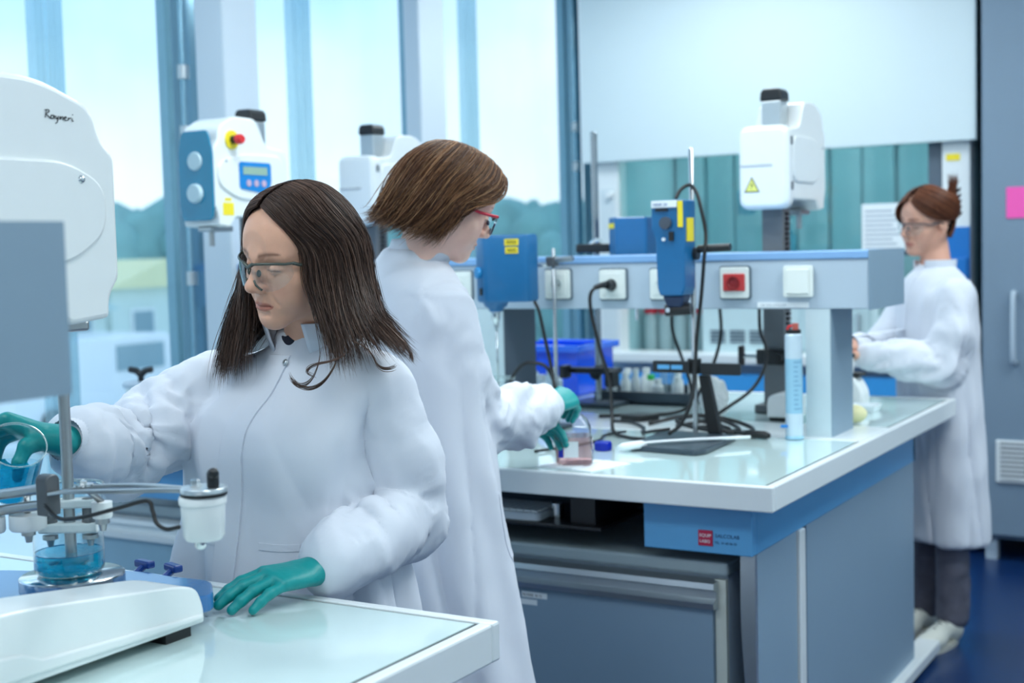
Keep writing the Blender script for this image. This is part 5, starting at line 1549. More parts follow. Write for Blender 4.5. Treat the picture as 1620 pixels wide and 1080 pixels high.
def face_tone(lip=(0.72, 0.50, 0.52), brow=(0.24, 0.20, 0.19), lids=0.6, smile=0.0):
    """face colouring: lips, darker mouth line, brows, lashes, rosy cheeks, darker under-eyes"""
    def g(V):
        x, y, z = np.abs(V[:, 0]), V[:, 1], V[:, 2]
        c = np.ones((len(V), 3))

        def put(w_, rgb):
            w_ = np.clip(w_, 0, 1)[:, None]
            c[:] = c * (1 - w_) + c * np.array(rgb) * w_
        sm = lambda v, a, b: np.clip((v - a) / (b - a), 0, 1)
        front = sm(y, 0.045, 0.06)
        zc = -0.0665 + smile * np.clip(x / 0.024, 0, 1) ** 2
        hw_u = 0.0095 * np.clip(1 - (x / 0.026) ** 2, 0, 1) ** 0.6 * (1 - 0.22 * np.exp(-(x / 0.003) ** 2))
        hw_d = 0.0110 * np.clip(1 - (x / 0.025) ** 2, 0, 1) ** 0.6
        dz = z - zc
        inl = np.where(dz > 0, 1 - dz / (hw_u + 1e-6), 1 + dz / (hw_d + 1e-6))
        put(sm(inl, 0, 0.35) * sm(y, 0.062, 0.068), lip)
        put(np.exp(-(dz / 0.0012) ** 2) * sm(0.026 - x, 0, 0.004) * sm(y, 0.062, 0.068) * 0.6, (0.45, 0.3, 0.3))
        bz = 0.0215 + 0.0045 * np.sin(np.clip((x - 0.012) / 0.040, 0, 1) * 2.4)
        bw = 0.0042 * (1 - 0.55 * np.clip((x - 0.03) / 0.02, 0, 1))
        put(0.85 * np.exp(-((z - bz) / bw) ** 2) * sm(x, 0.010, 0.015) * sm(0.053 - x, 0, 0.006) * front, brow)
        zl = 0.0075 - 0.0085 * lids - 0.0028 - 0.06 * np.abs(x - 0.031)
        put(0.9 * np.exp(-((z - zl) / 0.0016) ** 2) * sm(x, 0.016, 0.019) * sm(0.047 - x, 0, 0.003) * sm(y, 0.062, 0.068), (0.2, 0.16, 0.15))
        put(0.35 * np.exp(-(((x - 0.040) / 0.018) ** 2 + ((z + 0.040) / 0.016) ** 2)) * front, (1.0, 0.80, 0.78))
        put(0.30 * np.exp(-((x / 0.014) ** 2 + ((z + 0.036) / 0.012) ** 2)) * sm(y, 0.085, 0.095), (1.0, 0.80, 0.78))
        put(0.25 * np.exp(-(((x - 0.031) / 0.018) ** 2 + ((z + 0.009) / 0.006) ** 2)) * front, (0.82, 0.72, 0.74))
        return c
    return g


# ---------------------------------------------------------------- hair: a soft under-layer and thousands of single strands along guide locks
def hair_mat(name, rough=0.40):
    m = mat(name, (255, 255, 255), rough, spec=0.32, var=0.05, scale=40, attr='tone')
    return m


def guide_eval(G, v, t):
    """G: (n guides, m points, 3); v in 0..1 across guides, t in 0..1 along"""
    G = np.asarray(G, float)
    n, m = G.shape[:2]

    def cr(P, u):
        k = P.shape[0]
        f = np.clip(u, 0, 1) * (k - 1)
        i = np.clip(f.astype(int), 0, k - 2)
        r = (f - i)[:, None]
        p0, p1, p2, p3 = P[np.clip(i - 1, 0, k - 1), np.arange(len(u))], P[i, np.arange(len(u))], P[i + 1, np.arange(len(u))], P[np.clip(i + 2, 0, k - 1), np.arange(len(u))]
        return 0.5 * (2 * p1 + (p2 - p0) * r + (2 * p0 - 5 * p1 + 4 * p2 - p3) * r ** 2 + (3 * p1 - p0 - 3 * p2 + p3) * r ** 3)
    v, t = np.asarray(v, float), np.asarray(t, float)
    row = np.stack([cr(np.repeat(G[:, j][:, None, :], len(v), 1), v) for j in range(m)])   # (m, N, 3)
    return cr(row, t)


def hair_sheet(G, centre, nv=40, nt_=36, inset=0.004):
    vs, ts = np.meshgrid(np.linspace(0, 1, nv), np.linspace(0, 1, nt_), indexing='ij')
    P = guide_eval(G, vs.ravel(), ts.ravel()).reshape(nv, nt_, 3)
    c = np.asarray(centre, float)
    f = []
    for i in range(nv - 1):
        for j in range(nt_ - 1):
            f.append((i * nt_ + j, (i + 1) * nt_ + j, (i + 1) * nt_ + j + 1, i * nt_ + j + 1))
    d = P - c
    d /= np.linalg.norm(d, axis=2)[:, :, None]
    return (P - d * inset).reshape(-1, 3), f


def strands(G, centre, n, seed, seg=16, rad=0.00055, depth=0.007, spread=0.012, tones=None, vr=(0, 1), tr=(0.9, 1.0), wave=0.003, t0=0.0, clumps=60):
    rng = np.random.default_rng(seed)
    c = np.asarray(centre, float)
    v0 = rng.uniform(vr[0], vr[1], n)
    cl = rng.uniform(vr[0], vr[1], clumps)
    near = cl[np.argmin(np.abs(v0[:, None] - cl[None]), 1)]
    cw = rng.uniform(0.15, 0.6, n)
    lv = rng.uniform(0, 1, n) ** 1.6
    end = rng.uniform(tr[0], tr[1], n)
    st = rng.uniform(0, 0.04, n) + t0
    jit = rng.normal(0, 1, (n, 3))
    ph = rng.uniform(0, 6.28, n)
    pts = np.zeros((n, seg, 3))
    for j in range(seg):
        u = j / (seg - 1)
        t = st + (end - st) * u
        v = v0 + (near - v0) * cw * u ** 1.5
        p = guide_eval(G, np.clip(v, 0, 1), t)
        d = p - c
        d /= np.linalg.norm(d, axis=1)[:, None]
        p = p + d * (depth * (lv - 0.75) * min(1, 0.35 + 2 * u))[:, None]
        p = p + jit * spread * (u ** 2)[..., None] * 0.6 if np.ndim(u) else p + jit * spread * u ** 2 * 0.6
        sd = np.stack([np.cos(ph), np.sin(ph), np.zeros(n)], 1)
        p = p + sd * (wave * u * np.sin(u * 7 + ph))[:, None]
        pts[:, j] = p
    tn = np.gradient(pts, axis=1)
    tn /= np.linalg.norm(tn, axis=2)[:, :, None] + 1e-9
    rf = pts - c
    a = np.cross(tn, rf)
    a /= np.linalg.norm(a, axis=2)[:, :, None] + 1e-9
    b = np.cross(tn, a)
    tp = np.ones(seg)
    tp[-4:] = (0.85, 0.65, 0.4, 0.1)
    r = rad * rng.uniform(0.7, 1.5, n)[:, None] * tp[None]
    V = np.zeros((n, seg, 3, 3))
    for k in range(3):
        ang_ = 2 * math.pi * k / 3 + math.pi / 6
        V[:, :, k] = pts + r[..., None] * (math.cos(ang_) * a + math.sin(ang_) * b)
    base = (np.arange(n) * seg * 3)[:, None, None]
    jj = (np.arange(seg - 1) * 3)[None, :, None]
    kk = np.arange(3)[None, None, :]
    k2 = (kk + 1) % 3
    Q = np.stack([base + jj + kk, base + jj + k2, base + jj + 3 + k2, base + jj + 3 + kk], -1).reshape(-1, 4)
    tones = np.asarray(tones if tones is not None else [(0.05, 0.035, 0.03)], float)
    tc = tones[rng.integers(0, len(tones), n)] * rng.uniform(0.75, 1.3, (n, 1))
    C = np.repeat(tc, seg * 3, 0)
    return V.reshape(-1, 3), Q, C


def join(parts):
    V, Q, C, n = [], [], [], 0
    for v, q, c in parts:
        V.append(v)
        Q.append(np.asarray(q) + n)
        C.append(c)
        n += len(v)
    return np.vstack(V), np.vstack(Q), np.vstack(C)


# ---------------------------------------------------------------- hands
def hand_field(wrist, d, nrm, side, fingers, thumb, size=1.0, res=0.0016, puff=1.0, palm_len=0.086, fore=None):
    """wrist: point; d: towards the knuckles; nrm: out of the back of the hand; side: towards the thumb.
    fingers: four (index..little) of (spread, bend1, bend2, bend3) in radians, bends towards the palm; thumb: list of 4 points in (d, side, nrm)"""
    d, nrm, side = (np.array(a, float) / np.linalg.norm(a) for a in (d, nrm, side))
    nrm = nrm - d * (nrm @ d)
    nrm /= np.linalg.norm(nrm)
    side = side - d * (side @ d) - nrm * (side @ nrm)
    side /= np.linalg.norm(side)
    wrist = np.array(wrist, float)
    W = lambda a: wrist + size * (a[0] * d + a[1] * side + a[2] * nrm)
    pts_all = []
    ch = []
    bases = [(palm_len, 0.030, 0.0), (palm_len + 0.004, 0.010, 0.002), (palm_len - 0.001, -0.010, 0.001), (palm_len - 0.009, -0.028, -0.003)]
    lens = [(0.042, 0.025, 0.021), (0.046, 0.029, 0.022), (0.043, 0.027, 0.022), (0.034, 0.020, 0.019)]
    rads = [(0.0108, 0.0100, 0.0094, 0.0084), (0.0111, 0.0103, 0.0096, 0.0086), (0.0107, 0.0099, 0.0092, 0.0082), (0.0097, 0.0089, 0.0083, 0.0074)]
    for i in range(4):
        sp, b1, b2, b3 = fingers[i]
        p = np.array(bases[i])
        a, P = 0.0, [p]
        for L, bd in zip(lens[i], (b1, b2, b3)):
            a += bd
            p = p + L * np.array((math.cos(a) * math.cos(sp), math.cos(a) * math.sin(sp), -math.sin(a)))
            P.append(p)
        ch.append(([W(q) for q in P], [r * size * puff for r in rads[i]], [W((0.018, bases[i][1] * 0.62, 0.0))]))
        pts_all += ch[-1][0]
    th = [W(q) for q in thumb]
    pts_all += th + [wrist]
    if fore is not None:
        pts_all.append(np.array(fore, float))
    A = np.array(pts_all)
    m = 0.032
    f = Field(A.min(0) - m, A.max(0) + m, res)
    # palm: fan of metacarpals
    for i, (P, r, root) in enumerate(ch):
        f.cap(root[0], P[0], 0.0125 * size, r[0] * 1.12, 0.014)
    f.ell(W((palm_len * 0.52, 0.001, -0.002)), np.array((0.050, 0.037, 0.0145)) * size, 0.012, 'u', (d, side, nrm))
    f.cap(W((-0.005, 0.006, 0)), W((0.02, 0.006, 0)), 0.0235 * size, 0.022 * size, 0.015, flat=(nrm, 1.32))
    f.cap(th[0], th[1], 0.0165 * size, 0.0135 * size, 0.014)
    for i in range(4):
        P, r, _ = ch[i]
        g = f.like()
        for j in range(3):
            g.cap(P[j], P[j + 1], r[j], r[j + 1], 0.004)
        f.mixin((slice(None),) * 3, g.F, 0.0028)
    g = f.like()
    g.cap(th[1], th[2], 0.0128 * size, 0.0105 * size, 0.006)
    g.cap(th[2], th[3], 0.0108 * size, 0.0082 * size, 0.004)
    f.mixin((slice(None),) * 3, g.F, 0.004)
    if fore is not None:
        f.cap(W((0.0, 0.004, 0)), fore, 0.0245 * size, 0.029 * size, 0.015)
    return f


GLOVE = mat('nitrile_glove', (0, 140, 140), 0.42, spec=0.45, var=0.06, scale=40, bump=0.35, bscale=60)
COAT = mat('lab_coat_cotton', (214, 218, 228), 0.85, spec=0.2, var=0.02, scale=8, bump=0.12, bscale=26, sheen=0.15)
RIB = mat('ribbed_cuff', (214, 218, 228), 0.9, spec=0.15, var=0.02)


def drape(bvh, pts, direction, off):
    """push points along a direction onto a surface, lifted by off"""
    out = []
    for p in pts:
        h = bvh.ray_cast(Vector(p), Vector(direction))
        if h[0] is None:
            out.append(None)
        else:
            n = h[1] if h[1].dot(Vector(direction)) < 0 else -h[1]
            out.append(np.array(h[0] + n * off))
    return out


def strip_on(bvh, line, width_dir, w_, direction, off=0.002, thick=0.003):
    """a cloth strip lying on a surface along a line of points"""
    wd = np.array(width_dir, float) * w_ / 2
    L, R_ = drape(bvh, [np.array(p) - wd for p in line], direction, off), drape(bvh, [np.array(p) + wd for p in line], direction, off)
    b = B()
    rows = [(l, r) for l, r in zip(L, R_) if l is not None and r is not None]
    dn_ = np.array(direction, float) * thick
    for l, r in rows:
        b.v += [tuple(l), tuple(r), tuple(r + dn_), tuple(l + dn_)]
    for i in range(len(rows) - 1):
        for k in range(4):
            b.f.append((i * 4 + k, i * 4 + (k + 1) % 4, i * 4 + 4 + (k + 1) % 4, i * 4 + 4 + k))
    if rows:
        n = len(b.v)
        b.f += [(0, 1, 2, 3), (n - 1, n - 2, n - 3, n - 4)]
    return b


def bvh_of(o):
    me = o.data
    off = Vector(OFF.get(o.name, (0, 0, 0)))
    return BVHTree.FromPolygons([v.co + off for v in me.vertices], [tuple(p.vertices) for p in me.polygons])


def rib_cuff(name, a, b_, ra, rb, parent, n=72, m=10, flat=None):
    """knitted wrist band between two points"""
    a, b_ = np.array(a, float), np.array(b_, float)
    d, u, v = ortho(b_ - a)
    bb = B()
    for i in range(m + 1):
        t = i / m
        r = ra + (rb - ra) * t
        for k in range(n):
            an = 2 * math.pi * k / n
            rr = r * (1 + 0.018 * (1 if k % 2 else -1))
            bb.v.append(tuple(a + (b_ - a) * t + rr * (math.cos(an) * u + math.sin(an) * v)))
    bb.f = [(i * n + k, i * n + (k + 1) % n, (i + 1) * n + (k + 1) % n, (i + 1) * n + k) for i in range(m) for k in range(n)]
    return bb.build(name, RIB, parent, smooth=True, fix=False)
# ---------------------------------------------------------------- shared clothing helpers
def vnoise(V, scale, seed=0.0, ridge=False):
    sx, sy, sz = scale
    out = np.empty(len(V))
    nz = mnoise.noise
    for i, (x, y, z) in enumerate(V.tolist()):
        out[i] = nz((x * sx + seed, y * sy - seed, z * sz + 2 * seed))
    return 1 - 2 * np.abs(out) if ridge else out


def vnormals(V, Q):
    n = np.cross(V[Q[:, 2]] - V[Q[:, 0]], V[Q[:, 3]] - V[Q[:, 1]])
    N = np.zeros_like(V)
    for k in range(4):
        for a in range(3):
            N[:, a] += np.bincount(Q[:, k], n[:, a], len(V))
    return N / (np.linalg.norm(N, axis=1)[:, None] + 1e-12)


def crease(s, w_=0.35):
    """soft rounded ridges with narrow valleys"""
    return np.abs(np.sin(s)) ** 0.6 - 0.7


def furrow(s):
    """flat cloth with narrow valleys"""
    return -(1 - np.abs(np.sin(s))) ** 4


def sleeve_mod(amp, freq, a0, ph=0.0, lo=0.0, hi=1.0, twist=1.0, base=0.02):
    def m(t, a):
        env = np.clip((t - lo) / 0.25, 0, 1) * np.clip((hi - t) / 0.2 + 0.25, 0, 1)
        side = 0.35 + 0.65 * (0.5 + 0.5 * np.cos(a - a0))
        return amp * env * side * crease(freq * t + twist * np.cos(a - a0) * 1.6 + ph + 0.7 * np.sin(2 * a + ph)) + base * np.sin(3 * a + 4 * t + ph)
    return m


def wrinkle_field(V, chains):
    """ring and diagonal folds along sleeves; chains: (points, radius, amplitude, ring frequency, seed, list of (arc position, spread, boost))"""
    d = np.zeros(len(V))
    for pts, rad, amp, fr, seed, hot in chains:
        P = spline(pts, 10)
        sg = np.r_[0, np.cumsum(np.linalg.norm(np.diff(P, axis=0), axis=1))]
        D2 = ((V[:, None, :] - P[None]) ** 2).sum(2)
        i = D2.argmin(1)
        dist = np.sqrt(D2[np.arange(len(V)), i])
        w_ = np.clip((rad * 1.55 - dist) / (rad * 0.35), 0, 1)
        T = np.gradient(P, axis=0)
        T /= np.linalg.norm(T, axis=1)[:, None]
        r = V - P[i]
        along = sg[i] + (r * T[i]).sum(1)
        _, u, v = ortho(P[-1] - P[0])
        a = np.arctan2(r @ v, r @ u)
        ok = np.flatnonzero(w_ > 0)
        env = np.full(len(V), 0.35)
        for c, sp, bo in hot:
            env += bo * np.exp(-((along - c) / sp) ** 2)
        q = np.stack([along * fr + 0.9 * np.sin(a + seed) + 0.5 * np.sin(2 * a - seed), np.cos(a) * 0.9, np.sin(a) * 0.9], 1)
        n = np.zeros(len(V))
        n[ok] = vnoise(q[ok], (1, 1, 1), seed)
        n2 = np.zeros(len(V))
        n2[ok] = vnoise(q[ok], (2.1, 1.7, 1.7), seed + 5)
        f = np.sign(n) * np.abs(n) ** 0.75 * 1.5 + 0.45 * (1 - 3 * np.abs(n2))
        d += amp * w_ * env * f
    return d


def cloth_obj(name, fld, m, parent, amp=0.003, fine=0.0015, scale=(9, 9, 3.2), seed=1.0, it=2, mask=None, chains=(), post=None):
    V, Q = fld.mesh()
    V = relax(V, Q, it)
    N = vnormals(V, Q)
    warp = V + 0.035 * np.stack([vnoise(V, (6, 6, 4), seed + 9), vnoise(V, (6, 6, 4), seed + 12), vnoise(V, (5, 5, 3), seed + 15)], 1)
    d = amp * (vnoise(warp, scale, seed, True) + 0.6 * vnoise(warp, tuple(1.9 * c for c in scale), seed + 2, True)) + fine * vnoise(V, (26, 26, 15), seed + 3)
    if mask is not None:
        d = d * mask(V)
    d += wrinkle_field(V, chains)
    if post is not None:
        d += post(V)
    V = relax(V + N * d[:, None], Q, 1, 0.3)
    return obj(name, V, Q, m, parent, smooth=True)


def band(name, c, rx, ry, z0, z1, parent, m, tilt=(0, 0), a0=0.0, a1=2 * math.pi, n=64, flare=0.0, thick=0.003, ax=0.0):
    """stand-up collar: an open band around the neck"""
    rows = []
    for z, f in ((z0, 0.0), (z0 + (z1 - z0) * 0.5, 0.6), (z1, 1.0), (z1 + 0.0015, 1.0)):
        r = []
        for i in range(n + 1):
            a = a0 + (a1 - a0) * i / n
            k = 1 + flare * f
            x, y = rx * k * math.cos(a), ry * k * math.sin(a)
            x, y = x * math.cos(ax) - y * math.sin(ax), x * math.sin(ax) + y * math.cos(ax)
            r.append((c[0] + x + tilt[0] * (z - z0), c[1] + y + tilt[1] * (z - z0), z + 0.0))
        rows.append(r)
    b = B()
    for r in rows:
        b.v += r
    for j in range(3):
        for i in range(n):
            b.f.append((j * (n + 1) + i, j * (n + 1) + i + 1, (j + 1) * (n + 1) + i + 1, (j + 1) * (n + 1) + i))
    o = b.build(name, m, parent, smooth=True, fix=False)
    sd_ = o.modifiers.new('thickness', 'SOLIDIFY')
    sd_.thickness = thick
    sd_.offset = 0
    return o


def trousers(name, hips, knees, ankles, parent, m, r=(0.095, 0.075, 0.06)):
    lo = np.min([*hips, *knees, *ankles], 0) - 0.2
    hi = np.max([*hips, *knees, *ankles], 0) + 0.2
    f = Field(lo, hi, 0.009)
    for h_, k_, a_ in zip(hips, knees, ankles):
        f.chain([h_, k_, a_], r, 0.04, mod=sleeve_mod(0.10, 14, 1.5, 0.4, 0.2, 1.0))
    f.ell((np.array(hips[0]) + hips[1]) / 2 + (0, 0, 0.05), (r[0] * 1.6, r[0] * 1.35, 0.11), 0.06)
    return cloth_obj(name, f, m, parent, 0.006, 0.002)


def shoe(name, heel, toe, parent, m, sole, laces=None):
    heel, toe = np.array(heel, float), np.array(toe, float)
    d = toe - heel
    L = np.linalg.norm(d)
    d /= L
    s_ = np.array((-d[1], d[0], 0))
    f = Field(np.minimum(heel, toe) - (0.07, 0.07, 0.01), np.maximum(heel, toe) + (0.07, 0.07, 0.14), 0.005)
    up = np.array((0, 0, 1.0))
    f.ell(heel + d * L * 0.12 + up * 0.04, (0.036, 0.034, 0.04), 0.02, rot=(d, s_, up))
    f.ell(heel + d * L * 0.72 + up * 0.034, (L * 0.30, 0.044, 0.034), 0.02, rot=(d, s_, up))
    f.cap(heel + d * L * 0.15 + up * 0.07, heel + d * L * 0.5 + up * 0.052, 0.036, 0.034, 0.03)
    f.cap(heel + d * L * 0.14 + up * 0.06, heel + d * L * 0.12 + up * 0.115, 0.038, 0.040, 0.02)
    V, Q = f.mesh()
    V = relax(V, Q, 2)
    V[:, 2] = np.maximum(V[:, 2], 0.012)
    o = obj(name, V, Q, m, parent, smooth=True)
    pts = []
    for k in range(24):
        a = 2 * math.pi * k / 24
        ll = L * 0.53 * math.cos(a)
        ww = (0.040 + 0.008 * math.cos(a)) * math.sin(a)
        q = heel + d * (L * 0.5 + ll) + s_ * ww
        pts.append((q[0], q[1]))
    B().prism(pts, 0.0, 0.018, 'z').build('sole', sole, o)
    if laces:
        b = B()
        for k in range(4):
            c = heel + d * L * (0.38 + 0.07 * k) + up * (0.093 - 0.006 * k)
            b.tube([c - s_ * 0.022 + up * -0.008, c + d * 0.006 + up * 0.004, c + s_ * 0.022 + up * -0.008], 0.0025, 6)
        b.build('laces', laces, o, smooth=True)
    return o


def body_mesh(name, headf, gh, tone, torso, limbs, m, h=0.009, hands=(), ax=(1, 0)):
    """one skin: fine head and neck, plus trunk and limbs (under the clothes)"""
    V1, Q1 = headf.mesh()
    V1 = relax(V1, Q1, 1)
    w_ = np.clip((V1[:, 2] - 0.028) / 0.012, 0, 1)[:, None]
    V1 = V1 * (1 - w_) + relax(V1, Q1, 25) * w_
    C1 = tone(V1)
    V1 = gh(V1)
    pts = np.array([p for ch, _ in limbs for p in ch] + [(k[1], k[2], k[0]) for k in torso])
    f = Field(pts.min(0) - 0.2, pts.max(0) + 0.2, h)
    f.stack(torso, 0.03, p=2.1, ax=ax)
    for ch, rr in limbs:
        f.chain(ch, rr, 0.04)
    V2, Q2 = f.mesh()
    V2 = relax(V2, Q2, 2)
    lst = [(V1, Q1, C1), (V2, Q2, np.ones((len(V2), 3)))]
    for hf_ in hands:
        v, q = hf_.mesh()
        lst.append((relax(v, q, 1), q, np.ones((len(v), 3))))
    V, Q, C = join(lst)
    return obj(name, V, Q, m, None, smooth=True, col=C, base=(torso[0][1], torso[0][2], 0.0))


def glasses(name, gh, parent, frame_m, lens_m, w_=0.066, drop=0.040, wrap=0.032, y0=0.099, zt=0.006, temple_z=0.004, rim=0.0017, lower=False, temple_m=None):
    """wrap-around spectacles in head coordinates"""
    fr_, ln, tb_ = B(), B(), B()

    def edge(u, top):
        x = w_ * u
        y = y0 - wrap * abs(u) ** 2.2
        a = abs(u)
        if top:
            z = zt + 0.004 * math.sin(min(1, a * 1.15) * 2.6) - 0.0045 * max(0, 1 - a / 0.16)
        else:
            z = zt - drop * (max(0.0, 1 - ((a - 0.52) / 0.50) ** 2) ** 0.55) - 0.006 * (1 if a > 0.16 else 0)
            if a < 0.16:
                z = zt - 0.010 - 0.02 * (a / 0.16) ** 2
        return np.array((x, y, z))
    us = np.linspace(-1, 1, 49)
    top = [edge(u, True) for u in us]
    fr_.tube(gh(np.array(top)), [rim * (1.5 if abs(u) < 0.2 else 1.0) for u in us], 8)
    for s in (-1, 1):
        o = []
        uu = np.linspace(0.14, 1.0, 22) * s
        T, D = [edge(u, True) for u in uu], [edge(u, False) for u in uu]
        b0 = len(ln.v)
        for t_, d_ in zip(T, D):
            for k in range(6):
                q = t_ + (d_ - t_) * k / 5
                q = q + np.array((0, 0.002 * math.sin(k / 5 * math.pi), 0))
                ln.v.append(tuple(gh(q[None])[0]))
        for i in range(21):
            for k in range(5):
                ln.f.append((b0 + i * 6 + k, b0 + i * 6 + k + 1, b0 + (i + 1) * 6 + k + 1, b0 + (i + 1) * 6 + k))
        fr_.tube(gh(np.array(D if lower else D[:6])), rim * (0.8 if not lower else 1.0), 6)
        e = edge(s, True)
        tp = [e, (s * 0.073, 0.045, temple_z), (s * 0.0775, 0.005, temple_z - 0.001), (s * 0.078, -0.018, temple_z - 0.010)]
        (fr_ if temple_m is None else tb_).tube(gh(spline(tp, 6)), rim * (1.3 if temple_m is None else 1.7), 8)
    o = fr_.build(name, frame_m, parent, smooth=True)
    ln.build('lens', lens_m, o, smooth=True, fix=False)
    if temple_m is not None:
        tb_.build('temple', temple_m, o, smooth=True)
    pb = B()
    for s in (-1, 1):
        c = gh(np.array([(s * 0.0125, 0.0935, zt - 0.016)]))[0]
        pb.ball(c, 0.0055, 12, 8, (0.7, 0.8, 1.1))
    pb.build('nose_pad', frame_m, o, smooth=True)
    return o


# ---------------------------------------------------------------- the dark-haired woman at the near bench
G1 = frame((-1.49, 1.805, 1.452), (-0.226, -0.949, -0.24), (0.10, -0.25, 0.96))
SK1 = skin_mat('skin_tan', (216, 164, 138))
hf = head_field(lids=0.95, res=0.0016, smile=-0.001, ear=False)
hf = head_field(lids=0.95, res=0.0016, smile=-0.001)
neck_l = (np.array((-1.535, 1.905, 1.24)) - G1.o) @ G1.R.T
hf.cap((0, -0.022, -0.065), neck_l, 0.050, 0.058, 0.03)
T1 = [(1.285, -1.53, 1.905, 0.07, 0.065), (1.255, -1.54, 1.905, 0.14, 0.08), (1.15, -1.57, 1.89, 0.17, 0.10), (1.0, -1.58, 1.89, 0.15, 0.10), (0.82, -1.585, 1.90, 0.17, 0.115), (0.72, -1.585, 1.90, 0.165, 0.115)]
WR1, EL1, SH1 = (-1.705, 1.462, 1.165), (-1.79, 1.665, 1.105), (-1.755, 1.885, 1.225)          # right arm
WL1, EL1L, SH1L = (-1.360, 1.672, 0.940), (-1.362, 1.940, 0.972), (-1.392, 1.905, 1.225)        # left arm
w1 = body_mesh('person', hf, G1, face_tone(lids=0.95, smile=-0.001), T1, [
    ([(-1.72, 1.89, 1.20), EL1, WR1], (0.030, 0.026, 0.017)), ([(-1.43, 1.90, 1.19), EL1L, WL1], (0.030, 0.026, 0.017)),
    ([(-1.68, 1.90, 0.80), (-1.68, 1.89, 0.45), (-1.68, 1.93, 0.10)], (0.075, 0.05, 0.036)), ([(-1.49, 1.90, 0.80), (-1.49, 1.89, 0.45), (-1.49, 1.93, 0.10)], (0.075, 0.05, 0.036))], SK1)
tag(w1, 'long dark-haired woman in white lab coat pouring blue liquid at the near bench', 'person')
trousers('trousers', [(-1.68, 1.90, 0.80), (-1.49, 1.90, 0.80)], [(-1.68, 1.89, 0.45), (-1.49, 1.89, 0.45)], [(-1.68, 1.93, 0.09), (-1.49, 1.93, 0.09)], w1, mat('dark_jeans', (40, 48, 70), 0.8))
for x in (-1.68, -1.49):
    shoe('shoe', (x, 1.97, 0), (x - 0.01, 1.73, 0), w1, mat('black_shoe', (30, 30, 34), 0.5), BLACK)

# coat
def ridges(f, pts, rad, lst, op='u'):
    """fold ridges (or furrows) running over a sleeve: (arc, angle) to (arc, angle), thickness"""
    P = spline(pts, 12)
    sg = np.r_[0, np.cumsum(np.linalg.norm(np.diff(P, axis=0), axis=1))]
    _, u, v = ortho(P[-1] - P[0])
    for s0, a0, s1, a1, th in lst:
        q = []
        for i in range(9):
            t = i / 8
            ss, aa = s0 + (s1 - s0) * t, a0 + (a1 - a0) * t
            c = np.array([np.interp(ss, sg, P[:, k]) for k in range(3)])
            q.append(c + rad * (math.cos(aa) * u + math.sin(aa) * v))
        th = th * (0.72 if op == 'u' else 1)
        f.chain(q, [th * (0.35 + 0.65 * math.sin(math.pi * (0.12 + 0.76 * i / 8))) for i in range(9)], 0.022 if op == 'u' else 0.012, op)


cf = Field((-1.93, 1.44, 0.44), (-1.22, 2.09, 1.345), 0.0056)


def fold1(a, z):
    down = np.clip((1.12 - z) / 0.25, 0, 1)
    up = np.clip((z - 1.0) / 0.1, 0, 1) * np.clip((1.26 - z) / 0.08, 0, 1)
    f = down * (0.016 * furrow(a * 2.0 + 0.9 + 0.8 * (z - 0.9)) + 0.012 * furrow(a * 3.5 - 0.6 - 1.6 * (z - 0.9)) + 0.006 * np.sin(a * 9 + 5 * z) + 0.004 * np.sin(a * 15 - 7 * z))
    g = up * (0.010 * furrow(3.2 * a + 9 * (z - 1.1) + 0.4) + 0.006 * np.sin(a * 6 - 16 * (z - 1.1)))
    return (f + g).astype(np.float32)


cf.stack([(1.315, -1.525, 1.895, 0.068, 0.066), (1.290, -1.53, 1.898, 0.082, 0.076), (1.268, -1.545, 1.90, 0.128, 0.086), (1.24, -1.560, 1.90, 0.180, 0.098), (1.17, -1.578, 1.888, 0.196, 0.118),
          (1.08, -1.588, 1.878, 0.198, 0.128), (0.97, -1.592, 1.876, 0.205, 0.132), (0.86, -1.595, 1.878, 0.224, 0.146), (0.62, -1.592, 1.885, 0.248, 0.165), (0.46, -1.592, 1.89, 0.262, 0.178)], 0.02, fold=fold1)
# bust
for x in (-1.655, -1.515):
    cf.ell((x, 1.795, 1.115), (0.062, 0.045, 0.062), 0.06)
# right sleeve (reaching to the beaker), loose and bunched
cf.cap((-1.735, 1.895, 1.226), (-1.765, 1.82, 1.185), 0.054, 0.058, 0.030)
sr_ = cf.like()
RP = [(-1.750, 1.860, 1.205), (-1.782, 1.755, 1.150), (-1.778, 1.640, 1.118), (-1.722, 1.522, 1.150)]
sr_.cap(RP[0], RP[1], 0.057, 0.061, 0.01)
sr_.cap(RP[1], RP[2], 0.062, 0.062, 0.022)
sr_.cap(RP[2], RP[3], 0.060, 0.049, 0.022)
sr_.cap((-1.80, 1.73, 1.115), (-1.765, 1.62, 1.078), 0.040, 0.028, 0.03)
ridges(sr_, RP, 0.058, [(0.10, 1.9, 0.20, -0.3, 0.014), (0.16, 2.0, 0.255, 0.2, 0.013), (0.25, 1.7, 0.22, -0.9, 0.014), (0.30, 1.9, 0.28, 0.0, 0.011), (0.04, 0.9, 0.13, -0.5, 0.010), (0.33, 0.9, 0.335, -0.6, 0.008)])
ridges(sr_, RP, 0.066, [(0.13, 1.9, 0.225, 0.0, 0.007), (0.205, 1.9, 0.24, -0.3, 0.007), (0.275, 1.8, 0.255, -0.4, 0.007)], 'd')
cf.mixin((slice(None),) * 3, sr_.F, 0.012)
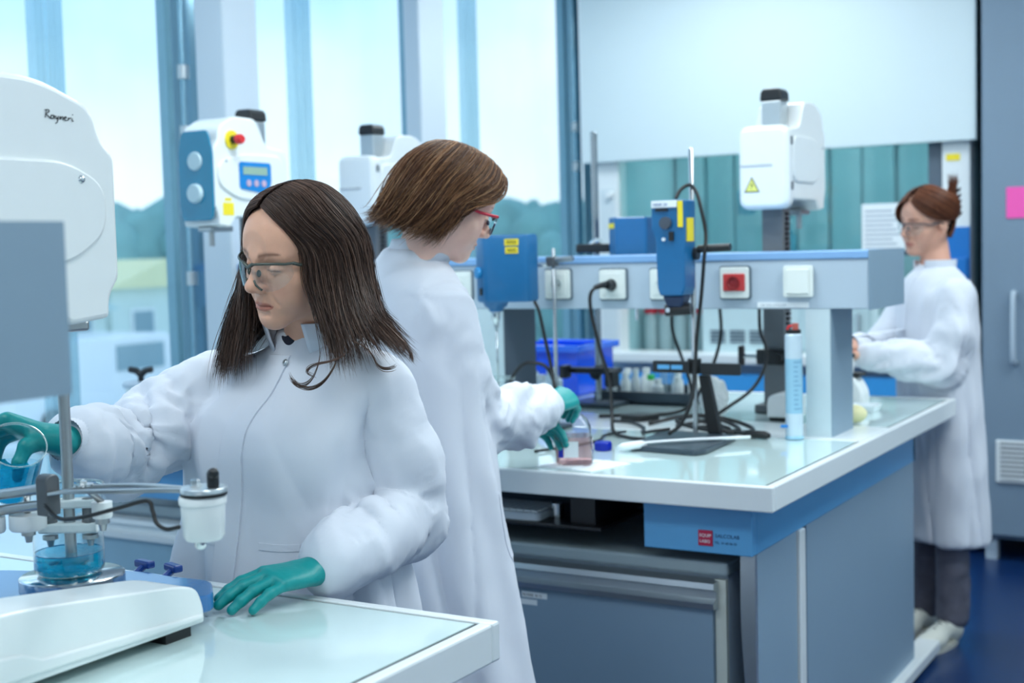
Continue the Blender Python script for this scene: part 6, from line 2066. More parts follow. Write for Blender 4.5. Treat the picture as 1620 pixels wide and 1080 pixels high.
# left sleeve (resting on the bench): hangs free of the trunk below the shoulder
cf.cap((-1.418, 1.905, 1.218), (-1.398, 1.922, 1.150), 0.056, 0.057, 0.028)
sl_ = cf.like()
sl_.cap((-1.408, 1.908, 1.195), (-1.382, 1.930, 1.090), 0.057, 0.059, 0.01)
sl_.cap((-1.382, 1.930, 1.090), (-1.372, 1.945, 0.985), 0.059, 0.061, 0.016)
sl_.cap((-1.372, 1.945, 0.985), (-1.366, 1.82, 0.965), 0.058, 0.058, 0.016)
sl_.cap((-1.366, 1.82, 0.965), (-1.363, 1.715, 0.950), 0.058, 0.046, 0.016)
sl_.cap((-1.345, 1.955, 0.965), (-1.345, 1.90, 0.945), 0.030, 0.028, 0.03)
ridges(sl_, [(-1.372, 1.945, 0.985), (-1.366, 1.82, 0.965), (-1.363, 1.715, 0.950)], 0.062, [(0.06, 2.3, 0.12, 0.6, 0.006), (0.13, 2.2, 0.17, 0.4, 0.005), (0.19, 2.0, 0.205, 0.2, 0.006), (0.215, 1.4, 0.205, -0.4, 0.005)], 'd')
ridges(sl_, [(-1.408, 1.908, 1.195), (-1.382, 1.930, 1.090), (-1.372, 1.945, 0.985)], 0.056, [(0.10, -2.4, 0.19, -0.9, 0.012), (0.15, -0.6, 0.205, -1.9, 0.012), (0.03, -1.3, 0.12, -2.0, 0.009), (0.13, 0.6, 0.19, -0.4, 0.010)])
cf.mixin((slice(None),) * 3, sl_.F, 0.007)
CH1 = [([(-1.735, 1.895, 1.226), (-1.782, 1.755, 1.150), (-1.778, 1.640, 1.118), (-1.722, 1.522, 1.150)], 0.064, 0.011, 12, 2.3, [(0.22, 0.09, 1.0), (0.36, 0.06, 0.6)]),
       ([(-1.418, 1.905, 1.218), (-1.390, 1.928, 1.100), (-1.378, 1.940, 0.985), (-1.370, 1.82, 0.965), (-1.364, 1.715, 0.950)], 0.062, 0.008, 11, 5.1, [(0.25, 0.08, 1.0), (0.42, 0.06, 0.5)])]
coat1 = cloth_obj('lab_coat', cf, COAT, w1, 0.011, 0.0012, (6, 6, 1.7), 1.7, chains=CH1)
bv1 = bvh_of(coat1)
FWD1 = (0.05, 1, 0)
pl_ = spline([(-1.556, 1.6, 1.275), (-1.582, 1.6, 1.18), (-1.604, 1.6, 1.06), (-1.618, 1.6, 0.95), (-1.624, 1.6, 0.86), (-1.626, 1.6, 0.70), (-1.626, 1.6, 0.48)], 10)
strip_on(bv1, pl_, (1, 0, 0), 0.050, FWD1, 0.0035, 0.006).build('placket', COAT, coat1, smooth=True, flat_angle=50)
for x, z in ((-1.538, 1.262), (-1.59, 1.02), (-1.60, 0.9)):
    q = drape(bv1, [(x, 1.6, z)], FWD1, 0.0035)[0]
    if q is not None and z > 1.2:
        B().lathe([(0, 0.0022), (0.004, 0.002), (0.0055, 0.0005), (0.0062, 0.0015), (0.0068, 0)], q, 16, (-0.2, -1, 0.35)).build('snap_button', ALU, coat1, smooth=True)
for line in (spline([(-1.70, 1.6, 0.955), (-1.66, 1.6, 0.953), (-1.635, 1.6, 0.952)], 6), spline([(-1.55, 1.6, 0.952), (-1.52, 1.6, 0.953), (-1.47, 1.6, 0.955)], 6)):
    strip_on(bv1, line, (0, 0, 1), 0.012, FWD1, 0.0015, 0.003).build('pocket_hem', COAT, coat1, smooth=True, flat_angle=50)
# stand collar, open at the throat
band('collar', (-1.523, 1.893, 0), 0.080, 0.080, 1.280, 1.330, coat1, COAT, (-0.10, -0.25), math.radians(-62), math.radians(240), flare=0.04, thick=0.004)
rib_cuff('ribbed_cuff', (-1.720, 1.535, 1.150), (-1.704, 1.470, 1.165), 0.046, 0.0335, coat1)
rib_cuff('ribbed_cuff', (-1.363, 1.735, 0.949), (-1.361, 1.672, 0.940), 0.040, 0.034, coat1)
# dark shirt at the open collar
sf = Field((-1.62, 1.80, 1.22), (-1.45, 1.97, 1.31), 0.004)
sf.cap((-1.53, 1.888, 1.23), (-1.525, 1.882, 1.298), 0.064, 0.060, 0.01)
sdf_obj('shirt', sf, mat('navy_shirt', (22, 26, 44), 0.8), w1)
# gloves
HB = dict()
dl = np.array((-0.36, -0.93, 0.03))
nl = np.array((0.12, -0.10, 0.99))
sl = np.cross(dl, nl)
sl = sl if sl[0] < 0 else -sl
hl = hand_field((-1.362, 1.668, 0.942), dl, nl, sl, [(0.10, 0.28, 0.24, 0.12), (0.02, 0.26, 0.24, 0.14), (-0.07, 0.28, 0.25, 0.12), (-0.20, 0.28, 0.24, 0.10)],
                [(0.028, 0.022, -0.006), (0.052, 0.040, -0.014), (0.080, 0.050, -0.020), (0.104, 0.050, -0.026)], 0.92, 0.0016, 1.05, fore=(-1.362, 1.725, 0.944))
gl_ = sdf_obj('glove', hl, GLOVE, w1, 1)

dr, nr = np.array((-0.84, -0.42, 0.34)), np.array((0.10, 0.45, 0.90))
hr = hand_field((-1.708, 1.468, 1.163), dr, nr, np.cross(nr, dr), [(0.06, 0.55, 0.75, 0.4), (0.0, 0.60, 0.8, 0.4), (-0.05, 0.66, 0.8, 0.4), (-0.14, 0.72, 0.8, 0.4)],
                [(0.022, 0.026, -0.012), (0.034, 0.044, -0.030), (0.034, 0.046, -0.058), (0.028, 0.040, -0.080)], 0.98, 0.0016, 1.14, fore=(-1.711, 1.51, 1.156))
sdf_obj('glove', hr, GLOVE, w1, 1)

# tilted beaker in that hand
ax_ = np.array((0.62, -0.30, 0.72))
ax_ /= np.linalg.norm(ax_)
b0 = np.array((-1.758, 1.402, 1.098))
tbk = thing('beaker', 'tilted glass beaker of blue liquid in the gloved pouring hand', 'beaker', tuple(b0))
B().lathe([(0, 0.0005), (0.036, 0.0005), (0.040, 0.004), (0.0415, 0.012), (0.0415, 0.092), (0.0425, 0.1)], b0, 44, ax_).build('glass_wall', CLEAR, tbk, smooth=True, fix=False)
B().lathe([(0.0425, 0.099), (0.0446, 0.1012), (0.0446, 0.1028), (0.0425, 0.1022)], b0, 44, ax_, closed=True).build('rim', RIMG, tbk, smooth=True)
# liquid: the tilted cylinder cut by the level surface
_, lu, lv = ortho(ax_)
zl_ = 1.139
vb, nb = [], 40
bot, top_ = [], []
for k in range(nb):
    a = 2 * math.pi * k / nb
    e_ = 0.0405 * (math.cos(a) * lu + math.sin(a) * lv)
    p0 = b0 + 0.003 * ax_ + e_ * 0.95
    hmax = (zl_ - p0[2]) / ax_[2]
    top_.append(p0 + ax_ * max(0.0006, min(hmax, 0.094)) + e_ * 0.04)
    bot.append(p0)
lb = B()
lb.v = [tuple(p) for p in bot] + [tuple(p) for p in top_]
lb.f = [(k, (k + 1) % nb, nb + (k + 1) % nb, nb + k) for k in range(nb)] + [tuple(range(nb - 1, -1, -1)), tuple(range(nb, 2 * nb))]
lb.build('liquid', LIQ, tbk, smooth=True, flat_angle=30, fix=False)

# safety glasses
LENS = glass('spectacle_lens', (0.93, 0.95, 0.95), 1.6, dens=0.06, body=(205, 220, 222))
glasses('safety_glasses', G1, w1, mat('olive_grey_frame', (74, 80, 74), 0.3, metal=0.3), LENS, w_=0.069, drop=0.038, wrap=0.040, y0=0.104, zt=0.009, rim=0.0023)

# hair
HM1 = hair_mat('dark_brown_hair')
hl_ = lambda *p: [tuple(q) for q in p]
GL = np.array([
    [(0.004, 0.066, 0.101), (0.030, 0.069, 0.089), (0.054, 0.060, 0.063), (0.074, 0.048, 0.025), (0.086, 0.050, -0.021), (0.110, 0.052, -0.072), (0.142, 0.064, -0.118), (0.162, 0.080, -0.156)],
    [(0.004, 0.050, 0.113), (0.038, 0.053, 0.100), (0.066, 0.044, 0.066), (0.082, 0.016, 0.023), (0.100, 0.020, -0.034), (0.123, 0.032, -0.087), (0.152, 0.046, -0.128), (0.177, 0.068, -0.160)],
    [(0.003, 0.022, 0.122), (0.040, 0.022, 0.110), (0.071, 0.012, 0.072), (0.085, -0.020, 0.022), (0.106, -0.017, -0.037), (0.137, -0.003, -0.091), (0.171, 0.006, -0.127), (0.207, 0.021, -0.150)],
    [(0.002, -0.012, 0.126), (0.038, -0.022, 0.112), (0.069, -0.035, 0.070), (0.083, -0.060, 0.020), (0.097, -0.060, -0.046), (0.128, -0.048, -0.100), (0.168, -0.040, -0.130), (0.219, -0.032, -0.155)],
    [(0.000, -0.038, 0.122), (0.024, -0.064, 0.106), (0.050, -0.088, 0.062), (0.060, -0.108, 0.005), (0.072, -0.101, -0.062), (0.103, -0.085, -0.122), (0.150, -0.072, -0.150), (0.207, -0.055, -0.176)],
    [(.000, -.045, .120), (.003, -.086, .098), (.008, -.117, .050), (.010, -.125, -.015), (.024, -.120, -.070), (.060, -.110, -.115), (.120, -.095, -.140), (.170, -.080, -.160)]])
GR = np.array([
    [(-0.004, 0.066, 0.101), (-0.030, 0.069, 0.089), (-0.054, 0.062, 0.063), (-0.075, 0.054, 0.015), (-0.080, 0.054, -0.050), (-0.070, 0.066, -0.111), (-0.054, 0.090, -0.153), (-0.050, 0.109, -0.196)],
    [(-0.004, 0.050, 0.113), (-0.038, 0.053, 0.100), (-0.068, 0.044, 0.066), (-0.094, 0.038, 0.013), (-0.106, 0.044, -0.052), (-0.102, 0.066, -0.112), (-0.092, 0.093, -0.165), (-0.082, 0.117, -0.212)],
    [(-0.003, 0.022, 0.122), (-0.040, 0.022, 0.110), (-0.073, 0.012, 0.070), (-0.100, 0.010, 0.010), (-0.120, 0.030, -0.058), (-0.125, 0.066, -0.120), (-0.118, 0.100, -0.174), (-0.109, 0.126, -0.220)],
    [(-0.002, -0.012, 0.126), (-0.038, -0.022, 0.112), (-0.070, -0.035, 0.068), (-0.096, -0.030, 0.005), (-0.120, 0.000, -0.070), (-0.136, 0.040, -0.135), (-0.140, 0.075, -0.185), (-0.138, 0.099, -0.222)],
    [(0.000, -0.038, 0.122), (-0.024, -0.064, 0.106), (-0.050, -0.088, 0.062), (-0.076, -0.085, 0.000), (-0.102, -0.055, -0.075), (-0.124, -0.008, -0.140), (-0.142, 0.030, -0.185), (-0.155, 0.052, -0.215)],
    [(.000, -.045, .120), (-.003, -.086, .098), (-.008, -.117, .050), (-.010, -.125, -.015), (-.016, -.122, -.080), (-.030, -.112, -.130), (-.054, -.098, -.160), (-.080, -.082, -.180)]])
HC = (0, -0.012, 0.0)
TON = [(0.044, 0.023, 0.017), (0.070, 0.038, 0.027), (0.030, 0.017, 0.014), (0.120, 0.066, 0.047), (0.055, 0.031, 0.023), (0.17, 0.105, 0.08)]
prt = []
def cut(G, e):
    """guides shortened to a share of their length, for the under-layer"""
    n, m = G.shape[:2]
    vv, tt = np.meshgrid(np.linspace(0, 1, n), np.linspace(0, e, m), indexing='ij')
    return guide_eval(G, vv.ravel(), tt.ravel()).reshape(n, m, 3)


for G, sd_ in ((GL, 1), (GR, 2)):
    v, f = hair_sheet(cut(G, 0.74), HC, 44, 36, 0.007)
    prt.append((v, f, np.tile((0.022, 0.014, 0.012), (len(v), 1))))
    prt.append(strands(G, HC, 2500, sd_, 24, 0.00042, 0.0095, 0.012, TON, tr=(0.74, 1.0), wave=0.009, clumps=60))
    prt.append(strands(G, HC, 150, sd_ + 20, 24, 0.00030, 0.012, 0.014, TON, tr=(0.7, 1.0), wave=0.008, clumps=30))
# loose locks curling over the coat
def lock(p, q, n, sd_, **k):
    prt.append(strands(np.array([p, q]), HC, n, sd_, 26, 0.00042, 0.003, 0.003, TON, wave=0.001, clumps=3, **k))


c1 = [(0.116, 0.071, -0.093), (0.136, 0.085, -0.129), (0.144, 0.105, -0.154), (0.142, 0.121, -0.169), (0.132, 0.132, -0.174), (0.122, 0.138, -0.165), (0.117, 0.139, -0.156)]
c2 = [(0.143, 0.056, -0.116), (0.161, 0.073, -0.140), (0.164, 0.095, -0.160), (0.159, 0.114, -0.173), (0.147, 0.128, -0.177), (0.133, 0.138, -0.170), (0.123, 0.142, -0.161)]
c3 = [(0.155, 0.054, -0.120), (0.166, 0.058, -0.132), (0.159, 0.081, -0.137), (0.148, 0.100, -0.138), (0.138, 0.111, -0.142), (0.137, 0.117, -0.149), (0.148, 0.109, -0.155)]
c4 = [(0.166, 0.035, -0.118), (0.195, 0.035, -0.125), (0.212, 0.038, -0.135), (0.224, 0.041, -0.149), (0.233, 0.036, -0.157), (0.243, 0.028, -0.158), (0.248, 0.021, -0.156)]
c5 = [(0.140, -0.053, -0.111), (0.177, -0.040, -0.120), (0.203, -0.031, -0.127), (0.227, -0.022, -0.133), (0.244, -0.017, -0.144), (0.247, -0.016, -0.153), (0.248, -0.013, -0.160)]
sh_ = lambda c, a: [tuple(np.array(p) + np.array(a) * (i / 6)) for i, p in enumerate(c)]
lock(c1, sh_(c1, (0.006, 0.004, 0.014)), 9, 31)
lock(c2, sh_(c2, (0.005, 0.003, 0.010)), 10, 32)
lock(c3, sh_(c3, (0.006, 0.002, -0.006)), 12, 33)
lock(c4, sh_(c4, (0.004, 0.002, 0.010)), 12, 34)
lock(c5, sh_(c5, (0.004, 0.003, 0.012)), 24, 35)
def hair_obj(prt, g, m, parent):
    V_, C_, FF, n0 = [], [], [], 0
    for v, f, c in prt:
        V_.append(np.asarray(v, float))
        FF += [tuple(int(i) + n0 for i in q) for q in (f.tolist() if isinstance(f, np.ndarray) else f)]
        C_.append(c)
        n0 += len(v)
    o = obj('hair', g(np.vstack(V_)), FF, m, parent, smooth=True, col=np.vstack(C_))
    o['kind'] = 'stuff'
    return o


hair_obj(prt, G1, HM1, w1)
# ---------------------------------------------------------------- the brown-haired woman at the far bench, seen from behind
G2 = frame((-1.617, 2.490, 1.557), (0.54, 0.73, -0.425), (0.364, 0.253, 0.896))
SK2 = skin_mat('skin_fair', (238, 194, 176))
hf = head_field(lids=0.95, res=0.002)
N2 = np.array((-1.715, 2.455, 1.36))
hf.cap((0, -0.022, -0.065), (N2 - G2.o) @ G2.R.T, 0.050, 0.056, 0.03)
A2 = (0.89, -0.45)
T2 = [(1.40, -1.715, 2.465, 0.06, 0.06), (1.33, -1.72, 2.46, 0.15, 0.08), (1.15, -1.715, 2.46, 0.15, 0.10), (0.9, -1.69, 2.465, 0.15, 0.11), (0.76, -1.68, 2.465, 0.16, 0.11)]
R2w, R2e, R2s = (-1.583, 2.868, 1.066), (-1.602, 2.535, 1.048), (-1.585, 2.392, 1.325)
L2w, L2e, L2s = (-1.705, 2.868, 1.010), (-1.83, 2.70, 1.07), (-1.868, 2.53, 1.33)
w2 = body_mesh('person', hf, G2, face_tone(lids=0.95, brow=(0.45, 0.36, 0.30)), T2, [([(-1.60, 2.40, 1.31), R2e, R2w], (0.028, 0.025, 0.017)), ([(-1.85, 2.52, 1.31), L2e, L2w], (0.028, 0.025, 0.017)),
    ([(-1.60, 2.43, 0.82), (-1.60, 2.44, 0.45), (-1.61, 2.41, 0.10)], (0.075, 0.05, 0.036)), ([(-1.76, 2.50, 0.82), (-1.76, 2.52, 0.45), (-1.77, 2.49, 0.10)], (0.075, 0.05, 0.036))], SK2, ax=A2)
tag(w2, 'brown-haired woman with red-framed glasses bending over a pink liquid bottle', 'person')
trousers('trousers', [(-1.60, 2.43, 0.80), (-1.76, 2.50, 0.80)], [(-1.60, 2.44, 0.45), (-1.76, 2.52, 0.45)], [(-1.61, 2.41, 0.09), (-1.77, 2.49, 0.09)], w2, mat('dark_jeans', (40, 48, 70), 0.8))
for x, y in ((-1.61, 2.37), (-1.77, 2.45)):
    shoe('shoe', (x, y, 0), (x + 0.09, y + 0.22, 0), w2, mat('black_shoe', (30, 30, 34), 0.5), BLACK)
cf = Field((-2.02, 2.22, 0.46), (-1.40, 2.93, 1.47), 0.0072)


def fold2(a, z):
    down = np.clip((1.22 - z) / 0.35, 0, 1)
    return (0.008 * down * (1.6 * furrow(a * 2.5 + 0.4 + 1.4 * z) + 1.2 * furrow(a * 3.5 - 1.0 - 2 * z) + 0.5 * np.sin(a * 9 + 4 * z))).astype(np.float32)


cf.stack([(1.455, -1.700, 2.462, 0.064, 0.062), (1.425, -1.712, 2.460, 0.078, 0.072), (1.395, -1.72, 2.458, 0.128, 0.086), (1.345, -1.722, 2.456, 0.178, 0.100), (1.24, -1.722, 2.458, 0.196, 0.118),
          (1.08, -1.705, 2.462, 0.196, 0.126), (0.92, -1.692, 2.465, 0.212, 0.138), (0.70, -1.676, 2.468, 0.236, 0.156), (0.49, -1.664, 2.470, 0.258, 0.172)], 0.02, fold=fold2, ax=A2)
cf.cap((-1.605, 2.405, 1.315), (-1.600, 2.425, 1.25), 0.056, 0.060, 0.030)
sr_ = cf.like()
RP = [(-1.600, 2.41, 1.28), (-1.590, 2.450, 1.18), (-1.597, 2.530, 1.062), (-1.590, 2.700, 1.058), (-1.584, 2.815, 1.066)]
sr_.chain(RP, [0.060, 0.064, 0.063, 0.059, 0.047], 0.018)
ridges(sr_, RP[:3], 0.060, [(0.06, -2.6, 0.16, -1.2, 0.013), (0.12, -0.4, 0.21, -1.7, 0.013), (0.16, 0.8, 0.22, -0.6, 0.012), (0.02, -1.6, 0.12, -0.6, 0.010)])
ridges(sr_, RP[2:], 0.056, [(0.02, 2.4, 0.10, 0.6, 0.014), (0.08, 1.9, 0.15, -0.3, 0.012), (0.13, 2.2, 0.20, 0.5, 0.012), (0.19, 1.6, 0.25, 0.2, 0.010), (0.03, 0.2, 0.12, -0.9, 0.012)])
cf.mixin((slice(None),) * 3, sr_.F, 0.008)
cf.chain([(-1.85, 2.52, 1.31), (-1.83, 2.70, 1.08), (-1.74, 2.82, 1.03)], (0.058, 0.060, 0.046), 0.028)
CH2 = [([(-1.600, 2.405, 1.315), (-1.592, 2.450, 1.18), (-1.600, 2.530, 1.060), (-1.590, 2.700, 1.058), (-1.584, 2.815, 1.066)], 0.062, 0.011, 12, 4.4, [(0.26, 0.08, 1.0), (0.50, 0.07, 0.9)])]
coat2 = cloth_obj('lab_coat', cf, COAT, w2, 0.007, 0.0012, (7, 7, 2.2), 8.3, chains=CH2)
band('collar', (-1.700, 2.468, 0), 0.072, 0.070, 1.425, 1.478, coat2, COAT, (0.35, 0.30), math.radians(75), math.radians(405), flare=0.05, thick=0.004)
bv2 = bvh_of(coat2)
sd2 = np.array((-0.35, 0.94, 0))
pk = spline([(-1.40, 2.505, 0.915), (-1.40, 2.53, 0.905), (-1.40, 2.555, 0.915)], 5)
for line in (spline([(-1.2, 2.46, 0.93), (-1.2, 2.46, 0.86), (-1.2, 2.47, 0.80), (-1.2, 2.50, 0.775), (-1.2, 2.56, 0.785)], 6),):
    strip_on(bv2, line, (0, 0.8, 0.6), 0.008, (-1, -0.1, 0), 0.0015, 0.003).build('pocket_seam', COAT, coat2, smooth=True, flat_angle=50)
rib_cuff('ribbed_cuff', (-1.585, 2.80, 1.065), (-1.583, 2.866, 1.066), 0.042, 0.035, coat2)
rib_cuff('ribbed_cuff', (-1.745, 2.815, 1.032), (-1.708, 2.866, 1.011), 0.041, 0.034, coat2)
dr, nr = np.array((0.06, 0.92, 0.16)), np.array((0.42, -0.22, 0.86))
hr = hand_field((-1.583, 2.866, 1.068), dr, nr, np.cross(nr, dr), [(0.05, 0.75, 0.7, 0.4), (0.0, 0.8, 0.7, 0.4), (-0.05, 0.82, 0.7, 0.4), (-0.12, 0.85, 0.7, 0.4)],
                [(0.025, 0.024, -0.010), (0.044, 0.036, -0.026), (0.066, 0.034, -0.040), (0.084, 0.026, -0.048)], 0.92, 0.002, 1.05, fore=(-1.584, 2.835, 1.067))
sdf_obj('glove', hr, GLOVE, w2, 1)
dr, nr = np.array((0.62, 0.70, -0.05)), np.array((-0.45, 0.35, 0.82))
hl = hand_field((-1.706, 2.868, 1.010), dr, nr, np.cross(dr, nr), [(0.0, 0.5, 0.5, 0.3), (0.0, 0.5, 0.55, 0.3), (0.0, 0.5, 0.6, 0.3), (0.0, 0.5, 0.6, 0.3)],
                [(0.024, 0.026, -0.010), (0.046, 0.044, -0.018), (0.072, 0.046, -0.022), (0.094, 0.040, -0.026)], 0.9, 0.002, 1.05, fore=(-1.73, 2.835, 1.024))
sdf_obj('glove', hl, GLOVE, w2, 1)
glasses('spectacles', G2, w2, mat('dark_spectacle_frame', (34, 36, 62), 0.3), LENS, w_=0.066, drop=0.032, wrap=0.016, y0=0.106, zt=0.010, rim=0.0021, lower=True, temple_m=mat('red_temple', (206, 40, 66), 0.3))
HM2 = hair_mat('chestnut_hair')
g_r = np.array([
    [(.020, .062, .108), (-.022, .086, .098), (-.056, .086, .064), (-.072, .066, .036), (-.081, .038, .022), (-.085, .010, .008), (-.086, -.014, -.020), (-.083, -.030, -.052)],
    [(.018, .035, .121), (-.030, .050, .114), (-.067, .045, .078), (-.086, .022, .040), (-.092, -.006, .000), (-.091, -.020, -.042), (-.086, -.028, -.080), (-.078, -.030, -.106)],
    [(.015, .000, .129), (-.035, .005, .121), (-.073, -.010, .083), (-.092, -.030, .034), (-.096, -.045, -.012), (-.092, -.058, -.056), (-.086, -.072, -.090), (-.088, -.088, -.116)],
    [(.012, -.035, .127), (-.030, -.050, .116), (-.066, -.074, .074), (-.084, -.092, .024), (-.083, -.104, -.026), (-.074, -.112, -.066), (-.068, -.120, -.096), (-.070, -.134, -.114)],
    [(.010, -.050, .123), (-.012, -.090, .103), (-.030, -.120, .058), (-.040, -.132, .004), (-.038, -.136, -.040), (-.032, -.140, -.074), (-.030, -.146, -.098), (-.032, -.158, -.112)],
    [(.010, -.050, .123), (.010, -.094, .101), (.010, -.124, .053), (.010, -.136, -.002), (.010, -.139, -.046), (.012, -.143, -.080), (.012, -.148, -.100), (.012, -.160, -.112)]])
g_l = g_r * np.array((-1, 1, 1))
g_l[:, 0, 0] = g_r[:, 0, 0] + 0.001
g_l[5] = g_r[5]
TON2 = [(0.12, 0.050, 0.024), (0.18, 0.080, 0.036), (0.07, 0.031, 0.018), (0.30, 0.145, 0.066), (0.10, 0.045, 0.024), (0.40, 0.22, 0.11)]
prt = []
for G, q in ((g_r, 41), (g_l, 42)):
    v, f = hair_sheet(cut(G, 0.86), HC, 40, 30, 0.007)
    prt.append((v, f, np.tile((0.07, 0.036, 0.022), (len(v), 1))))
    prt.append(strands(G, HC, 2000 if q == 41 else 900, q, 18, 0.0006, 0.016, 0.014, TON2, tr=(0.80, 1.0), wave=0.015, clumps=24))
hair_obj(prt, G2, HM2, w2)

# ---------------------------------------------------------------- the red-haired woman beyond the far bench
G3 = frame((-1.168, 4.928, 1.514), (-0.605, -0.775, -0.185), (0.004, -0.232, 0.972))
SK3 = skin_mat('skin_warm', (216, 164, 142))
hf = head_field(lids=0.75, res=0.0022)
hf.cap((0, -0.022, -0.065), (np.array((-1.135, 4.945, 1.31)) - G3.o) @ G3.R.T, 0.049, 0.055, 0.03)
A3 = (0.66, -0.75)
L3s, L3e, L3w = (-1.030, 4.790, 1.262), (-1.075, 4.735, 1.010), (-1.315, 4.620, 1.050)
R3s, R3e, R3w = (-1.255, 5.030, 1.262), (-1.345, 4.90, 1.03), (-1.375, 4.66, 1.085)
hands3 = []
for wq, eq, sg in ((L3w, L3e, 1), (R3w, R3e, -1)):
    d_ = np.array(wq) - np.array(eq)
    n_ = np.array((0.0, 0.1, 1.0))
    sdv = np.cross(d_, n_) * sg
    hands3.append(hand_field(wq, d_, n_, sdv, [(0.05, 0.4, 0.4, 0.3), (0.0, 0.4, 0.45, 0.3), (-0.04, 0.4, 0.45, 0.3), (-0.1, 0.4, 0.45, 0.3)],
                             [(0.024, 0.026, -0.010), (0.046, 0.044, -0.018), (0.072, 0.046, -0.022), (0.094, 0.040, -0.026)], 0.9, 0.003, 1.0, fore=tuple(np.array(wq) - d_ * 0.2)))
w3 = body_mesh('person', hf, G3, face_tone(lids=0.75, brow=(0.42, 0.30, 0.26)), [(1.31, -1.138, 4.93, 0.055, 0.055), (1.25, -1.138, 4.91, 0.12, 0.07), (1.1, -1.135, 4.905, 0.12, 0.08), (0.85, -1.13, 4.91, 0.12, 0.085), (0.74, -1.125, 4.91, 0.12, 0.085)],
               [([(-1.06, 4.82, 1.20), L3e, L3w], (0.028, 0.025, 0.017)), ([(-1.22, 5.00, 1.20), R3e, R3w], (0.028, 0.025, 0.017)),
                ([(-1.075, 4.86, 0.80), (-1.066, 4.862, 0.45), (-1.070, 4.87, 0.10)], (0.05, 0.044, 0.034)), ([(-1.165, 4.96, 0.80), (-1.170, 4.958, 0.45), (-1.19, 4.99, 0.10)], (0.05, 0.044, 0.034))], SK3, hands=hands3, ax=A3)
tag(w3, 'red-haired woman in white lab coat and grey trousers beyond the far bench', 'person')
TRS = mat('grey_patterned_trousers', (92, 92, 106), 0.8, var=0.35, scale=26)
trousers('trousers', [(-1.070, 4.86, 0.66), (-1.165, 4.96, 0.66)], [(-1.066, 4.862, 0.45), (-1.170, 4.958, 0.45)], [(-1.070, 4.87, 0.10), (-1.19, 4.99, 0.10)], w3, TRS, (0.066, 0.056, 0.052))
SHO = mat('cream_shoe', (204, 206, 198), 0.6, var=0.08)
for x, y in ((-1.065, 4.90), (-1.185, 5.02)):
    shoe('shoe', (x, y, 0), (x - 0.07, y - 0.235, 0), w3, SHO, mat('shoe_sole', (180, 180, 172), 0.6), mat('dark_laces', (60, 60, 64), 0.8))
cf = Field((-1.47, 4.52, 0.34), (-0.84, 5.16, 1.42), 0.0085)


def fold3(a, z):
    down = np.clip((1.1 - z) / 0.35, 0, 1)
    return (0.008 * down * (1.6 * furrow(a * 2.5 + 2.0 + 1.2 * z) + 1.2 * furrow(a * 3.5 - 2.0 - 2 * z))).astype(np.float32)


cf.stack([(1.352, -1.143, 4.935, 0.060, 0.060), (1.334, -1.140, 4.928, 0.074, 0.070), (1.315, -1.138, 4.918, 0.112, 0.082), (1.275, -1.136, 4.908, 0.160, 0.096), (1.16, -1.134, 4.905, 0.178, 0.114),
          (1.0, -1.130, 4.91, 0.172, 0.118), (0.85, -1.124, 4.915, 0.178, 0.120), (0.6, -1.112, 4.92, 0.180, 0.124), (0.37, -1.100, 4.925, 0.184, 0.126)], 0.02, fold=fold3, ax=A3)
cf.chain([(-1.045, 4.805, 1.255), (-1.040, 4.760, 1.12), (-1.078, 4.735, 1.012), (-1.19, 4.685, 1.030), (-1.298, 4.630, 1.047)], (0.054, 0.060, 0.060, 0.056, 0.042), 0.022)
cf.chain([(-1.235, 5.015, 1.255), (-1.34, 4.90, 1.04), (-1.368, 4.71, 1.075)], (0.054, 0.058, 0.044), 0.022)
CH3 = [([(-1.045, 4.805, 1.255), (-1.040, 4.760, 1.12), (-1.078, 4.735, 1.012), (-1.19, 4.685, 1.030), (-1.275, 4.642, 1.044)], 0.062, 0.014, 11, 6.4, [(0.26, 0.09, 1.0), (0.45, 0.07, 0.8)])]
coat3 = cloth_obj('lab_coat', cf, COAT, w3, 0.007, 0.0012, (7, 7, 2.4), 13.1, chains=CH3)
band('collar', (-1.143, 4.937, 0), 0.070, 0.070, 1.330, 1.372, coat3, COAT, (0.02, 0.0), math.radians(-105), math.radians(205), flare=0.05, thick=0.004)
bv3 = bvh_of(coat3)
f3 = (0.75, 0.66, 0)
strip_on(bv3, spline([(-1.60, 4.50, 1.33), (-1.60, 4.50, 1.15), (-1.60, 4.50, 1.0)], 8), (0.66, -0.75, 0), 0.04, f3, 0.003, 0.004).build('placket', COAT, coat3, smooth=True, flat_angle=50)
rib_cuff('ribbed_cuff', (-1.282, 4.638, 1.045), (-1.322, 4.620, 1.050), 0.040, 0.034, coat3, 48, 6)
rib_cuff('ribbed_cuff', (-1.366, 4.72, 1.073), (-1.375, 4.66, 1.085), 0.040, 0.034, coat3, 48, 6)
glasses('safety_glasses', G3, w3, mat('grey_spectacle_frame', (70, 76, 86), 0.25, metal=0.3), LENS, w_=0.068, drop=0.036, wrap=0.036, y0=0.104, zt=0.009, rim=0.0022)
HM3 = hair_mat('auburn_hair')
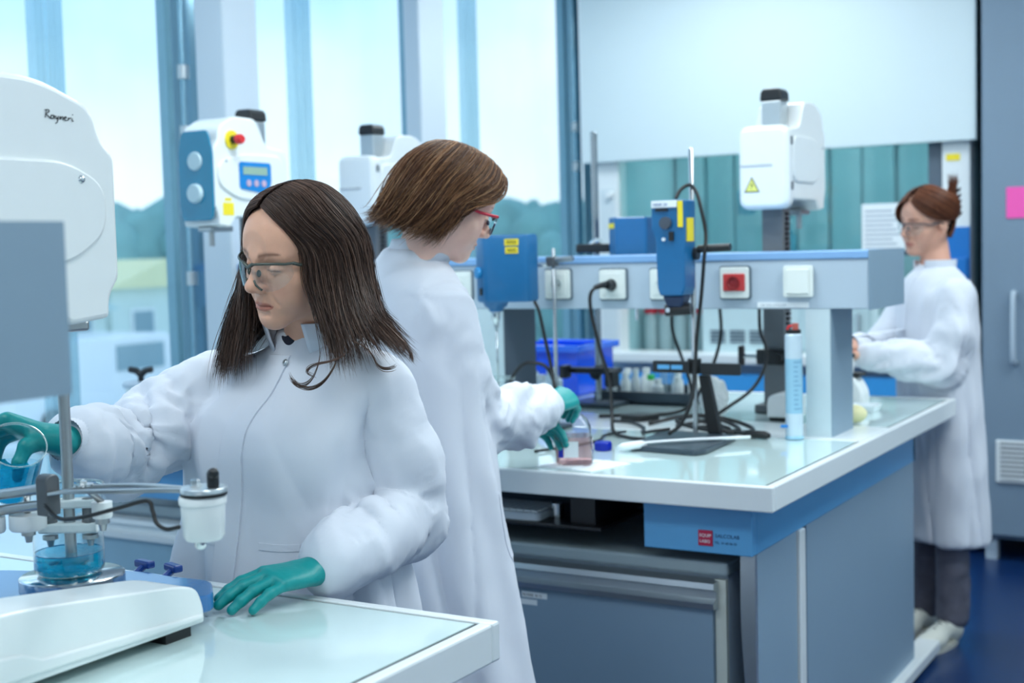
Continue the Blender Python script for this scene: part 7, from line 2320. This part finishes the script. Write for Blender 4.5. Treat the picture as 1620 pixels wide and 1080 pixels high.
h_l = np.array([
    [(.012, .078, .088), (.044, .080, .066), (.069, .060, .040), (.081, .028, .022), (.085, -.010, .010), (.072, -.060, .004), (.042, -.098, .020), (.010, -.118, .050)],
    [(.010, .062, .106), (.050, .058, .092), (.080, .032, .064), (.092, -.005, .034), (.091, -.040, .010), (.070, -.082, .008), (.036, -.108, .030), (.010, -.122, .062)],
    [(.005, .032, .125), (.046, .020, .114), (.077, -.010, .089), (.088, -.046, .058), (.078, -.082, .030), (.052, -.104, .030), (.026, -.116, .052), (.008, -.124, .084)],
    [(.002, -.010, .131), (.030, -.026, .124), (.056, -.056, .102), (.062, -.088, .078), (.052, -.104, .060), (.032, -.112, .060), (.016, -.120, .082), (.005, -.120, .114)]])
h_r = h_l * np.array((-1, 1, 1))
h_r[0] = [(-.004, .080, .090), (-.040, .092, .070), (-.066, .084, .036), (-.080, .062, .000), (-.086, .030, -.014), (-.080, -.040, -.010), (-.042, -.098, .016), (-.010, -.118, .050)]
nape = np.array([
    [(.070, -.030, -.055), (.066, -.058, -.040), (.052, -.084, -.010), (.036, -.102, .020), (.020, -.114, .056), (.008, -.120, .090)],
    [(.030, -.078, -.075), (.026, -.094, -.050), (.020, -.108, -.015), (.014, -.118, .022), (.008, -.124, .060), (.003, -.122, .096)],
    [(-.030, -.078, -.075), (-.026, -.094, -.050), (-.020, -.108, -.015), (-.014, -.118, .022), (-.008, -.124, .060), (-.003, -.122, .096)],
    [(-.070, -.030, -.055), (-.066, -.058, -.040), (-.052, -.084, -.010), (-.036, -.102, .020), (-.020, -.114, .056), (-.008, -.120, .090)]])
tuft = np.array([[(.020, -.110, .070), (.020, -.122, .090), (.016, -.134, .112), (.012, -.140, .130), (.010, -.142, .148)], [(-.016, -.110, .070), (-.018, -.122, .092), (-.018, -.132, .116), (-.020, -.134, .136), (-.024, -.132, .152)]])
TON3 = [(0.13, 0.040, 0.018), (0.18, 0.058, 0.026), (0.09, 0.028, 0.014), (0.24, 0.085, 0.036), (0.06, 0.022, 0.014)]
prt = []
for G, q in ((h_l, 51), (h_r, 52), (nape, 53)):
    v, f = hair_sheet(G, HC, 30, 26, 0.005)
    prt.append((v, f, np.tile((0.09, 0.030, 0.015), (len(v), 1))))
    prt.append(strands(G, HC, 900, q, 14, 0.0007, 0.007, 0.005, TON3, tr=(0.9, 1.0), wave=0.003, clumps=30))
prt.append(strands(tuft, HC, 160, 54, 10, 0.0008, 0.014, 0.012, TON3, tr=(0.5, 1.0), wave=0.003, clumps=8))
hair_obj(prt, G3, HM3, w3)
clp = B()
for k in range(5):
    z = -0.005 + k * 0.022
    p = G3(np.array([(0.004, -0.122, z), (0.018, -0.135, z + 0.004), (0.012, -0.146, z + 0.008)]))
    clp.tube(p, [0.007, 0.006, 0.004], 8)
clp.tube(G3(np.array([(0.0, -0.126, -0.01), (0.0, -0.136, 0.03), (0.0, -0.132, 0.09)])), 0.007, 8)
clp.build('hair_clip', BLACKP, w3, smooth=True)
